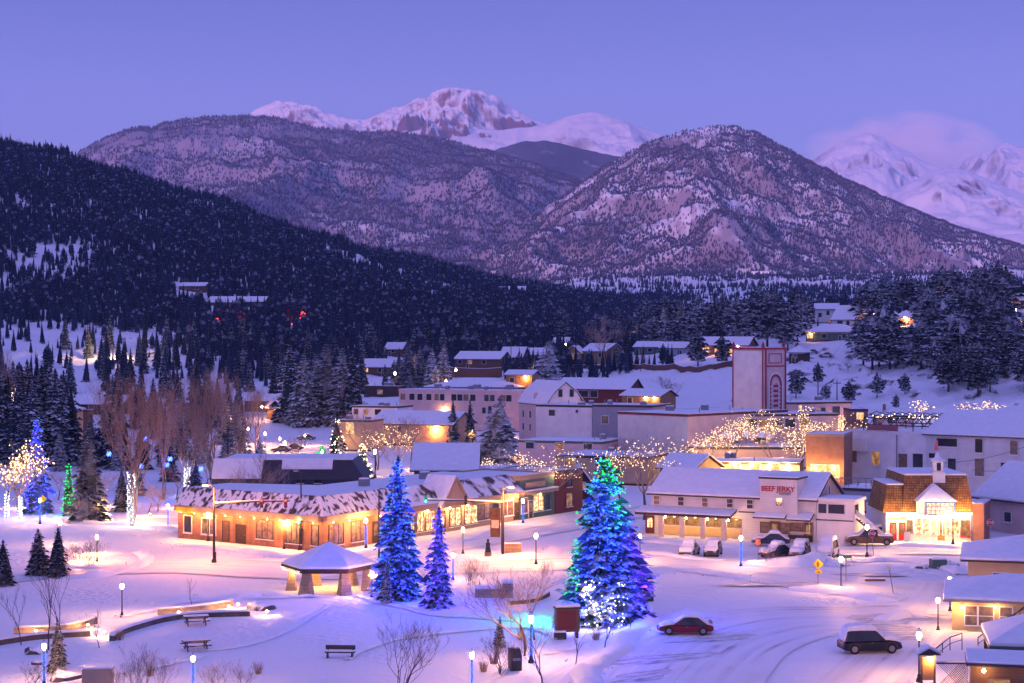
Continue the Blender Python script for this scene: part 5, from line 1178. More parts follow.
s = simple('tan_garage', 'tan flat garage lit warm inside behind the white lit spruces', 336, 372, 372, 370, 8, 420, 420, 'flat', TANWALL, [(350, 428, 1.8, 2.4, LITWARM)], cat='building')
point_light('garage_light', (s.lx(350), -2.0, 2.6), (1, .55, .15), 220, .15, s.o)
# --- hillside houses
simple('flat_dark_house', 'dark flat roofed house under the tree with yellow lights', 364, 398, 468, 464, 9, 386, 386, 'flat', WOODDARK, [(380, 392, 1.6, 1.2, LITDIM)], hw=3.5)
s = simple('orange_cabin', 'small brown cabin with yellow lights in the tree above it', 358, 392, 545, 540, 9, 367, 359.5, 'gable', WOODBROWN, [(366, 370, 1.6, 1.4, LITWARM), (380, 370, 1.6, 1.4, GLASS)], ym=5, hw=3.0)
simple('small_ridge_house', 'small brown house high among dark trees above the motel roofs', 385, 402, 610, 608, 8, 349, 343, 'gable', WOODBROWN, [(393, 351, 1.4, 1.2, GLASS)], ym=4, hw=3.0)
simple('hillside_duplex', 'brown duplex with a stepped snowy roof over the long retaining wall', 455, 500, 555, 548, 10, 359, 352, 'gable', WOODBROWN, [(460, 362, 1.6, 1.4, GLASS), (470, 362, 1.6, 1.4, LITDIM), (484, 362, 1.6, 1.4, GLASS)], ym=6, hw=3.6)
simple('grey_hill_house', 'grey gabled house at the right end of the row over the retaining wall', 500, 522, 556, 553, 10, 357, 347.5, 'gable', WOODDARK, [(508, 360, 1.4, 1.4, GLASS)], ym=5, hw=3.0)
simple('low_hill_house', 'low house with a snowy roof behind the big spruce on the rise', 523, 546, 560, 556, 9, 355, 348.5, 'gable', WOODTAN, [(532, 359, 1.4, 1.4, GLASS)], ym=5, hw=3.0)
simple('tan_hill_house', 'two storey tan house with a sloping snowy roof right of the big spruce', 582, 606, 556, 546, 10, 351, 344, 'gable', WOODTAN, [(590, 355, 1.6, 1.6, GLASS), (600, 355, 1.6, 1.6, GLASS)], ym=5, hw=5)
simple('tan_hill_wing', 'small tan wing with a front gable joined to the two storey tan house', 565, 581, 552, 550, 8, 353, 346, 'gable', WOODTAN, [(573, 357, 1.6, 1.6, LITDIM)], axis='y', hw=4.5)
s = simple('porch_lit_house', 'small house with an orange lit porch among trees above the big spruce', 553, 570, 640, 638, 8, 343, 338, 'gable', WOODBROWN, [(562, 345, 1.4, 1.2, LITWARM)], ym=4, hw=3.0)
s.wall_lamp(s.lx(566), -.4, s.ze-.3, watt=160, glow=SODIUM, col=(1, .42, .1), r=.3)
s = simple('orange_wall_hut', 'small hut whose side wall glows orange beside the big spruce', 506, 532, 452, 450, 7, 375, 371, 'gable', WOODTAN, [(512, 380, 1.2, 1.2, GLASS)], ym=4)
s.wall_lamp(s.lx(526), -.5, s.ze-.4, watt=260, glow=SODIUM, col=(1, .4, .08), r=.3)
simple('green_sided_house', 'low greenish house behind the bare tree over the brown curved fence', 634, 658, 560, 556, 9, 347, 342, 'gable', GREENWALL, [(641, 350, 1.8, 1.4, GLASS), (650, 350, 1.8, 1.4, GLASS)], ym=5, hw=3.0)
simple('grey_sided_house', 'low grey house with two dark windows over the brown curved fence', 660, 688, 548, 544, 9, 348, 342.5, 'gable', GREYWALL, [(667, 352, 2.0, 1.5, GLASS), (680, 352, 2.0, 1.5, GLASS)], ym=5, hw=3.0)
s = simple('glowing_house', 'wide brown house with its porch glowing orange behind pines left of the tower', 698, 748, 520, 512, 10, 345, 337.5, 'gable', WOODBROWN, [(706, 350, 2.2, 1.6, LITWARM), (718, 350, 2.2, 1.6, LITWARM), (732, 350, 2.0, 1.6, LITWARM)], ym=5, hw=3.0)
for px in (703, 722, 738): s.wall_lamp(s.lx(px), -.5, s.ze-.35, watt=170, glow=SODIUM, col=(1, .42, .1), r=.28)
simple('dark_cottage', 'dark brown cottage with a snowy hip roof just right of the tower top', 789, 805, 480, 478, 7, 353, 346.5, 'hip', WOODDARK, [(795, 356, 1.2, 1.2, GLASS)], hw=3.0)
s = simple('green_bungalow', 'pale green bungalow with one orange window and a snowy hip roof', 806, 852, 590, 582, 10, 332.5, 325, 'hip', GREENWALL, [(810, 336, 2.0, 1.5, LITWARM), (824, 336, 2.0, 1.5, GLASS), (845, 336, 2.0, 1.5, GLASS)], hw=3.2)
s.wall_lamp(s.lx(811), -.5, s.ze-.3, watt=80, glow=SODIUM, col=(1, .45, .1), r=.2)
simple('white_hill_house', 'tall white two storey house behind the pale green bungalow', 815, 838, 650, 648, 9, 309, 304, 'gable', WHITESIDING, [(820, 315, 1.4, 1.8, GLASS), (828, 313, 1.4, 1.8, GLASS), (830, 321, 1.4, 1.6, LITDIM)], ym=4, hw=6)
simple('white_hill_wing', 'lower white wing with a big snowy roof joined to the tall white house', 832, 854, 640, 634, 9, 319, 306, 'gable', WHITESIDING, [(840, 323, 2.4, 1.8, GLASS), (848, 323, 1.4, 1.6, GLASS)], ym=6, hw=4)
s = simple('slope_cabin', 'wooden cabin with a glowing porch lamp and outside steps on the right slope', 893, 914, 560, 556, 8, 318, 311, 'hip', WOODTAN, [(898, 321.5, 1.6, 1.4, GLASS)], hw=3.0)
s.wall_lamp(s.lx(907), -.6, s.ze-.3, watt=420, glow=SODIUM, col=(1, .5, .1), r=.35)
simple('upper_slope_house', 'long snowy roof of a house in the pines above the wooden cabin', 898, 926, 650, 646, 8, 302, 294, 'gable', WOODBROWN, [(905, 304, 1.4, 1.2, GLASS)], ym=4, hw=3.0)
simple('edge_slope_house', 'house among the pines at the far right edge with a lit snowy yard', 1012, 1040, 590, 586, 9, 300, 292, 'gable', WOODBROWN, [(1018, 304, 1.6, 1.4, LITDIM)], ym=4, hw=3.0)
for i, (px, D, e, t_, lab) in enumerate([(222, 780, 302, 297, 'dark chalet whose trees glow red on the left hill'), (250, 770, 301.5, 297, 'long roofed dark chalet right of the red lit trees on the left hill'), (192, 860, 286, 283, 'small snowy roof highest up the left hill'), (100, 505, 404, 396, 'white roofed cabin under bare trees at the left'), (285, 420, 408, 400, 'cabin with a white roof beside the lit car park'), (262, 440, 401, 395, 'dark cabin behind the lit car park at the foot of big spruces'), (640, 1500, 263, 261, 'faint house far off below the dome shaped mountain'), (760, 1450, 274, 271.5, 'distant red roofed house on the snowy valley floor'), (512, 850, 290, 286.5, 'orange lit house alone in the forest above the rooftops')]):
    w_ = 9 if D < 500 else (13 if D < 900 else 16); dpx = w_*F/D/2
    s = simple('hill_cabin', lab, px-dpx, px+dpx, D, D-3, 8, e, t_, 'gable', WOODDARK if i % 2 else WOODBROWN, [(px-dpx*.4, e+4.5*380/D, 1.6, 1.4, LITWARM if i in (4, 8) else GLASS), (px+dpx*.4, e+4.5*380/D, 1.6, 1.4, GLASS)], ym=4, hw=3.0)
    if i == 8: s.wall_lamp(0, -.6, s.ze-.4, watt=900, glow=SODIUM, col=(1, .4, .08), r=.6)
# --- left edge
simple('flat_brown_shop', 'flat roofed brown shop half hidden by spruces behind the tall blue lit spruce', 18, 66, 360, 356, 10, 411, 411, 'flat', WOODBROWN, [(30, 425, 2.2, 2.0, LITDIM), (50, 425, 2.2, 2.0, GLASS)], cat='building')
simple('tan_stair_tower', 'square tan block with a snowy cap rising beside the flat brown shop', 61, 77, 352, 352, 5, 411, 407, 'hip', TANWALL, [], cat='building')
# walls and fences on the hill
def wallrun(name, label, cat, pts, h, th, m, snow=True, posts=0, zoff=0.0):
    """a wall or fence following the ground through pixel-found points"""
    P = [Vector((p.x, p.y, p.z)) for p in pts]; o = thing(name, label, cat, tuple(P[0]))
    Q = []
    for a, b_ in zip(P[:-1], P[1:]):
        n = max(1, int((b_-a).length/4))
        for i in range(n): q = a.lerp(b_, i/n); Q.append(Vector((q.x, q.y, T(q.x, q.y))))
    Q.append(P[-1]); R_ = [q-P[0] for q in Q]
    secs = []; sn = []
    for i, q in enumerate(R_):
        d = (R_[min(i+1, len(R_)-1)]-R_[max(i-1, 0)]); n_ = Vector((-d.y, d.x, 0)).normalized()*th/2
        z = q.z+zoff
        secs.append([(q.x-n_.x, q.y-n_.y, z-.6), (q.x+n_.x, q.y+n_.y, z-.6), (q.x+n_.x, q.y+n_.y, z+h), (q.x-n_.x, q.y-n_.y, z+h)])
        n2 = n_*1.15
        sn.append([(q.x-n2.x, q.y-n2.y, z+h+.003), (q.x+n2.x, q.y+n2.y, z+h+.003), (q.x+n2.x*.7, q.y+n2.y*.7, z+h+.16), (q.x-n2.x*.7, q.y-n2.y*.7, z+h+.16)])
    b = MB(); b.loft(secs); b.build('wall_body', m, o)
    if snow: b = MB(); b.loft(sn); b.build('snow_cap', ROOFSNOW, o, True)
    return o
wallrun('board_fence', 'long curved brown board fence on the rise left of the tower', 'fence', [G(628, 369), G(650, 370), G(690, 371.5), G(715, 370), G(736, 366)], 1.8, .15, siding('fence_boards', (.17, .07, .05), .3, True))
wallrun('retaining_wall', 'long brown timber retaining wall below the brown duplex', 'wall', [G(440, 377), G(470, 378), G(502, 377)], 3.4, .5, WOODBROWN)
wallrun('dark_rail_fence', 'dark rail fence with one lamp along the rise behind the red building', 'fence', [G(572, 368.5), G(600, 369), G(628, 370)], 1.4, .15, WOODDARK)
# ------------------------------------------------------------------ trees one can tell apart
HI = (32, 12, 7); MD = (20, 9, 4)
spr = [make_conifer('spruce_tree', 'x', 'spruce tree', 40+i, 12.0, r, *HI, f, 'spruce', .05, .28) for i, (r, f) in enumerate([(3.1, NEEDLE), (3.5, NEEDLE), (2.9, NEEDLEDARK), (3.3, FROSTED)])]
pin = [make_conifer('pine_tree', 'x', 'pine tree', 60+i, 10.0, r, 18, 11, 5, f, 'pine', .16, .1) for i, (r, f) in enumerate([(2.9, PINEM), (3.2, PINEM), (2.7, NEEDLE)])]
USED = set()
def put(pool, i, p, h, label, group=None, wide=1.0):
    src = pool[i % len(pool)]; h0 = 12.0 if pool is spr else 10.0; k = h/h0
    if src.name not in USED:
        USED.add(src.name); o = src; o.location = p; o.rotation_euler = (0, 0, rnd.random()*6.28); o.scale = (k*wide, k*wide, k); o['label'] = label
        if group: o['group'] = group
        return o
    return copy_tree(src, p, rnd.random()*6.28, (k*wide, k*wide, k), label, group)
for o in spr+pin: CHILD[o.name] = [c for c in bpy.data.objects if c.parent == o]
def clear_of_houses(x, y, pad=0.0): return all((x-a)**2+(y-b)**2 > (c*0.9+pad)**2 for a, b, c in HOUSES_CLEAR)
def stand(pool, n, pxr, pyr, hr, label, group, idx=(0, 1, 2), wide=(0.85, 1.1), gap=7.0, keep=None):
    done = []; tries = 0
    while len(done) < n and tries < n*60:
        tries += 1
        px = rnd.uniform(*pxr); py = rnd.uniform(*pyr)
        if keep and not keep(px, py): continue
        p = G(px, py)
        if any(a0-2 < px < a1+2 and hd-140 < p.y < hd+2 for a0, a1, hd in HOUSE_VIEW) or not clear_of_houses(p.x, p.y) or any(abs(px-a) < gap and abs(py-b) < 6 for a, b in done): continue
        done.append((px, py)); h = rnd.uniform(*hr)
        put(pool, rnd.choice(idx), p, h, label, group, rnd.uniform(*wide))
def one(pool, i, px, pyb, pyt, label, wide=1.0, group=None):
    p = G(px, pyb); return put(pool, i, p, (pyb-pyt)*p.y/F, label, group, wide)
# foreground singles
one(spr, 2, 3, 586, 540, 'dark bushy spruce cut by the left edge of the picture', 1.35)
one(spr, 1, 38, 575, 529, 'dark snowy spruce standing left of its twin by the bent road', 1.35)
one(spr, 2, 58, 577, 527, 'dark snowy spruce right of its twin, beside the orange lit bushes', 1.25)
one(spr, 3, 57, 672, 619, 'snow laden young spruce behind the blue wrapped lamp at lower left', .95)
one(spr, 3, 387, 604, 558, 'small frosted spruce tucked at the foot of the tall blue lit spruce', .8)
one(spr, 3, 500, 648, 616, 'small rusty frosted spruce between saplings near the black bins', 1.0)
one(spr, 3, 88, 522, 432, 'big spruce by the left lamps, its lower boughs lit warm from below', 1.1)
one(spr, 3, 500, 462, 397, 'wide dark snowy spruce above the roofs, right of the two slim spruces', 1.9)
one(spr, 0, 453, 446, 399, 'slim dark spruce left of its pair in front of the pink motel', .75)
one(spr, 2, 470, 446, 400, 'slim dark spruce right of its pair in front of the pink motel', .8)
one(spr, 3, 549, 388, 341, 'broad snowy spruce standing alone among the hill houses', 1.9)
one(spr, 0, 385, 392, 364, 'slim spruce in front of the small brown cabin', .8)
for px, w in ((290, 1.0), (304, 1.15), (316, 1.1), (326, 1.25), (342, 1.1), (352, .95)): one(spr, 3 if w > 1.05 else 0, px, 424+rnd.uniform(-3, 3), 346+rnd.uniform(-4, 8), 'huge snow loaded spruce in the tight clump left of the motel', w, 'huge spruces left of the motel')
for px, t_ in ((283, 366), (296, 372), (362, 352), (408, 340), (420, 345), (432, 347), (444, 343), (415, 352), (428, 356)): one(spr, 3 if px > 400 else 0, px, 392+rnd.uniform(-4, 4), t_, 'tall snowy spruce in the belt above the motel roofs', 1.0, 'spruces above the motel roofs')
stand(spr, 34, (-8, 118), (424, 470), (14, 20), 'tall dark spruce in the stand at the left edge behind the lit trees', 'spruces at the left edge', (0, 2, 1), (.85, 1.1), 5)
stand(spr, 26, (105, 290), (405, 440), (9, 14), 'dark spruce in the row behind the bare cottonwoods', 'spruces behind the cottonwoods', (0, 2), (.8, 1.05), 5)
stand(spr, 34, (60, 270), (346, 400), (9, 14), 'spruce dotted on the open snowy slope at left', 'spruces on the left snowy slope', (0, 2), (.7, .95), 9)
stand(spr, 40, (240, 640), (350, 386), (9, 14), 'dark conifer at the foot of the forested hill', 'conifers at the foot of the hill', (0, 2, 1), (.8, 1.1), 6)
stand(pin, 16, (560, 700), (330, 352), (11, 16), 'dark pine in the band above the brown board fence', 'pines above the board fence', (0, 1, 2), (.9, 1.2), 6)
stand(pin, 26, (640, 806), (326, 352), (14, 21), 'dark round crowned pine in the belt behind the tower', 'pines behind the tower', (0, 1, 2), (.85, 1.15), 5)
stand(spr, 8, (660, 800), (330, 352), (15, 20), 'snowy spruce mixed into the pines behind the tower', 'spruces behind the tower', (3, 0), (.85, 1.1), 8)
stand(pin, 52, (862, 1034), (312, 372), (12, 17), 'dark pine in the dense wood on the right hillside', 'pines on the right hillside', (0, 1, 2), (1.15, 1.5), 6, lambda px, py: not (880 < px < 922 and 318 < py < 350))
stand(pin, 12, (930, 1034), (366, 396), (9, 14), 'dark pine low on the rocky slope at the right edge', 'pines low on the rocky slope', (0, 1, 2), (1.1, 1.4), 9)
stand(pin, 14, (850, 1034), (298, 318), (14, 20), 'dark pine along the top of the right hillside', 'pines along the right hilltop', (0, 1), (1, 1.2), 8)
one(pin, 0, 698, 368, 330, 'broad dark pine before the porch of the glowing house', 1.1); one(pin, 1, 722, 366, 334, 'dark pine beside the right end of the board fence', .9)
for i, (px, b_, t_) in enumerate([(770, 404, 378), (796, 398, 369), (818, 386, 362), (826, 402, 383), (849, 404, 380), (877, 398, 372), (873, 356, 335), (905, 394, 373), (890, 358, 335), (935, 372, 340), (960, 380, 345), (990, 392, 352), (1004, 378, 338), (1018, 370, 330), (896, 410, 394)]):
    one(pin, i, px, b_, t_, 'small pine growing alone on the rocky snow slope at right', 1.0, 'lone pines on the rocky slope')
# ---- conifers wound with coloured lights
def crown_points(o, n, outer=0.55, fn=None):
    me = [c for c in bpy.data.objects if c.parent == o and c.name.startswith('crown')][0].data
    vs_ = [v.co for v in me.vertices]; zmax = max(v.z for v in vs_); nb = 24; rad = [0.01]*nb
    for v in vs_: k = min(nb-1, max(0, int(v.z/zmax*nb))); rad[k] = max(rad[k], math.hypot(v.x, v.y))
    out = []; t = 0
    while len(out) < n and t < n*60:
        t += 1; v = rnd.choice(vs_); k = min(nb-1, max(0, int(v.z/zmax*nb)))
        if math.hypot(v.x, v.y) > outer*rad[k]*rnd.uniform(.6, 1) and (fn is None or fn(v, zmax)): out.append((v.x, v.y, v.z))
    return out, rad, zmax
def lit_conifer(label, px, pyb, pyt, width, seed, strings, lights, levels=30, nbr=13, sprays=6, fol=LITNEEDLE, droop=.3, base=.03, name='lit_spruce'):
    p = G(px, pyb); h = (pyb-pyt)*p.y/F; r = width/2*p.y/F*1.18
    t = make_conifer(name, label, 'lit spruce', seed, h, r, levels, nbr, sprays, fol, 'spruce', base, droop, None, .62 if width > 34 else 1.0); t.location = p
    for matl, n, size, fn in strings:
        pts, rad, zm = crown_points(t, n, .6, fn)
        bulbs(pts, size, 'light_string', matl, t)
    for col, watt, n, z0, z1, a0, a1, q in lights:
        for i in range(n):
            u = (i+.5)/n; z = h*(z0+(z1-z0)*u); a = math.radians(a0+(a1-a0)*((i*0.618) % 1)); rr = r*(1-z/h)**.85*q+.15
            point_light('string_glow', (rr*math.cos(a), rr*math.sin(a), z), col, watt*(0.45+0.75*(1-z/h)), .25, t)
    return t
BL = (0.005, 0.04, 1.0); VI = (0.10, 0.01, 1.0); GR = (0.02, 1.0, 0.18); WH = (1, .7, .42)
# angles: the camera sees -y, that is 180..360 degrees
lit_conifer('tall slender spruce wound all over in bright blue lights beside the hexagonal shelter', 398, 599, 457, 56, 101, [(B_BLUE, 620, .075, None)], [(BL, 230, 26, .05, .97, 170, 370, .95)], 40, 15, 9)
lit_conifer('violet blue lit spruce, shorter and slimmer, right of the tall blue one', 439, 607, 507, 40, 102, [(B_VIOLET, 330, .075, None), (B_BLUE, 90, .075, None)], [((.05, .015, 1.0), 170, 16, .05, .96, 170, 370, .95)], 26, 12, 5)
big = lambda f: (lambda v, zm: f(v.x, v.y, v.z/zm))
lit_conifer('tallest and widest spruce in the park, lit blue with green, violet and white patches', 604, 622, 457, 94, 103,
    [(B_BLUE, 900, .075, big(lambda x, y, z: x < 1.2 and x > -2.9)), (B_VIOLET, 260, .075, big(lambda x, y, z: x > 1.8 and z < .7)), (B_BLUE, 200, .075, big(lambda x, y, z: x > 1.0)), (B_GREEN, 300, .085, big(lambda x, y, z: (x < -2.2 and z > .15) or z > .84 or (x > .5 and z > .66))), (B_COOL, 150, .09, big(lambda x, y, z: z < .27 and abs(x-.0) < 1.9 and y < -.4))],
    [(BL, 250, 32, .06, .86, 205, 338, .92), (VI, 190, 6, .12, .55, 335, 372, .92), (GR, 30, 4, .3, .7, 165, 190, .95), (GR, 50, 5, .8, .97, 180, 370, .95), (GR, 50, 4, .6, .8, 300, 360, .95), (WH, 70, 4, .06, .22, 245, 285, 1.0), (GR, 150, 3, .10, .16, 165, 215, 1.45), (BL, 200, 3, .10, .16, 300, 350, 1.15)], 50, 19, 13, droop=.22)
lit_conifer('tall blue violet lit spruce near the left edge by the white wrapped trees', 37, 514, 415, 30, 104, [(B_BLUE, 260, .1, None), (B_VIOLET, 120, .1, None)], [((.04, .03, 1.0), 360, 16, .05, .95, 170, 370, .95)], 34, 14, 6)
lit_conifer('narrow spruce with a strip of green lights left of the big warm lit spruce', 69, 516, 462, 20, 105, [(B_GREEN, 220, .1, None)], [(GR, 50, 6, .1, .8, 180, 360, .9)], 18, 9, 4)
lit_conifer('small spruce glittering white, nearest the front of the two behind the blue hall', 362, 480, 443, 24, 106, [(B_WHITE, 260, .12, None)], [(WH, 60, 5, .1, .8, 180, 360, .95)], 20, 10, 4)
lit_conifer('taller dark spruce with scattered white lights behind the blue hall', 337, 470, 417, 26, 107, [(B_WHITE, 90, .17, None)], [(WH, 30, 3, .1, .8, 180, 360, .95)], 20, 10, 4, NEEDLE)
lit_conifer('low round green lit bush behind the blue hall roof', 322, 458, 446, 18, 108, [(B_GREEN, 110, .12, None)], [(GR, 90, 3, .2, .8, 180, 360, .8)], 12, 10, 4)
# ---- bare trees
bare = {}
CW = dict(spread=.62, depth=6, trunks=3, kids_n=(2, 4), rtrunk=.011, upright=.75, clear=.1, fine=.008)
for i in range(3):
    bare['cotton', i] = make_bare('cottonwood_tree', 'x', 'bare tree', 200+i, 18.0, ASPEN, TWIG, **CW)
    bare['round', i] = make_bare('bare_tree', 'x', 'bare tree', 210+i, 7.0, TWIGDARK, TWIG, spread=1.0, depth=6, trunks=1, kids_n=(3, 3), rtrunk=.015, upright=.35, clear=.3, fine=.007)
    bare['sap', i] = make_bare('sapling', 'x', 'sapling', 220+i, 3.6, TWIGDARK, TWIGDARK, spread=.7, depth=4, trunks=1, kids_n=(2, 3), rtrunk=.010, upright=.7, clear=.4, fine=.0045)
    bare['shrub', i] = make_bare('bare_shrub', 'x', 'shrub', 230+i, 2.4, TWIGDARK, TWIGDARK, spread=1.0, depth=5, trunks=5, kids_n=(2, 3), rtrunk=.007, upright=.5, clear=.1, fine=.0028)
for k, (o, e) in bare.items(): CHILD[o.name] = [c for c in bpy.data.objects if c.parent == o]
H0 = {'cotton': 18.0, 'round': 7.0, 'sap': 3.6, 'shrub': 2.4}
def bt(kind, i, px, pyb, pyt, label, wide=1.0, group=None, p=None):
    o, e = bare[kind, i % 3]; p = p or G(px, pyb); h = (pyb-pyt)*p.y/F; k = h/H0[kind]
    if o.name not in USED:
        USED.add(o.name); o.location = p; o.scale = (k*wide, k*wide, k); o['label'] = label
        if group: o['group'] = group
        return o, e
    return copy_tree(o, p, rnd.random()*6.28, (k*wide, k*wide, k), label, group), e
c1, _ = bt('cotton', 0, 131, 526, 366, 'tall pale trunked cottonwood, trunk wrapped in lights, left of its row', .95)
bt('cotton', 1, 163, 500, 384, 'slim reddish bare cottonwood second from the left in its row', .8)
c3, _ = bt('cotton', 2, 187, 496, 372, 'wide bare cottonwood with two white wrapped stems behind the brick shop', 1.0)
bt('cotton', 0, 214, 492, 362, 'tallest reddish bare cottonwood, over the left end of the dark blue hall', .9)
bt('cotton', 1, 240, 478, 376, 'hazy bare cottonwood behind the dark blue hall roof', 1.0)
bt('cotton', 2, 112, 470, 374, 'pinkish bare cottonwood set back behind the row at left', .9)
bt('cotton', 0, 256, 452, 384, 'small bare cottonwood at the right end of the row, by the lit car park', 1.0)
bt('cotton', 1, 8, 440, 345, 'reddish bare tree at the left edge among dark spruces', .8)
bt('round', 0, 606, 372, 314, 'big grey frosted bare tree on the rise beside the greenish house', 1.0)
bt('round', 1, 545, 432, 412, 'bushy bare tree in front of the plain white box shed', 1.0)
bt('round', 2, 585, 436, 418, 'reddish bush under the joint of the white and grey sheds', 1.0)
for i, (px, b_, t_, lab) in enumerate([(675, 403, 377, 'dark bare bush beside the log booth'), (664, 402, 374, 'slim bare tree directly right of the log booth'), (640, 372, 350, 'bare tree behind the left end of the board fence'), (375, 470, 405, 'tall bare tree between the white lit spruce and the lodge'), (412, 470, 412, 'bare reddish tree before the lamp lit lodge'), (300, 475, 430, 'bare tree over the right part of the dark blue hall'), (260, 528, 452, 'spreading bare tree whose branches cover the brick shop roof'), (238, 524, 470, 'thin bare tree at the left of the brick shop roof'), (395, 470, 440, 'low bare tree in front of the timber lodge'), (848, 372, 358, 'brown bush beside the road on the right slope')]):
    bt('round', i, px, b_, t_, lab, 1.1)
def lit_bare(i, px, pyb, pyt, label, n, size, mat_=B_WHITE, wide=1.2, watt=60, nl=3, col=(1, .68, .36), group=None, wrap=False):
    wide = 2.0 if pyb < 425 else wide; o, e = bt('round', i, px, pyb, pyt, label, wide, group)
    o['category'] = 'lit tree'
    k = o.scale[2]; pts = [rnd.choice(e) for _ in range(n)]
    bulbs(pts, size/k, 'light_string', mat_, o, .55/k)
    for j in range(nl):
        q = rnd.choice(e); point_light('string_glow', (q.x*.7, q.y*.7-.3, q.z*.85), col, watt, .2, o)
    if wrap:
        m = MB()
        for j in range(40): a = j*1.3; m.octa((.2*math.cos(a), .2*math.sin(a), .1+j*.055), .09)
        q = m.build('trunk_lights', B_COOL, o); q['kind'] = 'stuff'; point_light('string_glow', (0, -.8, 1.2), (.9, .85, 1), 60, .2, o)
for i, (px, b_, t_, n, lab) in enumerate([(545, 512, 442, 110, 'bare tree dotted with white lights left of the tallest lit spruce'), (520, 488, 450, 70, 'bare tree dotted with white lights over the low hall roof'), (482, 486, 452, 60, 'small bare tree dotted with white lights beside the timber lodge'), (497, 500, 466, 40, 'small lit bare tree against the snowy streaked mansard'), (644, 520, 432, 120, 'big bare tree dotted with white lights at the left corner of the white shop'), (622, 508, 438, 110, 'bare tree dotted with white lights behind the right of the tallest spruce'), (690, 484, 440, 50, 'small lit bare tree by the market pavilion'),
        (735, 482, 412, 150, 'lit bare tree under the tower, left of the warm street glow'), (765, 482, 405, 170, 'tallest lit bare tree, directly below the arched tower front'), (795, 480, 408, 170, 'lit bare tree glowing gold left of the orange brick block'), (822, 478, 420, 130, 'lit bare tree in front of the orange brick block'), (712, 482, 425, 80, 'lit bare tree left of the tower foot above the white shop roof'), (842, 470, 412, 60, 'lit bare tree between the orange brick block and the white warehouse'),
        (922, 420, 401, 60, 'round bare tree with gold lights behind the rooftop truss'), (990, 418, 400, 80, 'wide bare tree with gold lights behind the white warehouse roof'), (968, 416, 402, 40, 'small gold lit bare tree left of the wide one behind the warehouse'), (378, 470, 428, 60, 'bare tree with white lights right of the small glittering spruce'), (397, 474, 420, 70, 'tall bare tree with white lights left of the timber lodge roof')]):
    gold = 690 < px < 850
    lit_bare(i, px, b_, t_, lab, int(n*(.8 if b_ < 425 else 2.1 if gold else 1.35)), .065 if b_ > 470 else .075, wide=1.35, watt=240 if gold else 70, nl=4 if gold else 2, col=(1, .55, .2) if gold else (1, .68, .36))
for i, (px, lab) in enumerate([(7, 'white wrapped lit tree nearest the left edge'), (20, 'white wrapped lit tree second from the left edge')]): lit_bare(i, px, 518+i*2, 438+i*8, lab, 150, .11, wide=.9, watt=120, nl=4, wrap=True)
# lights wound up the cottonwood trunks
for c_, zt_, mt_, cl in ((c1, 6.0, B_COOL, (.8, .85, 1)), (c3, 4.0, B_COOL, (.9, .9, 1))):
    m = MB()
    for j in range(90): a = j*1.7; m.octa((.42*math.cos(a), .42*math.sin(a), .2+j*zt_/90), .1)
    q = m.build('trunk_lights', mt_, c_); q['kind'] = 'stuff'
    for z in (1, 3, 5): point_light('string_glow', (0, -1.2, z), cl, 90, .2, c_)
for i, (px, py, lab) in enumerate([(109, 454, 'large blue star light high in the bare trees, leftmost'), (145, 439, 'large blue star light highest in the bare trees'), (141, 466, 'large blue star light below the highest one'), (167, 465, 'lower of two close blue star lights in the cottonwoods'), (170, 459, 'upper of two close blue star lights in the cottonwoods'), (201, 469, 'large blue star light rightmost, above the brick shop roof')]):
    D = 262; p = Vector(((px-CX)*D/F, D, ZP(py, D))); b = MB()
    for k in range(7):
        d = Vector((math.cos(k*.9), math.sin(k*.9)*.3, math.sin(k*.9*2.1))).normalized(); b.tube([tuple(-d*.42), tuple(d*.42)], [.05, .05], 4)
    b.octa((0, 0, 0), .26); o = b.build('star_light', emit('star_blue', (.08, .16, 1.0), 6.0, False)); o.location = p; tag(o, lab, 'star light', 'blue star lights in the cottonwoods'); point_light('star_glow', (0, -.5, 0), (.03, .08, 1), 160, .2, o)

# undergrowth between the cottonwoods, lit from the street
stand(spr, 16, (50, 290), (440, 474), (7, 12), 'snowy spruce filling in behind the cottonwood trunks', 'spruces among the cottonwood trunks', (3, 0, 3), (.9, 1.15), 9)
stand(spr, 11, (104, 262), (462, 512), (3, 6.5), 'small spruce in the undergrowth between the cottonwoods, lit from the street', 'small spruces under the cottonwoods', (0, 1, 3), (1.2, 1.5), 9)
for i, (px, b_, t_, lab) in enumerate([(105, 512, 470, 'low bare tree at the left foot of the cottonwood row'), (148, 514, 478, 'gold lit bare tree between the two left cottonwoods'), (158, 512, 484, 'gold lit bush at the right of the gold lit bare tree'), (176, 500, 462, 'bare tree in front of the second cottonwood'), (205, 492, 450, 'bare tree behind the left corner of the brick shop'), (226, 488, 452, 'bare tree over the dark hall, left of its roof snow'), (58, 500, 470, 'bare tree between the blue violet spruce and the green strip'), (25, 505, 470, 'bare tree between the white wrapped trees and the blue violet spruce')]):
    bt('round', i+1, px, b_, t_, lab, 1.3)
for px, py, w in ((150, 516, 1500), (118, 505, 1300), (175, 508, 1100), (232, 490, 1000), (20, 508, 900)):
    p = G(px, py); t = thing('flood_light', 'low floodlight in the undergrowth of the cottonwood row', 'flood light', p, 0, 'floodlights under the cottonwoods'); MB().lathe([(.16, -.1), (.2, .2), (.18, .3)], 8).build('housing', METAL, t); MB().lathe([(.16, .303), (.02, .33)], 8).build('lens', WALLGLOW, t); point_light('flood_glow', (0, -.8, 1.2), (1, .36, .08), w, .15, t)

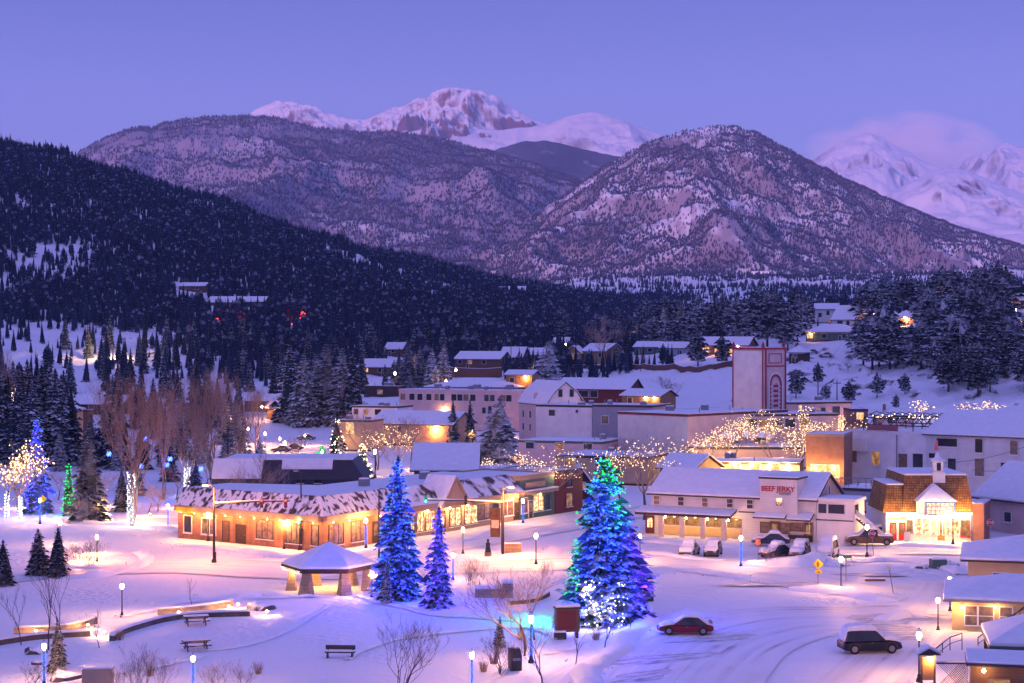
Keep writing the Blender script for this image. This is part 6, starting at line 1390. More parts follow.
for i, (px, b_, t_, lab) in enumerate([(217, 330, 318, 'small conifer glowing red beside the chalet on the left hill'), (231, 327, 319, 'little red lit conifer under the long chalet roof on the left hill'), (303, 325, 311, 'brightest red lit conifer, alone on the left hill above the motel trees')]):
    p = G(px, b_); h = (b_-t_)*p.y/F; o = put(spr, 0, p, h, lab, None, 1.6); o['category'] = 'lit tree'
    k = o.scale[2]; bulbs(crown_points(o, 60, .5)[0], .3/k, 'light_string', B_RED, o)
    for z in (.3, .8): point_light('string_glow', (0, -h*.4/k, 12*z), (1, .05, .04), 700, .3, o)
p = G(108, 362); t = thing('flood_light', 'floodlight washing the snowy slope yellow at the foot of the left hill', 'flood light', p); MB().lathe([(.3, -.1), (.35, .4), (.3, .5)], 8).build('housing', METAL, t); MB().lathe([(.3, .503), (.02, .53)], 8).build('lens', WALLGLOW, t); point_light('flood_glow', (0, 4, 5), (1, .55, .18), 16000, .4, t)
# ------------------------------------------------------------------ roads, banks, park
road_m, nt, rb = _principled('packed_snow')
tc = _n(nt, 'ShaderNodeTexCoord'); nz = _n(nt, 'ShaderNodeTexNoise'); nz.inputs['Scale'].default_value = 0.16; nz.inputs['Detail'].default_value = 7; nz.inputs['Roughness'].default_value = .65
uvn = _n(nt, 'ShaderNodeUVMap'); mp = _n(nt, 'ShaderNodeMapping'); mp.inputs['Scale'].default_value = (0.035, 1.15, 1); nt.links.new(uvn.outputs[0], mp.inputs[0])
n2 = _n(nt, 'ShaderNodeTexNoise'); n2.inputs['Scale'].default_value = 1.0; n2.inputs['Detail'].default_value = 5; n2.inputs['Distortion'].default_value = .3; nt.links.new(mp.outputs[0], n2.inputs['Vector'])
nt.links.new(tc.outputs['Object'], nz.inputs['Vector'])
ad = _n(nt, 'ShaderNodeMath', operation='MULTIPLY_ADD'); ad.inputs[1].default_value = .6; nt.links.new(nz.outputs['Fac'], ad.inputs[0]); nt.links.new(n2.outputs['Fac'], ad.inputs[2])
rr = _n(nt, 'ShaderNodeValToRGB'); rr.color_ramp.elements[0].position = .56; rr.color_ramp.elements[1].position = .86
rr.color_ramp.elements[0].color = (.34, .32, .34, 1); rr.color_ramp.elements[1].color = (.8, .8, .83, 1); e_ = rr.color_ramp.elements.new(.68); e_.color = (.7, .69, .72, 1)
nt.links.new(ad.outputs[0], rr.inputs[0]); nt.links.new(rr.outputs[0], rb.inputs['Base Color']); rb.inputs['Roughness'].default_value = .6
bp = _n(nt, 'ShaderNodeBump'); bp.inputs['Strength'].default_value = .9; bp.inputs['Distance'].default_value = .12; nt.links.new(n2.outputs['Fac'], bp.inputs['Height']); nt.links.new(bp.outputs[0], rb.inputs['Normal'])
def smoothline(pts, step=2.0):
    P = [Vector((p[0], p[1])) for p in pts]; out = []
    for i in range(len(P)-1):
        p0, p1, p2, p3 = P[max(i-1, 0)], P[i], P[i+1], P[min(i+2, len(P)-1)]
        n = max(2, int((p2-p1).length/step))
        for k in range(n):
            t = k/n; out.append(0.5*((2*p1)+(p2-p0)*t+(2*p0-5*p1+4*p2-p3)*t*t+(3*p1-p0-3*p2+p3)*t**3))
    out.append(P[-1]); return out
def strip(name, pts, w, z):
    L = smoothline(pts); v = []; uv = []; s_ = 0
    for i, p in enumerate(L):
        d = (L[min(i+1, len(L)-1)]-L[max(i-1, 0)]).normalized(); n = Vector((-d.y, d.x))
        if i: s_ += (p-L[i-1]).length
        for k in range(7): u = (k/6-.5)*w; q = p+n*u; v.append((q.x, q.y, max(T(q.x, q.y), 0)+z)); uv.append((s_, u))
    o = rawmesh(name, v, [(i*7+k, i*7+k+1, (i+1)*7+k+1, (i+1)*7+k)[::-1] for i in range(len(L)-1) for k in range(6)], road_m)
    l = o.data.uv_layers.new(name='UVMap')
    for lp in o.data.loops: l.data[lp.index].uv = uv[lp.vertex_index]
    tag(o, kind='structure'); return o
strip('main_street', [G(-120, 588), G(40, 572), G(180, 566), G(320, 572), G(470, 566), G(640, 562), G(760, 572), G(880, 590), G(1060, 600)], 12, .016)
strip('side_street', [wingp(t)-inn_r*8.5+Vector((0, 0)) for t in (2, 20, 40, 60, 80, 100)], 9, .012)
strip('shop_street', [G(640, 548), G(740, 556), G(840, 552), G(940, 551), G(1100, 556)], 8, .008)
strip('parking_lot', [G(640, 700), G(700, 645), G(780, 622), G(860, 620), G(930, 618)], 15, .020)
strip('park_path', [G(845, 700), G(905, 640), G(935, 610), G(950, 585)], 6, .024)
def bank(pts, w, h, seed=0):
    L = smoothline(pts, .8); v = []; N = 11
    for i, p in enumerate(L):
        d = (L[min(i+1, len(L)-1)]-L[max(i-1, 0)]).normalized(); n = Vector((-d.y, d.x)); ends = min(1, i/4, (len(L)-1-i)/4); p = p+n*(float(vnoise(np.array(i*.17+seed), np.array(seed)))-.5)*w*.7
        for k in range(N):
            u = (k/(N-1)-.5); q = p+n*u*w
            z = h*ends*max(0, math.cos(math.pi*u))**.8*(0.15+1.5*float(vnoise(np.array(q.x*.45+seed), np.array(q.y*.45))))+.5*h*(float(vnoise(np.array(q.x*2.3), np.array(q.y*2.3+seed)))-.5)*(abs(u) < .45)
            v.append((q.x, q.y, z-.06*(abs(u) > .49)))
    o = rawmesh('snow_bank', v, [(i*N+k, i*N+k+1, (i+1)*N+k+1, (i+1)*N+k)[::-1] for i in range(len(L)-1) for k in range(N-1)], SNOW, smooth=True); tag(o, kind='structure')
for i, (pts, w, h) in enumerate([([(570, 700), (590, 676), (612, 655), (632, 634), (652, 618)], 2.4, .5), ([(556, 584), (620, 575), (660, 572), (700, 572), (760, 582)], 2.2, .4),
    ([(738, 566), (770, 566), (800, 567), (824, 563), (850, 566)], 3.0, .8), ([(790, 588), (818, 592), (845, 594), (880, 600), (905, 596)], 3.2, .45), ([(856, 563), (900, 560), (940, 566), (965, 575)], 2.2, .4),
    ([(60, 578), (100, 576), (130, 570), (146, 560), (138, 552)], 1.8, .45), ([(70, 566), (95, 569), (118, 566)], 2.0, .3), ([(150, 600), (230, 598), (260, 592), (290, 598)], 2.2, .35),
    ([(178, 545), (240, 552), (322, 560), (380, 552), (440, 545), (500, 533)], 1.6, .35), ([(380, 566), (440, 562), (500, 560), (545, 556), (560, 548)], 2.4, .5), ([(640, 552), (690, 559), (730, 560)], 1.6, .3), ([(880, 622), (905, 615), (935, 618)], 2.4, .5),
    ([(645, 541), (700, 546), (760, 549)], 1.4, .3), ([(885, 546), (930, 548), (970, 549)], 1.4, .35), ([(655, 622), (690, 615), (722, 617)], 2.2, .45), ([(30, 520), (100, 524), (150, 526), (178, 532)], 2.2, .5)]):
    bank([G(*p) for p in pts], w, h, i*3.7)
# ---- street lamps
def lamp_proto(h, wrap):
    t = thing('street_lamp', 'x', 'street lamp', (0, -900, -900))
    MB().lathe([(.2, -.3), (.2, .15), (.13, .3), (.10, .5), (.06, .55)], 10).build('base', METAL, t, True)
    MB().lathe([(.06, .56), (.045, h-.75), (.1, h-.7), (.06, h-.62)], 8).build('post', METAL, t, True)
    g = MB().lathe([(.08, h-.55), (.15, h-.42), (.16, h-.3), (.13, h-.16), (.08, h-.1)], 10).build('globe', LAMPGLOW, t, True)
    c = MB().lathe([(.19, h-.10), (.16, h-.04), (.08, h+.06), (.02, h+.2)], 8).build('cap', METAL, t)
    MB().lathe([(.17, h-.045), (.14, h+.02), (.06, h+.12), (.01, h+.13)], 8).build('snow_cap', CARSNOW, c, True)
    if wrap:
        m = MB()
        for j in range(70): a = j*1.2; m.octa((.14*math.cos(a), .14*math.sin(a), .35+j*(h-1.2)/70), .05)
        q = m.build('light_string', B_BLUE, t); q['kind'] = 'stuff'
        for z in (.7, 1.6, 2.4): point_light('string_glow', (0, -.4, z), (.03, .1, 1), 16, .1, t)
    CHILD[t.name] = kids(t); return t
lamp_d = lamp_proto(3.4, False); lamp_b = lamp_proto(3.4, True)
def lamp(px, pyb, pyt, label, wrap=False):
    p = G(px, pyb); k = (pyb-pyt)*p.y/F/3.5; src = lamp_b if wrap else lamp_d
    g = 'blue wrapped street lamps' if wrap else 'dark post street lamps'
    if src.name not in USED:
        USED.add(src.name); src.location = p; src.scale = (max(k, .9), max(k, .9), k); src['label'] = label; src['group'] = g; return src
    return copy_tree(src, p, 0, (max(k, .9), max(k, .9), k), label, g)
for a in [(122, 617, 582, 'dark street lamp behind the curved park wall, nearest it'), (44, 686, 641, 'blue wrapped lamp beside the snow laden young spruce', True), (193, 694, 654, 'blue wrapped lamp below the picnic table in the snow', True), (472, 694, 650, 'blue wrapped lamp on the open snow left of the black bins', True), (531, 663, 613, 'blue wrapped lamp among saplings left of the brown kiosk', True),
          (536, 565, 532, 'dark street lamp in the plaza left of the tallest lit spruce'), (463, 554, 526, 'dark street lamp by the gabled shops, above the violet spruce'), (453, 580, 552, 'blue wrapped lamp half hidden behind the violet spruce', True), (590, 625, 582, 'street lamp in front of the white lit foot of the tallest spruce'), (366, 548, 517, 'blue wrapped lamp against the brick shop, left of the tall blue spruce', True),
          (284, 549, 520, 'dark street lamp before the brick shop, above the shelter roof'), (208, 541, 511, 'dark street lamp before the brick shop doors'), (741, 567, 534, 'blue wrapped lamp in front of the white clapboard shop', True), (867, 557, 523, 'dark street lamp by the stop sign and pickup truck'), (841, 591, 555, 'dark street lamp beside the yellow crossing sign'), (938, 631, 596, 'dark street lamp at the corner of the yellow lit cottage'),
          (950, 612, 575, 'dark street lamp behind the corner of the yellow lit cottage'), (919, 682, 629, 'dark street lamp beside the small snow capped notice kiosk'), (953, 544, 511, 'dark street lamp before the window of the shingled shop'), (523, 523, 498, 'blue wrapped lamp before the green shopfront', True), (168, 527, 503, 'blue wrapped lamp at the left end of the brick shop', True), (97, 562, 534, 'dark street lamp above the orange lit bushes'), (60, 545, 520, 'dark street lamp behind the two dark spruces'),
          (40, 524, 497, 'blue wrapped lamp under the yellow sign at left', True), (640, 562, 533, 'dark street lamp just right of the tallest lit spruce'), (375, 478, 448, 'dark street lamp beyond the glittering spruce behind the blue hall'), (372, 597, 570, 'dark street lamp between the shelter and the tall blue spruce')]: lamp(*a)
for i, (px, b_, t_, lab) in enumerate([(265, 448, 432, 'car park lamp farthest left'), (280, 452, 437, 'car park lamp second from left'), (285, 462, 441, 'car park lamp over the dark parked cars'), (305, 446, 434, 'car park lamp at the back of the lit lot'), (322, 466, 450, 'car park lamp closest to the blue hall roof'), (248, 444, 427, 'car park lamp in front of the bare cottonwoods')]):
    o = lamp(px, b_, t_, lab+' behind the brick shop'); point_light('lamp_wash', (0, -.6, 3.6), (1, .42, .14), 1700, .2, o)
for p_, w_ in ((G(285, 452), 900), (G(305, 446), 900), (G(258, 440), 700)): pass
# tall street lights and traffic signals
SIG = {'red': emit('signal_red', (1, .03, .02), 12.0, False), 'green': emit('signal_green', (.05, 1, .5), 12.0, False)}
def signal_pole(label, px, pyb, pyt, armpx, army, heads, street=None, watt=7000):
    p = G(px, pyb); D = p.y; h = (pyb-pyt)*D/F; t = thing('traffic_signal', label, 'traffic signal', p)
    MB().tube([(0, 0, -.3), (0, 0, h*.5), (0, 0, h)], [.16, .13, .1], 10).build('pole', METAL, t, True); MB().lathe([(.28, -.2), (.28, .3), (.2, .45)], 10).build('base', METAL, t)
    if armpx is not None:
        L = (armpx-px)*D/F; za = (pyb-army)*D/F
        a = MB().tube([(0, 0, za), (L*.5, -.1, za+.25), (L, -.2, za+.35)], [.1, .08, .06], 8).build('mast_arm', METAL, t, True)
        MB().loft([[(x, y-.07, z+.1), (x, y+.07, z+.1), (x, y+.05, z+.2), (x, y-.05, z+.2)] for x, y, z in ((0, 0, za), (L*.5, -.1, za+.25), (L, -.2, za+.35))]).build('arm_snow', CARSNOW, a)
    for hx, hy, c, face in heads:
        x = (hx-px)*D/F; z = (pyb-hy)*D/F
        hd = MB().box(x-.17, -.42, z-.5, x+.17, -.12, z+.5); hd.box(x-.05, -.15, z+.3, x+.05, -.05, z+.75); o = hd.build('signal_head', METAL, t, bevel=.03)
        for k, zz in enumerate((.32, 0, -.32)):
            lit = {'red': 0, 'green': 2}.get(c) == k
            b = MB(); b.M = Matrix.Translation((x, -.425, z+zz)) @ Matrix.Rotation(math.pi/2, 4, 'X'); b.lathe([(.12, 0), (.10, .05), (.02, .07)], 10); b.build('lens', SIG[c] if lit else GLASS, o)
        if c: point_light('signal_glow', (x, -.9, z), (1, .05, .03) if c == 'red' else (.05, 1, .5), 25, .1, t)
    if street:
        dx, dz = street; x = dx; z = h+dz
        a = MB().tube([(0, 0, h-.1), (x*.5, -.3, z), (x, -.6, z)], .05, 6).build('lamp_arm', METAL, t, True)
        MB().box(x-.35, -.9, z-.06, x+.35, -.45, z+.1).build('lamp_head', METAL, a, bevel=.04); MB().box(x-.28, -.86, z-.1, x+.28, -.5, z-.063).build('lens', SODIUM, a); point_light('street_glow', (x, -1.2, z-.5), (1, .31, .075), watt, .25, t)
    CHILD[t.name] = kids(t); return t
signal_pole('signal pole with a long snowy arm and red lights before the brick shop doors', 214, 563, 487, 290, 504, [(262, 503, 'red', 0), (286, 503, 'red', 0), (215, 556, None, 0)], (-.8, .3))
signal_pole('signal pole with an arm to the left and a hanging banner before the gabled shops', 503, 559, 488, 424, 503, [(426, 498, 'green', 0), (466, 500, None, 0)], (.9, .2))
signal_pole('short signal pole with a green light before the brick shop, above the shelter roof', 300, 550, 512, None, 0, [(299.5, 519, 'green', 0), (301, 532, None, 0)])
def street_light(label, px, pyb, pyt, dx, watt=0, glow=None):
    p = G(px, pyb); h = (pyb-pyt)*p.y/F; t = thing('street_light', label, 'street light', p)
    MB().tube([(0, 0, -.3), (0, 0, h)], [.12, .07], 8).build('pole', METAL, t, True); a = MB().tube([(0, 0, h-.05), (dx*.5, -.4, h+.2), (dx, -.8, h+.2)], .05, 6).build('arm', METAL, t, True)
    b = MB().box(dx-.3, -1.1, h+.13, dx+.3, -.7, h+.3); hd = b.build('lamp_head', GREYMETAL, a, bevel=.05); 
    if glow: MB().box(dx-.26, -1.06, h+.0, dx+.26, -.74, h+.127).build('lens', glow, a); point_light('street_glow', (dx, -1.3, h-.4), (1, .34, .09), watt, .25, t)
    return t
street_light('tall grey street light rising before the brick shop, above the green signal', 301, 549, 472, -.5)
street_light('tall dark pole left of the tall blue lit spruce', 379, 558, 490, .4)
street_light('orange street light above the spruces at the far left edge', 8, 452, 395, -.3, 3500, SODIUM)
street_light('lit street light beside the road above the rocky slope', 875, 348, 316, .2, 4500, SODIUM)
for i, (px, b_, t_, lab) in enumerate([(855, 358, 318, 'bare wooden utility pole by the lit patch of road at right'), (818, 400, 372, 'wooden utility pole with a small tree behind it, below the dark cottage'), (837, 404, 380, 'shorter wooden utility pole at the foot of the rocky slope'), (511, 378, 335, 'wooden utility pole left of the broad snowy spruce'), (572, 395, 370, 'wooden pole at the corner of the dark red building'), (352, 420, 380, 'wooden pole before the tight clump of huge spruces'), (228, 478, 425, 'wooden pole behind the dark blue hall')]):
    p = G(px, b_); h = (b_-t_)*p.y/F; t = thing('utility_pole', lab, 'utility pole', p); MB().tube([(0, 0, -.5), (0, 0, h)], [.17, .11], 7).build('pole', WOODDARK, t, True); MB().box(-1, -.08, h-.9, 1, .08, h-.7).build('crossarm', WOODDARK, t)
# extra warm light high on the signal corner
# ---- gazebo
p = G(329, 590); gz = thing('park_shelter', 'hexagonal snow roofed park shelter on splayed tan stone pillars', 'shelter', p, 0)
ez, az, R6 = 2.45, 4.5, 4.7
hexr = lambda r, z, a0=0: [(r*math.cos(math.pi/3*k+a0), r*math.sin(math.pi/3*k+a0), z) for k in range(6)]
rf = MB().loft([hexr(R6, ez-.1), hexr(R6, ez+.1), hexr(.1, az)]).build('roof', WOODDARK, gz)
MB().loft([hexr(R6-.02, ez+.105), hexr(R6-.06, ez+.36), hexr(.08, az+.22)]).build('snow_cover', ROOFSNOW, rf, bevel=.1, seg=3)
MB().loft([hexr(R6-.4, ez-.35), hexr(R6-.4, ez-.1), hexr(R6-.75, ez-.1), hexr(R6-.75, ez-.35)]).build('beam', WOODDARK, gz)
for k in range(6):
    a = math.pi/3*k+math.pi/6*0; b = MB(); c_, s_ = math.cos(a), math.sin(a)
    b.loft([[((r0)*c_-w*s_, (r0)*s_+w*c_, z), ((r0)*c_+w*s_, (r0)*s_-w*c_, z), ((r1)*c_+w*s_, (r1)*s_-w*c_, z), ((r1)*c_-w*s_, (r1)*s_+w*c_, z)] for z, r0, r1, w in ((-.2, 4.25, 3.15, .62), (ez-.32, 3.85, 3.35, .36))])
    b.build('pillar', STONE, gz)
pts = []
for k in (2, 3): # icicle lights along the left eave
    A_, B_ = Vector(hexr(R6, ez)[k]), Vector(hexr(R6, ez)[(k+1) % 6])
    for j in range(34): q = A_.lerp(B_, j/34); pts.append((q.x*.995, q.y*.995, ez-.12-.12*(j % 3)))
bulbs(pts, .05, 'icicle_lights', B_WHITE, gz)
for x, y, w in ((-3.2, -.8, 220), (0, 1.8, 330), (2.2, .5, 220), (-2.0, 1.0, 250)): point_light('shelter_light', (x, y, ez-.5), (1, .48, .16), w, .1, gz)
for x, y in ((0, 1.8), (2.2, .5), (-2.0, 1.0)): MB().lathe([(.05, ez-.12), (.14, ez-.2), (.14, ez-.28), (.03, ez-.32)], 8, 0, (x, y)).build('ceiling_lamp', LAMPGLOW, gz)
# ---- benches and tables
p = G(340, 658); t = thing('park_bench', 'long dark bench alone in the snow below the shelter', 'bench', p, math.radians(-4)); L = 30*p.y/F/2
MB().box(-L, -.25, .42, L, .2, .5).build('seat', METAL, t); MB().box(-L, .22, .62, L, .27, .95).build('backrest', METAL, t)
for x in (-L+.2, L-.2):
    MB().box(x-.06, -.25, -.1, x+.06, .27, .42).build('leg', METAL, t); MB().box(x-.05, .2, .5, x+.05, .28, .62).build('bracket', METAL, t)
MB().box(-L+.05, -.2, .503, L-.05, .15, .6).build('snow_cover', CARSNOW, t, bevel=.04)
def picnic(px, py, label, rz):
    p = G(px, py); t = thing('picnic_table', label, 'picnic table', p, rz, 'picnic tables by the curved wall')
    for y in (-.8, .8): MB().box(-1.1, y-.15, .42, 1.1, y+.15, .48).build('bench_seat', METAL, t)
    MB().box(-1.1, -.4, .72, 1.1, .4, .78).build('tabletop', METAL, t); MB().box(-1.05, -.36, .783, 1.05, .36, .86).build('snow_cover', CARSNOW, t, bevel=.03)
    for x in (-.75, .75):
        b = MB(); b.tube([(x, -.75, -.05), (x, -.25, .72)], .05, 5); b.build('leg', METAL, t); MB().tube([(x, .75, -.05), (x, .25, .72)], .05, 5).build('leg', METAL, t); MB().box(x-.04, -.85, .34, x+.04, .85, .41).build('crossbar', METAL, t)
picnic(196, 650, 'dark picnic table standing free in the snow', .35); picnic(196, 625, 'dark picnic table half hidden under the curved wall', .3)
# curved seat walls round the raised bed, with small lights
SEATWALL = brickmat('dark_stone_wall', (.16, .12, .10), (.11, .085, .075), (.07, .06, .055), .6, .25)
def curb(name, label, pts, h, th, m, cat='wall'): return wallrun(name, label, cat, [Vector((q.x, q.y, 0)) for q in smoothline([G(*p) for p in pts], 1.2)], h, th, m)
curb('curved_wall', 'dark curved stone wall sweeping round the raised snowy bed', [(112, 641), (122, 634), (140, 628), (162, 622), (190, 618), (225, 616.5), (250, 616)], .42, .45, SEATWALL)
curb('curved_wall', 'low dark wall running out of the left edge below the lit wall', [(-30, 650), (10, 643), (40, 639), (70, 637), (90, 636)], .42, .45, SEATWALL)
curb('lit_wall', 'thin tan wall lit by small lamps at the left', [(14, 634), (40, 633), (66, 631), (96, 624)], .55, .35, STONE)
curb('lit_wall', 'thin tan wall lit by small lamps behind the curved wall', [(158, 615), (180, 613.5), (205, 611), (232, 606)], .55, .35, STONE)
for i, (px, py, w, lab) in enumerate([(36, 636, 45, 'small path light at the left lit wall'), (88, 630, 60, 'small path light at the right end of the left lit wall'), (104, 637, 90, 'small path light in the bed by the sapling stakes'), (179, 617, 60, 'small path light midway on the wall behind the picnic tables'), (229, 611, 90, 'small path light at the bright end of the far lit wall'), (238, 609, 90, 'small path light just past the end of the far lit wall'), (267, 616, 30, 'lone path light on the snow left of the shelter')]):
    p = G(px, py); t = thing('path_light', lab, 'path light', p, 0, 'low path lights'); MB().tube([(0, 0, -.1), (0, 0, .5)], .03, 5).build('stake', METAL, t); MB().lathe([(.12, .5), (.1, .56), (.02, .62)], 8).build('hood', METAL, t); MB().lathe([(.07, .4), (.08, .45), (.07, .497)], 8).build('bulb', LAMPGLOW, t)
    point_light('path_glow', (0, -.35, .55), (1, .6, .25), w, .06, t)
# kiosk, bins, boxes
p = G(567, 638); t = thing('information_kiosk', 'brown wooden information kiosk with snow on its flat top', 'kiosk', p, math.radians(12)); k = p.y/F
MB().box(-12*k, -.35, .55, 12*k, .35, 30*k).build('cabinet', WOODBROWN, t); MB().box(-10*k, -.4, .8, 8*k, -.353, 28*k).build('panel', REDWALL, t)
for x in (-10*k, 10*k): MB().box(x-.08, -.25, -.2, x+.08, .25, .55).build('leg', WOODDARK, t)
rf = MB().box(-13*k, -.5, 30*k+.003, 13*k, .5, 30*k+.1).build('roof', WOODDARK, t); MB().box(-12.8*k, -.48, 30*k+.105, 12.8*k, .48, 30*k+.33).build('snow_cover', CARSNOW, rf, bevel=.08)
p = G(560, 639); t = thing('planter_box', 'low dark box with snow on top in front of the kiosk', 'box', p, .1); MB().box(-.5, -.3, -.1, .5, .3, .55).build('box_body', METAL, t, bevel=.03); MB().box(-.48, -.28, .553, .48, .28, .7).build('snow_cover', CARSNOW, t, bevel=.05)
def trash_bin(px, py, label):
    p = G(px, py); t = thing('trash_bin', label, 'bin', p, .3, 'black bear proof bins'); MB().box(-.42, -.4, -.1, .42, .4, 1.1).build('body', METAL, t, bevel=.03)
    MB().loft([[(-.42, -.4, 1.103), (.42, -.4, 1.103), (.42, .4, 1.103), (-.42, .4, 1.103)], [(-.42, .1, 1.55), (.42, .1, 1.55), (.42, .4, 1.6), (-.42, .4, 1.6)]]).build('hood', METAL, t); MB().box(-.3, -.425, .75, .3, -.402, .95).build('flap', GREYMETAL, t)
trash_bin(515, 670, 'black slope topped bin among the saplings'); trash_bin(648, 601, 'black slope topped bin right of the tallest lit spruce')
p = G(98, 687); t = thing('utility_cabinet', 'tan utility cabinet with snow on top at the bottom left', 'cabinet', p, .12); MB().box(-1.05, -.6, -.1, 1.05, .6, 1.35).build('body', TANWALL, t, bevel=.03); MB().box(-1.03, -.58, 1.353, 1.03, .58, 1.5).build('snow_cover', CARSNOW, t, bevel=.06); MB().box(-.2, -.64, .2, .5, -.603, 1.2).build('door', TANWALL, t)
p = G(938, 568); t = thing('electric_box', 'green electric box poking from snow heaps before the cottages', 'box', p, .1); MB().box(-.8, -.6, -.1, .8, .6, .95).build('body', GREENWALL, t, bevel=.04); MB().box(-.75, -.55, .953, .75, .55, 1.1).build('snow_cover', CARSNOW, t, bevel=.06)
for i, (px, py, s_, lab) in enumerate([(922, 568, .8, 'dark rock beside the green electric box, left of it'), (950, 566, 1.0, 'snowy rocks right of the green electric box'), (36, 653, .9, 'dark rock in the snow behind the left blue wrapped lamp'), (262, 609, 1.3, 'dark pointed rock at the end of the curved wall'), (38, 664, .6, 'small dark rock beside the snow laden young spruce'), (64, 680, 1.2, 'round snow covered boulder by the tan cabinet')]):
    p = G(px, py); bm = bmesh.new(); bmesh.ops.create_icosphere(bm, subdivisions=2, radius=s_)
    for v in bm.verts: v.co *= 0.75+.5*float(vnoise(np.array(v.co.x*1.7+i*9), np.array(v.co.y*1.7+v.co.z*2.1))); v.co.z *= .6
    me = bpy.data.meshes.new('rock'); bm.to_mesh(me); bm.free(); me.materials.append(ROCK); o = bpy.data.objects.new('rock', me); C.objects.link(o); o.location = p; tag(o, lab, 'rock')
# park timber wall and trellis by the tallest tree, rail beds
curb('timber_rail', 'curved dark timber rail in the snow left of the brown kiosk', [(509, 605), (520, 604), (535, 602), (549, 596)], .35, .2, WOODDARK)
p = G(492, 597); t = thing('snowy_planter', 'wide stone planter wall piled with snow right of the violet spruce', 'planter', p); MB().box(-1.6, -.5, -.1, 1.4, .5, .8).build('planter_wall', STONE, t); MB().box(-1.5, -.45, .803, 1.3, .45, 1.1).build('snow_cover', CARSNOW, t, bevel=.1); MB().box(1.0, -.6, -.1, 2.0, .6, 1.35).build('pillar', STONE, t); MB().box(.98, -.62, 1.353, 2.02, .62, 1.65).build('pillar_snow', CARSNOW, t, bevel=.1)
p = G(513, 557); t = thing('stone_block_wall', 'short pale stone wall in the plaza behind the street lamp', 'wall', p); MB().box(-.95, -.3, -.1, .95, .3, 1.5).build('wall_body', STONE, t); MB().box(-.93, -.28, 1.503, .93, .28, 1.65).build('snow_cover', CARSNOW, t, bevel=.05)
p = G(488, 556); t = thing('statue', 'small dark seated bronze figure on a plinth in the plaza', 'statue', p); MB().box(-.4, -.35, -.1, .4, .35, .45).build('plinth', STONE, t)
b = MB(); b.loft([[(x*w, y*w*.8, z) for x, y in ((-.3, -.3), (.3, -.3), (.3, .3), (-.3, .3))] for z, w in ((.45, 1.1), (.75, 1.0), (1.1, .75), (1.45, .85), (1.6, .35))]); b.lathe([(.06, 1.58), (.15, 1.68), (.17, 1.8), (.08, 1.95)], 8); b.loft([[(x-.05+.0, y, .7), (x+.2, y, .7), (x+.2, y+.2, .7), (x-.05, y+.2, .7)] for x, y in ((-.1, -.75), (-.1, -.3))] ); b.build('figure', METAL, t, bevel=.04)
# banner on a post
p = G(495, 553); t = thing('street_banner', 'dark vertical banner on a post before the gabled shops', 'banner', p); k = p.y/F; MB().tube([(.75, 0, -.2), (.75, 0, 48*k)], .06, 6).build('post', METAL, t); MB().box(-.55, -.05, 16*k, .6, .05, 44*k).build('cloth', mat('banner_cloth', (.07, .04, .035), .8, .5, 1.5), t); MB().box(-.4, -.08, 25*k, .45, -.053, 33*k).build('picture', mat('banner_pale', (.4, .3, .28), .8, .4, 3), t); MB().box(-.62, -.06, 44*k, .8, .06, 44*k+.1).build('arm', METAL, t)

for i, (px, b_, t_, lab) in enumerate([(456, 384, 368, 'yard light at the left end of the brown retaining wall'), (446, 392, 379, 'yard light just above the motel roof'), (534, 376, 365, 'yard light on the rail fence right of the broad snowy spruce'), (637, 350, 330, 'yard light among bare trees over the greenish house'), (395, 390, 371, 'yard light below the small brown cabin'), (700, 462, 443, 'lamp at the left end of the cream arcade'), (664, 470, 450, 'lamp behind the market pavilion roof'), (620, 447, 430, 'lamp in the gap before the white box building'), (548, 440, 424, 'lamp on the green edged block side of the white shed'), (528, 438, 424, 'lamp under the barn side wall'), (420, 470, 452, 'lamp by the left end of the timber lodge'), (472, 446, 430, 'lamp between the slim spruces and the wide dark spruce'), (850, 440, 424, 'lamp above the left end of the white warehouse'), (905, 330, 316, 'lamp on the steps of the wooden cabin'), (925, 338, 326, 'yard light in the pines right of the wooden cabin'), (1016, 322, 308, 'yard light by the house at the far right edge'), (262, 420, 405, 'lamp before the dark cabin at the car park')]):
    o = lamp(px, b_, t_, lab); point_light('lamp_wash', (0, -1.2, 3.0), (1, .42, .13), 500, .2, o)

# trodden footpaths across the park snow
def trail(pts, w, seed):
    L = smoothline([G(*p) for p in pts], .22); v = []; N = 7
    for i, p in enumerate(L):
        d = (L[min(i+1, len(L)-1)]-L[max(i-1, 0)]).normalized(); n = Vector((-d.y, d.x)); wob = (float(vnoise(np.array(i*.05+seed), np.array(1.0)))-.5)*1.2
        for k in range(N):
            u = k/(N-1)-.5; q = p+n*(u*w+wob); e = 1-abs(u)*2
            v.append((q.x, q.y, .012+(.11*float(vnoise(np.array(q.x*2.6+seed), np.array(q.y*2.6)))+.05*(abs(u) > .2)*(abs(u) < .4))*(1 if abs(u) < .45 else 0)))
    o = rawmesh('footpath', v, [(i*N+k, i*N+k+1, (i+1)*N+k+1, (i+1)*N+k)[::-1] for i in range(len(L)-1) for k in range(N-1)], SNOW); tag(o, kind='structure')
trail([(122, 618), (170, 606), (230, 600), (290, 598), (320, 596)], .9, 1.0); trail([(352, 597), (420, 612), (470, 618), (520, 622)], .8, 4.0); trail([(340, 660), (400, 640), (470, 630), (530, 628), (560, 640)], .7, 7.0); trail([(200, 652), (260, 640), (330, 606)], .7, 9.0); trail([(475, 690), (510, 668), (545, 655), (590, 640), (640, 612)], .8, 12.0); trail([(330, 575), (300, 586), (310, 598)], .8, 15.0); trail([(60, 686), (150, 668), (200, 655)], .7, 18.0)
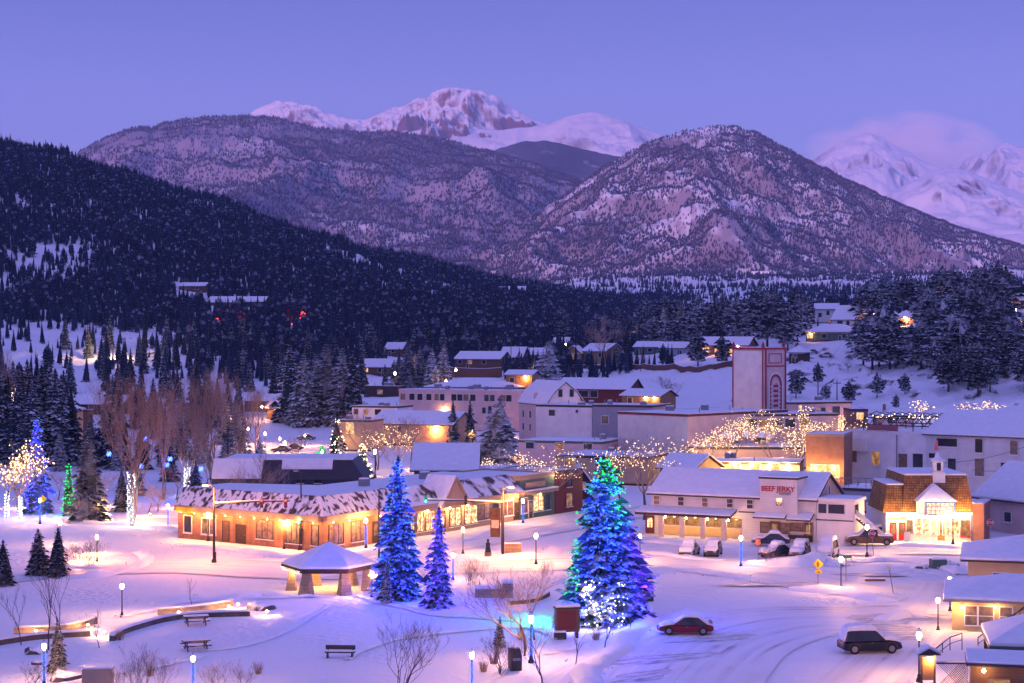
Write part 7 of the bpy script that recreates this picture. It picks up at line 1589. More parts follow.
# ------------------------------------------------------------------ cars
def car_paint(name, col): return mat(name, col, .3, .08, 3, metal=.2, spec=.6)
def car(label, name, p, rz, paint, kind='sedan', snow=1.0, scale=1.0, cat='car', group=None, lights=False):
    K = {'sedan': dict(L=4.5, W=1.76, b=.82, h=1.36, cab=(-1.75, 1.0), roof=(-1.05, .15), hood=.78),
         'suv': dict(L=4.75, W=1.9, b=1.02, h=1.74, cab=(-2.25, 1.05), roof=(-2.0, .3), hood=1.0),
         'van': dict(L=4.6, W=1.9, b=1.05, h=1.85, cab=(-2.2, 1.6), roof=(-2.0, .6), hood=.98),
         'pickup': dict(L=5.6, W=1.95, b=1.08, h=1.84, cab=(-1.0, 1.35), roof=(-.8, .55), hood=1.06)}[kind]
    L, W, bz, hz = K['L']/2, K['W']/2, K['b'], K['h']; c0, c1 = K['cab']; r0, r1 = K['roof']
    t = thing(name, label, cat, p, rz, group); t.scale = (scale,)*3
    def sec(x, zb, zt, w, rr=.12): return [(x, -w, zb+rr), (x, -w+rr*.6, zb), (x, w-rr*.6, zb), (x, w, zb+rr), (x, w, zt-rr), (x, w-rr*1.2, zt), (x, -w+rr*1.2, zt), (x, -w, zt-rr)]
    b = MB(); st = [(-L, .42, bz-.16, W*.86), (-L+.12, .3, bz-.04, W*.95), (-L+.9, .26, bz, W), (c0+.5, .24, bz, W), (c1, .24, bz, W), (c1+.15, .26, K['hood']+.04, W), (L-.5, .28, K['hood']-.06, W*.96), (L-.1, .34, K['hood']-.2, W*.9), (L, .42, K['hood']-.34, W*.8)]
    b.loft([sec(*q) for q in st])
    body = b.build('body', paint, t, True); body.modifiers.new('es', 'EDGE_SPLIT').split_angle = math.radians(40)
    def cab_sec(x, zt, w0, w1): return [(x, -w0, bz-.02), (x, w0, bz-.02), (x, w1, zt), (x, -w1, zt)]
    b = MB(); b.loft([cab_sec(c0, bz+.02, W*.9, W*.88), cab_sec(r0, hz, W*.95, W*.74), cab_sec((r0+r1)/2, hz+.03, W*.96, W*.76), cab_sec(r1, hz-.02, W*.95, W*.72), cab_sec(c1, bz+.02, W*.9, W*.88)])
    cabn = b.build('cabin', GLASS, t)
    b = MB(); b.loft([[(x, -w, z-.05), (x, w, z-.05), (x, w*.92, z+.04), (x, -w*.92, z+.04)] for x, w, z in ((r0-.03, W*.75, hz-.01), ((r0+r1)/2, W*.77, hz+.02), (r1+.03, W*.73, hz-.03))])
    for y in (-1, 1):
        for xa, xb in ((r1, c1-.05), (r0, c0+.08), (0.5*(r0+r1)-.05, 0.5*(c0+c1)-.1)):
            b.loft([[(xa-.05, y*W*.76, hz-.03), (xa+.05, y*W*.76, hz-.03), (xa+.05, y*W*.71, hz-.03), (xa-.05, y*W*.71, hz-.03)], [(xb-.05, y*W*.95, bz), (xb+.05, y*W*.95, bz), (xb+.05, y*W*.9, bz), (xb-.05, y*W*.9, bz)]])
    b.build('roof', paint, t)
    wr = .34 if kind in ('sedan',) else .4
    for x in (-L+.85, L-.9):
        for y in (-1, 1):
            tm_ = MB(); tm_.M = Matrix.Translation((x, y*(W-.12), wr)) @ Matrix.Rotation(math.pi/2, 4, 'X'); tm_.lathe([(wr*.62, -.13), (wr*.95, -.13), (wr, -.08), (wr, .08), (wr*.95, .13), (wr*.62, .13)], 18)
            w_ = tm_.build('wheel', RUBBER, t, True)
            rm_ = MB(); rm_.M = Matrix.Translation((x, y*(W-.025), wr)) @ Matrix.Rotation(math.pi/2, 4, 'X'); rm_.lathe([(.05, -.06), (wr*.6, -.04), (wr*.6, .05), (.05, .06)], 10); rm_.build('rim', GREYMETAL, w_)
            a_ = MB(); N = 9; a_.loft([[(x+(wr+.03)*math.cos(math.pi*i/N), y*(W+.012), wr+(wr+.03)*math.sin(math.pi*i/N)), (x+(wr+.12)*math.cos(math.pi*i/N), y*(W+.012), wr+(wr+.12)*math.sin(math.pi*i/N)), (x+(wr+.12)*math.cos(math.pi*i/N), y*(W-.05), wr+(wr+.12)*math.sin(math.pi*i/N)), (x+(wr+.03)*math.cos(math.pi*i/N), y*(W-.05), wr+(wr+.03)*math.sin(math.pi*i/N))] for i in range(N+1)]); a_.build('wheel_arch', TRIMDARK, t)
    for y in (-1, 1):
        MB().box(L-.16, y*W*.62-.2, K['hood']-.33, L-.02, y*W*.62+.2, K['hood']-.18).build('headlight', mat('lamp_glass', (.5, .5, .52), .15, .1, 4), t, bevel=.03)
        MB().box(-L-.01, y*W*.7-.12, bz-.34, -L+.1, y*W*.7+.12, bz-.12).build('taillight', mat('tail_red', (.35, .02, .02), .3, .1, 4), t, bevel=.02)
        MB().box(c1-.45, y*(W+.02)-.02+(0 if y > 0 else -.16), bz+.02, c1-.28, y*(W+.02)+.02+(.16 if y > 0 else 0), bz+.18).build('mirror', paint, t, bevel=.03)
        MB().box(-.2, y*(W+.005)-.012, bz-.18, 0, y*(W+.005)+.012, bz-.14).build('door_handle', GREYMETAL, t)
    for x in (-L-.03, L-.14): MB().box(x, -W*.8, .36, x+.17, W*.8, .56).build('bumper', TRIMDARK, t, bevel=.05)
    if kind == 'pickup':
        MB().box(-L+.1, -W*.9, bz+.003, c0-.1, W*.9, bz+.2).build('bed_snow', CARSNOW, t, bevel=.08)
    if snow:
        s_ = .16*snow
        b = MB(); b.loft([[(x, -w, z), (x, w, z), (x, w*.93, z+q), (x, -w*.93, z+q)] for x, w, z, q in ((r0-.1, W*.74, hz-.02, s_*.5), (r0+.15, W*.77, hz+.045, s_), ((r0+r1)/2, W*.78, hz+.065, s_*1.3), (r1-.1, W*.75, hz+.04, s_), (r1+.12, W*.72, hz-.04, s_*.5))]); b.build('roof_snow', CARSNOW, t, True, bevel=.05)
        b = MB(); b.loft([[(x, -w, z), (x, w, z), (x, w*.95, z+q), (x, -w*.95, z+q)] for x, w, z, q in ((c1-.15, W*.9, bz+.03, s_*.7), (c1+.2, W*.93, K['hood']+.05, s_), (L-.5, W*.92, K['hood']-.05, s_), (L-.14, W*.84, K['hood']-.17, s_*.5))]); b.build('hood_snow', CARSNOW, t, True, bevel=.04)
        b = MB(); b.loft([[(c1-.1, -W*.86, bz+.06), (c1-.1, W*.86, bz+.06), (c1+.06, W*.86, bz+.09), (c1+.06, -W*.86, bz+.09)], [(r1, -W*.72, hz+.0), (r1, W*.72, hz+.0), (r1+.15, W*.72, hz+.04), (r1+.15, -W*.72, hz+.04)]]); b.build('windscreen_snow', CARSNOW, t, True, bevel=.03)
        if kind != 'pickup':
            b = MB(); b.loft([[(-L+.08, -W*.84, bz-.06), (-L+.08, W*.84, bz-.06), (-L+.06, W*.84, bz+.04), (-L+.06, -W*.84, bz+.04)], [(c0, -W*.88, bz+.04), (c0, W*.88, bz+.04), (c0-.08, W*.86, bz+.16), (c0-.08, -W*.86, bz+.16)], [(r0, -W*.74, hz), (r0, W*.74, hz), (r0-.1, W*.72, hz+.08), (r0-.1, -W*.72, hz+.08)]]); b.build('rear_snow', CARSNOW, t, True, bevel=.04)
    return t
RED = car_paint('paint_dark_red', (.22, .012, .03)); BLK = car_paint('paint_black', (.014, .014, .018)); SIL = car_paint('paint_silver', (.4, .4, .42)); WHT = car_paint('paint_white', (.72, .72, .72)); TAN = car_paint('paint_bronze', (.16, .09, .05)); DBL = car_paint('paint_dark_blue', (.03, .04, .09))
def at(px, py, dy=0): q = G(px, py); return Vector((q.x, q.y+dy, 0.02))
r_ = car('dark red low sports car facing left with snow on its roof and hood', 'red_car', at(686, 636, .8), math.radians(178), RED, 'sedan', 1.3, 1.02)
MB().box(-2.2, -.75, .98, -1.95, .75, 1.03).build('spoiler', RED, r_)
car('black snow capped SUV with a snow plastered tail, parked at lower right', 'black_suv', at(872, 655, .9), math.radians(8), BLK, 'suv', 2.2, 1.0)
car('silver car under thick snow, left of the pair before the white shop', 'silver_car', at(690, 557, 1), math.radians(-108), SIL, 'sedan', 2.2, 1.0)
car('dark car under thick snow, right of the pair before the white shop', 'dark_car', at(714, 557, 1), math.radians(-106), DBL, 'suv', 1.8, .86)
car('snowy dark sedan by the benches of the white shop', 'dark_sedan', at(772, 547, 1), math.radians(172), DBL, 'sedan', 2.0, 1.0)
car('snow heaped dark car behind the reddish bush', 'dark_hatchback', at(776, 558, .5), math.radians(-140), DBL, 'sedan', 2.5, .95)
car('dark bronze car facing the street, left of the white van', 'bronze_car', at(801, 559, .8), math.radians(-112), TAN, 'suv', 2.0, .92)
car('white van rounded over with snow, facing the street', 'white_van', at(829, 559, .8), math.radians(-112), WHT, 'van', 2.6, .98, 'van')
car('bronze crew cab pickup truck with snow in its bed by the stop sign', 'pickup_truck', at(870, 546, .5), math.radians(176), TAN, 'pickup', 1.4, 1.0, 'pickup truck')
car('dark car beside the shingled shop, mostly hidden by the pickup truck', 'dark_car', at(878, 538, 0), math.radians(170), DBL, 'sedan', 1.6, .95)
car('snow covered car in the drive of the pale green bungalow, farther left', 'snowy_car', G(812, 354), math.radians(160), SIL, 'sedan', 2.5, 1.1)
car('snow covered car in the drive of the pale green bungalow, nearer the road', 'snowy_car', G(826, 357), math.radians(160), WHT, 'sedan', 2.5, 1.1)
for i, (px, py, lab) in enumerate([(281, 452, 'dark parked car under the left lamps of the lit car park'), (293, 450, 'dark parked car in the middle of the lit car park'), (306, 440, 'green parked car at the back of the lit car park'), (312, 462, 'red parked car closest to the blue hall in the lit car park')]): car(lab, 'parked_car', G(px, py), math.radians(175), [DBL, BLK, GREENWALL, RED][i], 'sedan', 1.5, 1.0)
# ------------------------------------------------------------------ signs
YEL = mat('sign_yellow', (.75, .55, .02), .45, .06, 3); BLKP = mat('sign_black', (.015, .015, .015), .5, .1, 3); STOPR = mat('sign_stop_red', (.45, .02, .03), .45, .06, 3); STGR = mat('sign_green', (.02, .2, .12), .45, .08, 3)
def text_part(txt, h, m, parent, M):
    cu = bpy.data.curves.new('lettering', 'FONT'); cu.body = txt; cu.align_x = 'CENTER'; cu.align_y = 'CENTER'; cu.size = h*1.38; cu.extrude = .006; cu.offset = .008; cu.resolution_u = 3
    o = bpy.data.objects.new('lettering', cu); C.objects.link(o); bpy.context.view_layer.update()
    me = bpy.data.meshes.new_from_object(o.evaluated_get(bpy.context.evaluated_depsgraph_get())); bpy.data.objects.remove(o)
    me.materials.clear(); me.materials.append(m); o = bpy.data.objects.new('lettering', me); C.objects.link(o); o.matrix_local = M @ Matrix.Rotation(math.pi/2, 4, 'X'); o.parent = parent; return o
def post(t, h, r=.045, lean=0): MB().tube([(0, 0, -.3), (lean, 0, h)], r, 6).build('post', GREYMETAL, t)
p = G(818, 590); k = p.y/F; t = thing('crossing_sign', 'yellow diamond crossing sign with a walking figure over a small arrow plate', 'sign', p); post(t, 31*k)
z = 26*k; r = 5.4*k; MB().loft([[(0, y, z-r), (r, y, z), (0, y, z+r), (-r, y, z)] for y in (-.08, -.05)]).build('plate', YEL, t)
b = MB(); f_ = lambda pts: b.loft([[(x*r, y, z+q*r) for x, q in pts] for y in (-.095, -.082)])
f_([(-.07, .42), (.07, .42), (.09, .3), (0, .24), (-.09, .3)]); f_([(-.09, .2), (.1, .2), (.08, -.12), (-.06, -.12)]); f_([(-.06, -.1), (.03, -.1), (-.12, -.52), (-.22, -.5)]); f_([(.0, -.1), (.08, -.1), (.2, -.5), (.1, -.52)]); f_([(.08, .18), (.13, .14), (.26, -.05), (.2, -.08)]); f_([(-.08, .18), (-.13, .12), (-.24, -.02), (-.19, -.05)]); b.build('walker', BLKP, t)
MB().box(-3*k, -.08, 16*k, 3*k, -.05, 20*k).build('arrow_plate', YEL, t); b = MB(); b.loft([[(x*k, y, (18+q)*k) for x, q in ((-1.5, -.3), (.3, -.3), (.3, -1), (1.8, 0), (.3, 1), (.3, .3), (-1.5, .3))] for y in (-.095, -.082)]); b.build('arrow', BLKP, t)
def stop(px, pyb, pyt, label, lean=0, rz=0):
    p = G(px, pyb); k = p.y/F; h = (pyb-pyt)*k; t = thing('stop_sign', label, 'stop sign', p, rz, 'stop signs'); post(t, h, .04, lean); r = .42; z = h-r; M = Matrix.Translation((lean, 0, z))
    b = MB(); b.M = M; b.loft([[(q*math.cos(math.pi/8+math.pi/4*i), y, q*math.sin(math.pi/8+math.pi/4*i)) for i in range(8)] for y, q in ((-.08, r), (-.05, r))]); b.build('rim', WHITEPAINT, t)
    b = MB(); b.M = M; b.loft([[(r*.92*math.cos(math.pi/8+math.pi/4*i), y, r*.92*math.sin(math.pi/8+math.pi/4*i)) for i in range(8)] for y in (-.09, -.082)]); b.build('plate', STOPR, t); text_part('STOP', .26, WHITEPAINT, t, M @ Matrix.Translation((0, -.1, 0)))
stop(874, 559, 530, 'red stop sign on a leaning post between the lamp and the pickup truck', -.25); stop(990, 551, 519, 'red stop sign by the brick wing at the right')
p = G(846, 582); k = p.y/F; t = thing('street_name_sign', 'green street name sign behind the lamp at the crossing', 'sign', p); post(t, 27*k); MB().box(-.55, -.07, 24*k, .55, -.05, 27*k).build('plate', STGR, t)
p = G(894, 594); k = p.y/F; t = thing('leaning_post', 'bare leaning sign post alone in the snow before the shops', 'post', p); MB().tube([(0, 0, -.3), (-.5, 0, 27*k)], .05, 6).build('post', GREYMETAL, t); MB().box(-.75, -.06, 25*k, -.25, -.03, 27.5*k).build('plate', GREYMETAL, t)
p = G(758, 565); k = p.y/F; t = thing('small_sign', 'small reddish sign on a thin post right of the blue wrapped lamp', 'sign', p); post(t, 26*k, .03); MB().box(-.25, -.07, 20*k, .25, -.05, 27*k).build('plate', mat('faded_red', (.3, .1, .1), .6, .2, 4), t)
p = G(43, 518); k = p.y/F; t = thing('warning_sign', 'yellow warning sign by the blue wrapped lamp at the left edge', 'sign', p); post(t, 24*k); z = 19*k; r = 4*k; MB().loft([[(0, y, z-r), (r, y, z), (0, y, z+r), (-r, y, z)] for y in (-.08, -.05)]).build('plate', YEL, t)
p = G(606, 405); k = p.y/F; t = thing('hill_warning_sign', 'yellow warning sign on the rise beside the dark red building', 'sign', p); post(t, 14*k); z = 10*k; r = 3.4*k; MB().loft([[(0, y, z-r), (r, y, z), (0, y, z+r), (-r, y, z)] for y in (-.08, -.05)]).build('plate', YEL, t)
p = G(875, 582); t = thing('snow_capped_block', 'low brown parking block under snow on the empty corner', 'block', p); MB().box(-1.0, -.2, -.1, 1.0, .2, .3).build('body', WOODBROWN, t); MB().box(-.98, -.18, .303, .98, .18, .45).build('snow_cover', CARSNOW, t, bevel=.05)
# ------------------------------------------------------------------ cottages at the right edge
s = Bld('hip_cottage', 'pale cottage under a broad snowy hip roof, farther of the two at the right edge', 'house', A(968, 163), A(968, 163)+Vector((12.4, -3.4, 0)), 0)
s.walls(s.x0, s.x1, 0, 11, 0, s.zp(563), YELLOWWALL); s.hip(s.x0, s.x1, 0, 11, s.zp(563), s.zp(537, 6.5), .7, TRIMDARK); s.win(s.x0+3, 1.1, 1.4, 1.1)
s = Bld('yellow_cottage', 'yellow cottage with three white framed windows under a deep snowy roof', 'house', G(952, 631), Vector((G(952, 631).x+11, G(952, 631).y-2.9)), 0)
s.walls(s.x0, s.x1, 0, 9, 0, s.zp(603), YELLOWWALL); s.hip(s.x0, s.x1, 0, 9, s.zp(603), s.zp(579, 4.5), .75, TRIMTAN, ts=.34)
for px, w in ((971, .95), (986, 1.15), (1006, .95)): s.win(s.lx(px), .5, w, 1.6, pane=CURTAIN, frame=WHITEPAINT, mull=(1, 2), sill=False)
s.wall_lamp(s.lx(962), -.45, 2.2, watt=70, col=(1, .6, .25)); s.wall_lamp(s.lx(995), -.45, 2.3, watt=40, col=(1, .6, .25))
s = Bld('near_roofed_shop', 'low green edged building under a snowy hip roof cut by the right edge', 'building', A(996, 115), A(1075, 114), 0)
s.walls(s.x0, s.x1, 0, 7, 0, s.zp(649), WOODDARK); s.hip(s.x0, s.x1, 0, 7, s.zp(649), s.zp(621, 3.5), .5, GREENWALL, ts=.3)
s = Bld('flat_canopy_shop', 'flat snowy canopy over a dark shop front at the lower right corner', 'building', A(966, 108), A(1070, 106.5), 0)
zc = s.zp(668); s.walls(s.x0+.3, s.x1, .8, 4.2, 0, zc-.02, WOODBROWN); r = MB().box(s.x0, 0, zc, s.x1, 4.3, zc+.14).build('roof', TRIMDARK, s.o); MB().box(s.x0+.03, .03, zc+.145, s.x1, 4.25, zc+.4).build('snow_cover', ROOFSNOW, r, bevel=.1)
s.y0 = .8; s.win(s.x0+2.0, 1.2, 1.4, 1.6, pane=LITDIM, frame=WOODBROWN); s.win(s.x0+4.2, 1.2, 1.2, 1.6, pane=GLASS, frame=WOODBROWN); s.wall_lamp(s.x0+1.1, .3, zc-.2, watt=50); s.wall_lamp(s.x0+5, .3, zc-.2, watt=50)
p = A(928, 117); t = thing('notice_kiosk', 'small notice kiosk with a pointed snow cap beside the nearest right lamp', 'kiosk', (p.x, p.y, 0)); zt = ZP(646, 117)
for x in (-.45, .45): MB().box(x-.07, -.07, -.2, x+.07, .07, zt-.5).build('post', WOODDARK, t)
MB().box(-.38, -.05, 1.0, .38, .05, zt-.75).build('board', WOODTAN, t); rf = MB().loft([[(-.8, y, zt-.55), (.8, y, zt-.55), (0, y, zt-.12)] for y in (-.5, .5)]).build('roof', WOODDARK, t); MB().loft([[(-.82, y, zt-.545), (0, y, zt-.115), (.82, y, zt-.545), (.78, y, zt-.32), (0, y, zt+.12), (-.78, y, zt-.32)] for y in (-.48, .48)]).build('snow_cover', ROOFSNOW, rf, bevel=.06)
MB().lathe([(.02, zt-.95), (.1, zt-.9), (.1, zt-.78), (.02, zt-.74)], 8, 0, (.2, -.3)).build('lamp', LAMPGLOW, t)
def railing(label, pts, h=1.0, name='handrail'):
    P = [Vector(q) for q in pts]; t = thing(name, label, 'railing', P[0]); R_ = [q-P[0] for q in P]
    MB().tube([tuple(q+Vector((0, 0, h))) for q in R_], .045, 6).build('top_rail', METAL, t); MB().tube([tuple(q+Vector((0, 0, h*.5))) for q in R_], .03, 5).build('mid_rail', METAL, t)
    for a, b_ in zip(R_[:-1], R_[1:]):
        n = max(1, int((b_-a).length/1.3))
        for i in range(n): q = a.lerp(b_, i/n); MB().tube([tuple(q+Vector((0, 0, -.3))), tuple(q+Vector((0, 0, h)))], .04, 5).build('baluster', METAL, t)
    MB().tube([tuple(R_[-1]+Vector((0, 0, -.3))), tuple(R_[-1]+Vector((0, 0, h)))], .04, 5).build('baluster', METAL, t); return t
g0 = lambda px, py, z=0: Vector((*G(px, py).xy, z))
w3 = lambda px, py, D: Vector(((px-CX)*D/F, D, ZP(py, D)))
railing('dark ramp railing stepping down the snow left of the low roofs', [w3(935, 662, 132), w3(950, 650, 134), w3(962, 646, 134)])
railing('dark stair railing climbing right in front of the yellow cottage windows', [w3(985, 652, 131), w3(1006, 634, 131), w3(1034, 612, 131)])
railing('lower dark stair railing running beside the climbing one', [w3(978, 650, 136), w3(1000, 634, 136), w3(1030, 618, 136)])
b = MB(); q0 = w3(984, 656, 129); t = thing('slatted_gate', 'dark upright slatted gate panel below the yellow cottage', 'gate', q0)
for i in range(3): MB().box(i*.42, -.05, -.6, i*.42+.3, .05, 1.25).build('slat_panel', WOODDARK, t)
MB().box(-.05, -.07, 1.0, 1.2, -.052, 1.1).build('rail', METAL, t)
s = Bld('stair_landing', 'snow covered stair landing at the right edge above the low roofs', 'stairs', A(992, 131), A(1050, 130), 0)
b = MB()
for i in range(9): b.box(s.x0+i*.34, 0, 0, s.x0+i*.34+.34, 1.6, .2+i*.24)
b.build('steps', ROOFSNOW, s.o)
# lattice fence under the ramp
q0 = A(938, 118); t = thing('lattice_fence', 'crisscross lattice fence below the ramp railing at lower right', 'fence', (q0.x, q0.y, 0)); b = MB(); zt = ZP(664, 118)
for i in range(12):
    x = i*.17; b.tube([(x, 0, zt-1.5), (min(x+1.5, 2.1), 0, zt-1.5+min(1.5, 2.1-x))], .02, 4); b.tube([(x, .03, zt), (min(x+1.5, 2.1), .03, zt-min(1.5, 2.1-x))], .02, 4)
b.build('lattice_panel', WOODTAN, t); MB().box(-.1, -.05, zt, 2.2, .08, zt+.1).build('rail', WOODDARK, t); MB().box(-.1, -.06, zt+.103, 2.2, .09, zt+.22).build('snow_cover', CARSNOW, t, bevel=.03)
# ------------------------------------------------------------------ saplings and shrubs of the park
for i, a in enumerate([('sap', 22, 645, 582, 'bare sapling with thin upright twigs at the left of the curved wall', 1.0), ('sap', 100, 648, 606, 'staked bare sapling in the lit bed corner', 1.1), ('sap', 193, 609, 576, 'bare sapling behind the far lit wall', 1.0), ('sap', 604, 652, 596, 'tall bare sapling before the foot of the tallest spruce', 1.3), ('sap', 631, 633, 592, 'bare sapling at the violet lit side of the tallest spruce', 1.2), ('sap', 575, 671, 622, 'bare sapling right below the brown kiosk', 1.1), ('sap', 543, 690, 618, 'forked bare sapling at the bottom edge below the kiosk', 1.3),
                      ('shrub', 397, 690, 610, 'large spreading bare shrub at the bottom centre', 1.0), ('shrub', 503, 676, 630, 'bare shrub around the black bin', 1.1), ('round', 524, 656, 566, 'pale trunked bare tree left of the blue wrapped lamp by the kiosk', 1.2), ('round', 535, 640, 556, 'slim bare tree behind the blue wrapped lamp by the kiosk', 1.0), ('sap', 48, 650, 562, 'left of two tall bare saplings over the young spruce', .8), ('sap', 63, 650, 556, 'right of two tall bare saplings over the young spruce', .8),
                      ('shrub', 28, 690, 660, 'frosty bare shrub left of the blue wrapped lamp at bottom left', 1.3), ('shrub', 142, 692, 640, 'tall twiggy shrub right of the tan cabinet', .8), ('shrub', 160, 694, 655, 'low twiggy shrub left of the blue wrapped lamp under the picnic table', .9), ('shrub', 224, 694, 660, 'twiggy shrub right of the blue wrapped lamp under the picnic table', 1.3), ('shrub', 244, 692, 662, 'twiggy shrub farthest right along the bottom left edge', 1.2), ('shrub', 130, 694, 660, 'pinkish twiggy shrub next to the tan cabinet', 1.0), ('shrub', 118, 692, 668, 'small twiggy shrub close against the tan cabinet', .8),
                      ('shrub', 80, 566, 540, 'left of the orange lit bushes by the bend', 1.1), ('shrub', 90, 568, 538, 'tallest of the orange lit bushes by the bend', 1.1), ('shrub', 70, 566, 545, 'farthest left orange lit bush, behind a dark spruce', 1.1), ('shrub', 770, 566, 544, 'reddish bush in the snow bank before the parked cars', 1.3), ('shrub', 470, 585, 556, 'twiggy bush right of the violet lit spruce', 1.0), ('shrub', 480, 588, 562, 'wide twiggy bush before the plaza wall', 1.2), ('shrub', 962, 618, 598, 'dark bush against the yellow cottage corner', 1.2), ('shrub', 970, 546, 528, 'bare bush before the brick wing', .8), ('shrub', 500, 600, 580, 'low bush by the stone planter', 1.2)]):
    k_, px, b_, t_, lab, wd_ = a; bt(k_, i, px, b_, t_, lab, wd_)
for px, py, w in ((84, 560, 1500), (98, 552, 1400)): p = G(px, py); t = point_light('bush_light', (p.x, p.y-2, .6), (1, .36, .08), w, .1)
# floodlit foot of the big left spruce
p = G(112, 522); t = thing('flood_light', 'ground floodlight hidden in the snow beneath the big left spruce', 'flood light', p); MB().lathe([(.2, -.1), (.25, .15), (.22, .25)], 10).build('housing', METAL, t); MB().lathe([(.2, .253), (.02, .27)], 10).build('lens', LAMPGLOW, t)
point_light('flood_glow', (0, -1.0, 1.6), (1, .45, .12), 1900, .15, t); point_light('flood_glow', (4, -2, 2.0), (1, .45, .12), 1600, .15, t)

# scraped patch and ploughed ridges on the lot
scr, nt, sb_ = _principled('scraped_asphalt')
tc = _n(nt, 'ShaderNodeTexCoord'); mp = _n(nt, 'ShaderNodeMapping'); mp.inputs['Scale'].default_value = (.35, 1.6, 1); nt.links.new(tc.outputs['Object'], mp.inputs[0])
nz = _n(nt, 'ShaderNodeTexNoise'); nz.inputs['Scale'].default_value = 1.1; nz.inputs['Detail'].default_value = 7; nz.inputs['Roughness'].default_value = .7; nt.links.new(mp.outputs[0], nz.inputs['Vector'])
rr = _n(nt, 'ShaderNodeValToRGB'); rr.color_ramp.elements[0].position = .40; rr.color_ramp.elements[1].position = .56; rr.color_ramp.elements[0].color = (.25, .23, .24, 1); rr.color_ramp.elements[1].color = (.76, .75, .78, 1)
nt.links.new(nz.outputs['Fac'], rr.inputs[0]); nt.links.new(rr.outputs[0], sb_.inputs['Base Color']); sb_.inputs['Roughness'].default_value = .6
def patch(c, rx, ry, rz, seed, z):
    v = [(0, 0, 0)]; N = 28
    for i in range(N):
        a = 6.283*i/N; q = .7+.6*float(vnoise(np.array(math.cos(a)*1.5+seed), np.array(math.sin(a)*1.5))); v.append((rx*q*math.cos(a), ry*q*math.sin(a), 0))
    o = rawmesh('scraped_road', v, [(0, 1+i, 1+(i+1) % N) for i in range(N)], scr); o.location = (c.x, c.y, z); o.rotation_euler = (0, 0, rz); tag(o, kind='structure')
patch(G(905, 618), 5.0, 2.2, .1, 1.0, .030); patch(G(890, 632), 3.0, 4.0, .0, 5.0, .034); patch(G(660, 660), 4.5, 1.6, .5, 9.0, .030); patch(G(715, 640), 4.5, 1.2, .4, 13.0, .034); patch(G(640, 678), 3.5, 1.3, .7, 17.0, .038); patch(G(770, 585), 5, 1.3, .1, 21.0, .030); patch(G(870, 576), 4, 1.2, .1, 25.0, .030)

# clods thrown up along the ploughed edges, dry grass, wires
m = MB()
for pts in ([(570, 700), (590, 676), (612, 655), (632, 634), (652, 618)], [(655, 622), (690, 615), (722, 617)], [(738, 566), (800, 567), (850, 566)], [(790, 588), (845, 592), (905, 596)], [(856, 563), (900, 560), (965, 575)], [(60, 578), (130, 570), (146, 560)], [(178, 545), (322, 560), (440, 545), (500, 533)], [(380, 566), (500, 560), (560, 548)], [(556, 584), (660, 572), (760, 582)], [(150, 600), (230, 598), (298, 596)]):
    L = smoothline([G(*p) for p in pts], 1.0)
    for p in L:
        for _ in range(4):
            q = p+Vector((rnd.gauss(0, 1.1), rnd.gauss(0, 1.1))); r = rnd.uniform(.05, .22)*rnd.choice((.6, 1, 1)); m.octa((q.x, q.y, r*.3), r)
o = m.build('snow_clods', SNOW); tag(o, kind='stuff'); o.modifiers.new('s', 'SUBSURF').levels = 1; o.modifiers['s'].render_levels = 1
GRASSM = mat('dry_grass', (.32, .22, .12), .9, .25, 4)
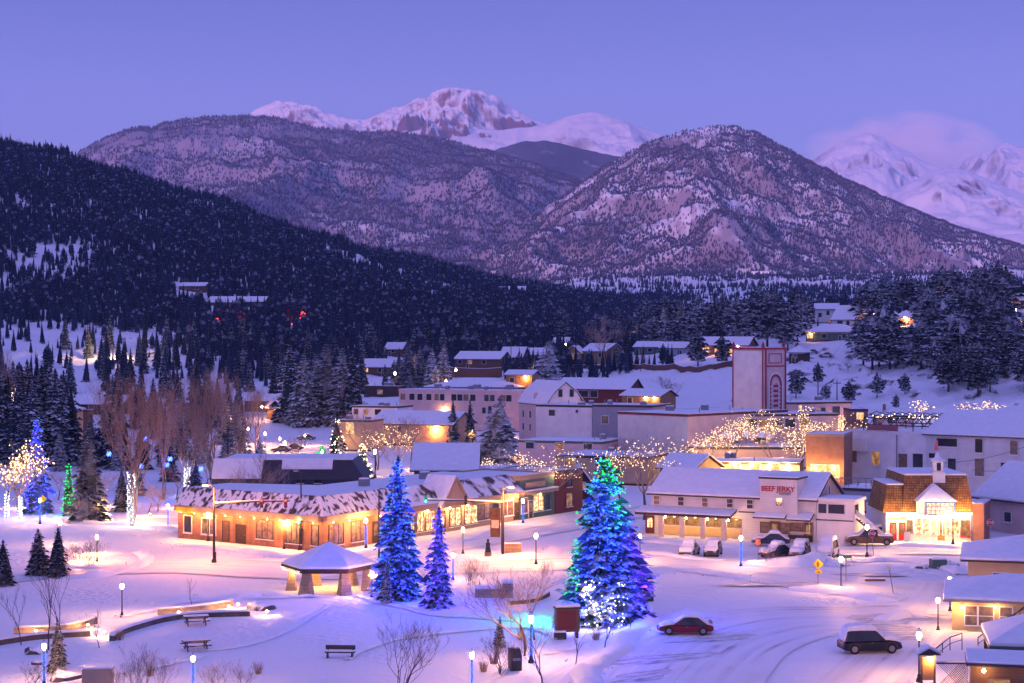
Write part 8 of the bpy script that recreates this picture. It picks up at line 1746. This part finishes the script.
for i, (px, py, lab) in enumerate([(483, 672, 'tan dry grass tuft left of the bare shrub by the bins'), (494, 664, 'smaller tan grass tuft beside the rusty frosted spruce'), (520, 640, 'dry grass tuft at the foot of the pale trunked bare tree'), (150, 676, 'dry grass tuft by the tan cabinet'), (258, 674, 'dry grass tuft in the snow right of the twiggy shrubs'), (556, 628, 'dry grass tuft left of the brown kiosk'), (596, 640, 'dry grass tuft before the white lit foot of the tallest spruce'), (120, 640, 'dry grass tuft by the lit bed corner')]):
    p = G(px, py); b = MB()
    for k in range(60):
        a = rnd.random()*6.28; r = rnd.uniform(0, .25); h = rnd.uniform(.4, 1.0); l = rnd.uniform(.1, .4); x, y = r*math.cos(a), r*math.sin(a)
        b.tube([(x, y, -.05), (x+l*.4*math.cos(a), y+l*.4*math.sin(a), h*.7), (x+l*math.cos(a), y+l*math.sin(a), h)], [.012, .01, .004], 3, 0, False)
    o = b.build('dry_grass_tuft', GRASSM); o.location = p; tag(o, lab, 'grass tuft')
def wire(label, a, b_, sag):
    P = [a.lerp(b_, i/16)-Vector((0, 0, sag*4*(i/16)*(1-i/16))) for i in range(17)]; o = MB().tube([tuple(p-P[0]) for p in P], .03, 4).build('overhead_wire', METAL); o.location = P[0]; tag(o, label, 'wire')
wire('overhead wire sagging across the white warehouse wall, upper one', w3(936, 463, 258), w3(1040, 441, 246), .8)
wire('overhead wire sagging across the white warehouse wall, lower one', w3(972, 470, 256), w3(1040, 464, 246), .5)
wire('overhead wire from the orange street light to the bare trees at left', w3(8, 404, 300), w3(120, 405, 300), .8)
wire('overhead wire over the rise by the dark red building', w3(511, 337, 470), w3(572, 372, 420), 1.2)
wire('overhead wire between the two wooden poles below the tower slope', w3(818, 374, 430), w3(855, 320, 520), 1.2)
# ------------------------------------------------------------------ far woods
forest_hill = wood('hillside_forest', 66000, (-260, 700), (560, 1750), dens_hill, (5.5, 9.5))
forest_valley = wood('valley_forest', 34000, (500, 1400), (600, 3100), dens_valley, (5.5, 9.5))
# ------------------------------------------------------------------ air
hz = MB().box(-15500, -1720, -8, 15500, 17200, 2250).build('haze', [], None); tag(hz, kind='stuff')
hm = bpy.data.materials.new('valley_air'); hm.use_nodes = True; nt = hm.node_tree; nt.nodes.clear()
o_ = _n(nt, 'ShaderNodeOutputMaterial'); pv = _n(nt, 'ShaderNodeVolumePrincipled'); pv.inputs['Color'].default_value = (0.5, 0.66, 1.0, 1); pv.inputs['Density'].default_value = 4.6e-5
nt.links.new(pv.outputs[0], o_.inputs['Volume']); hz.data.materials.append(hm)
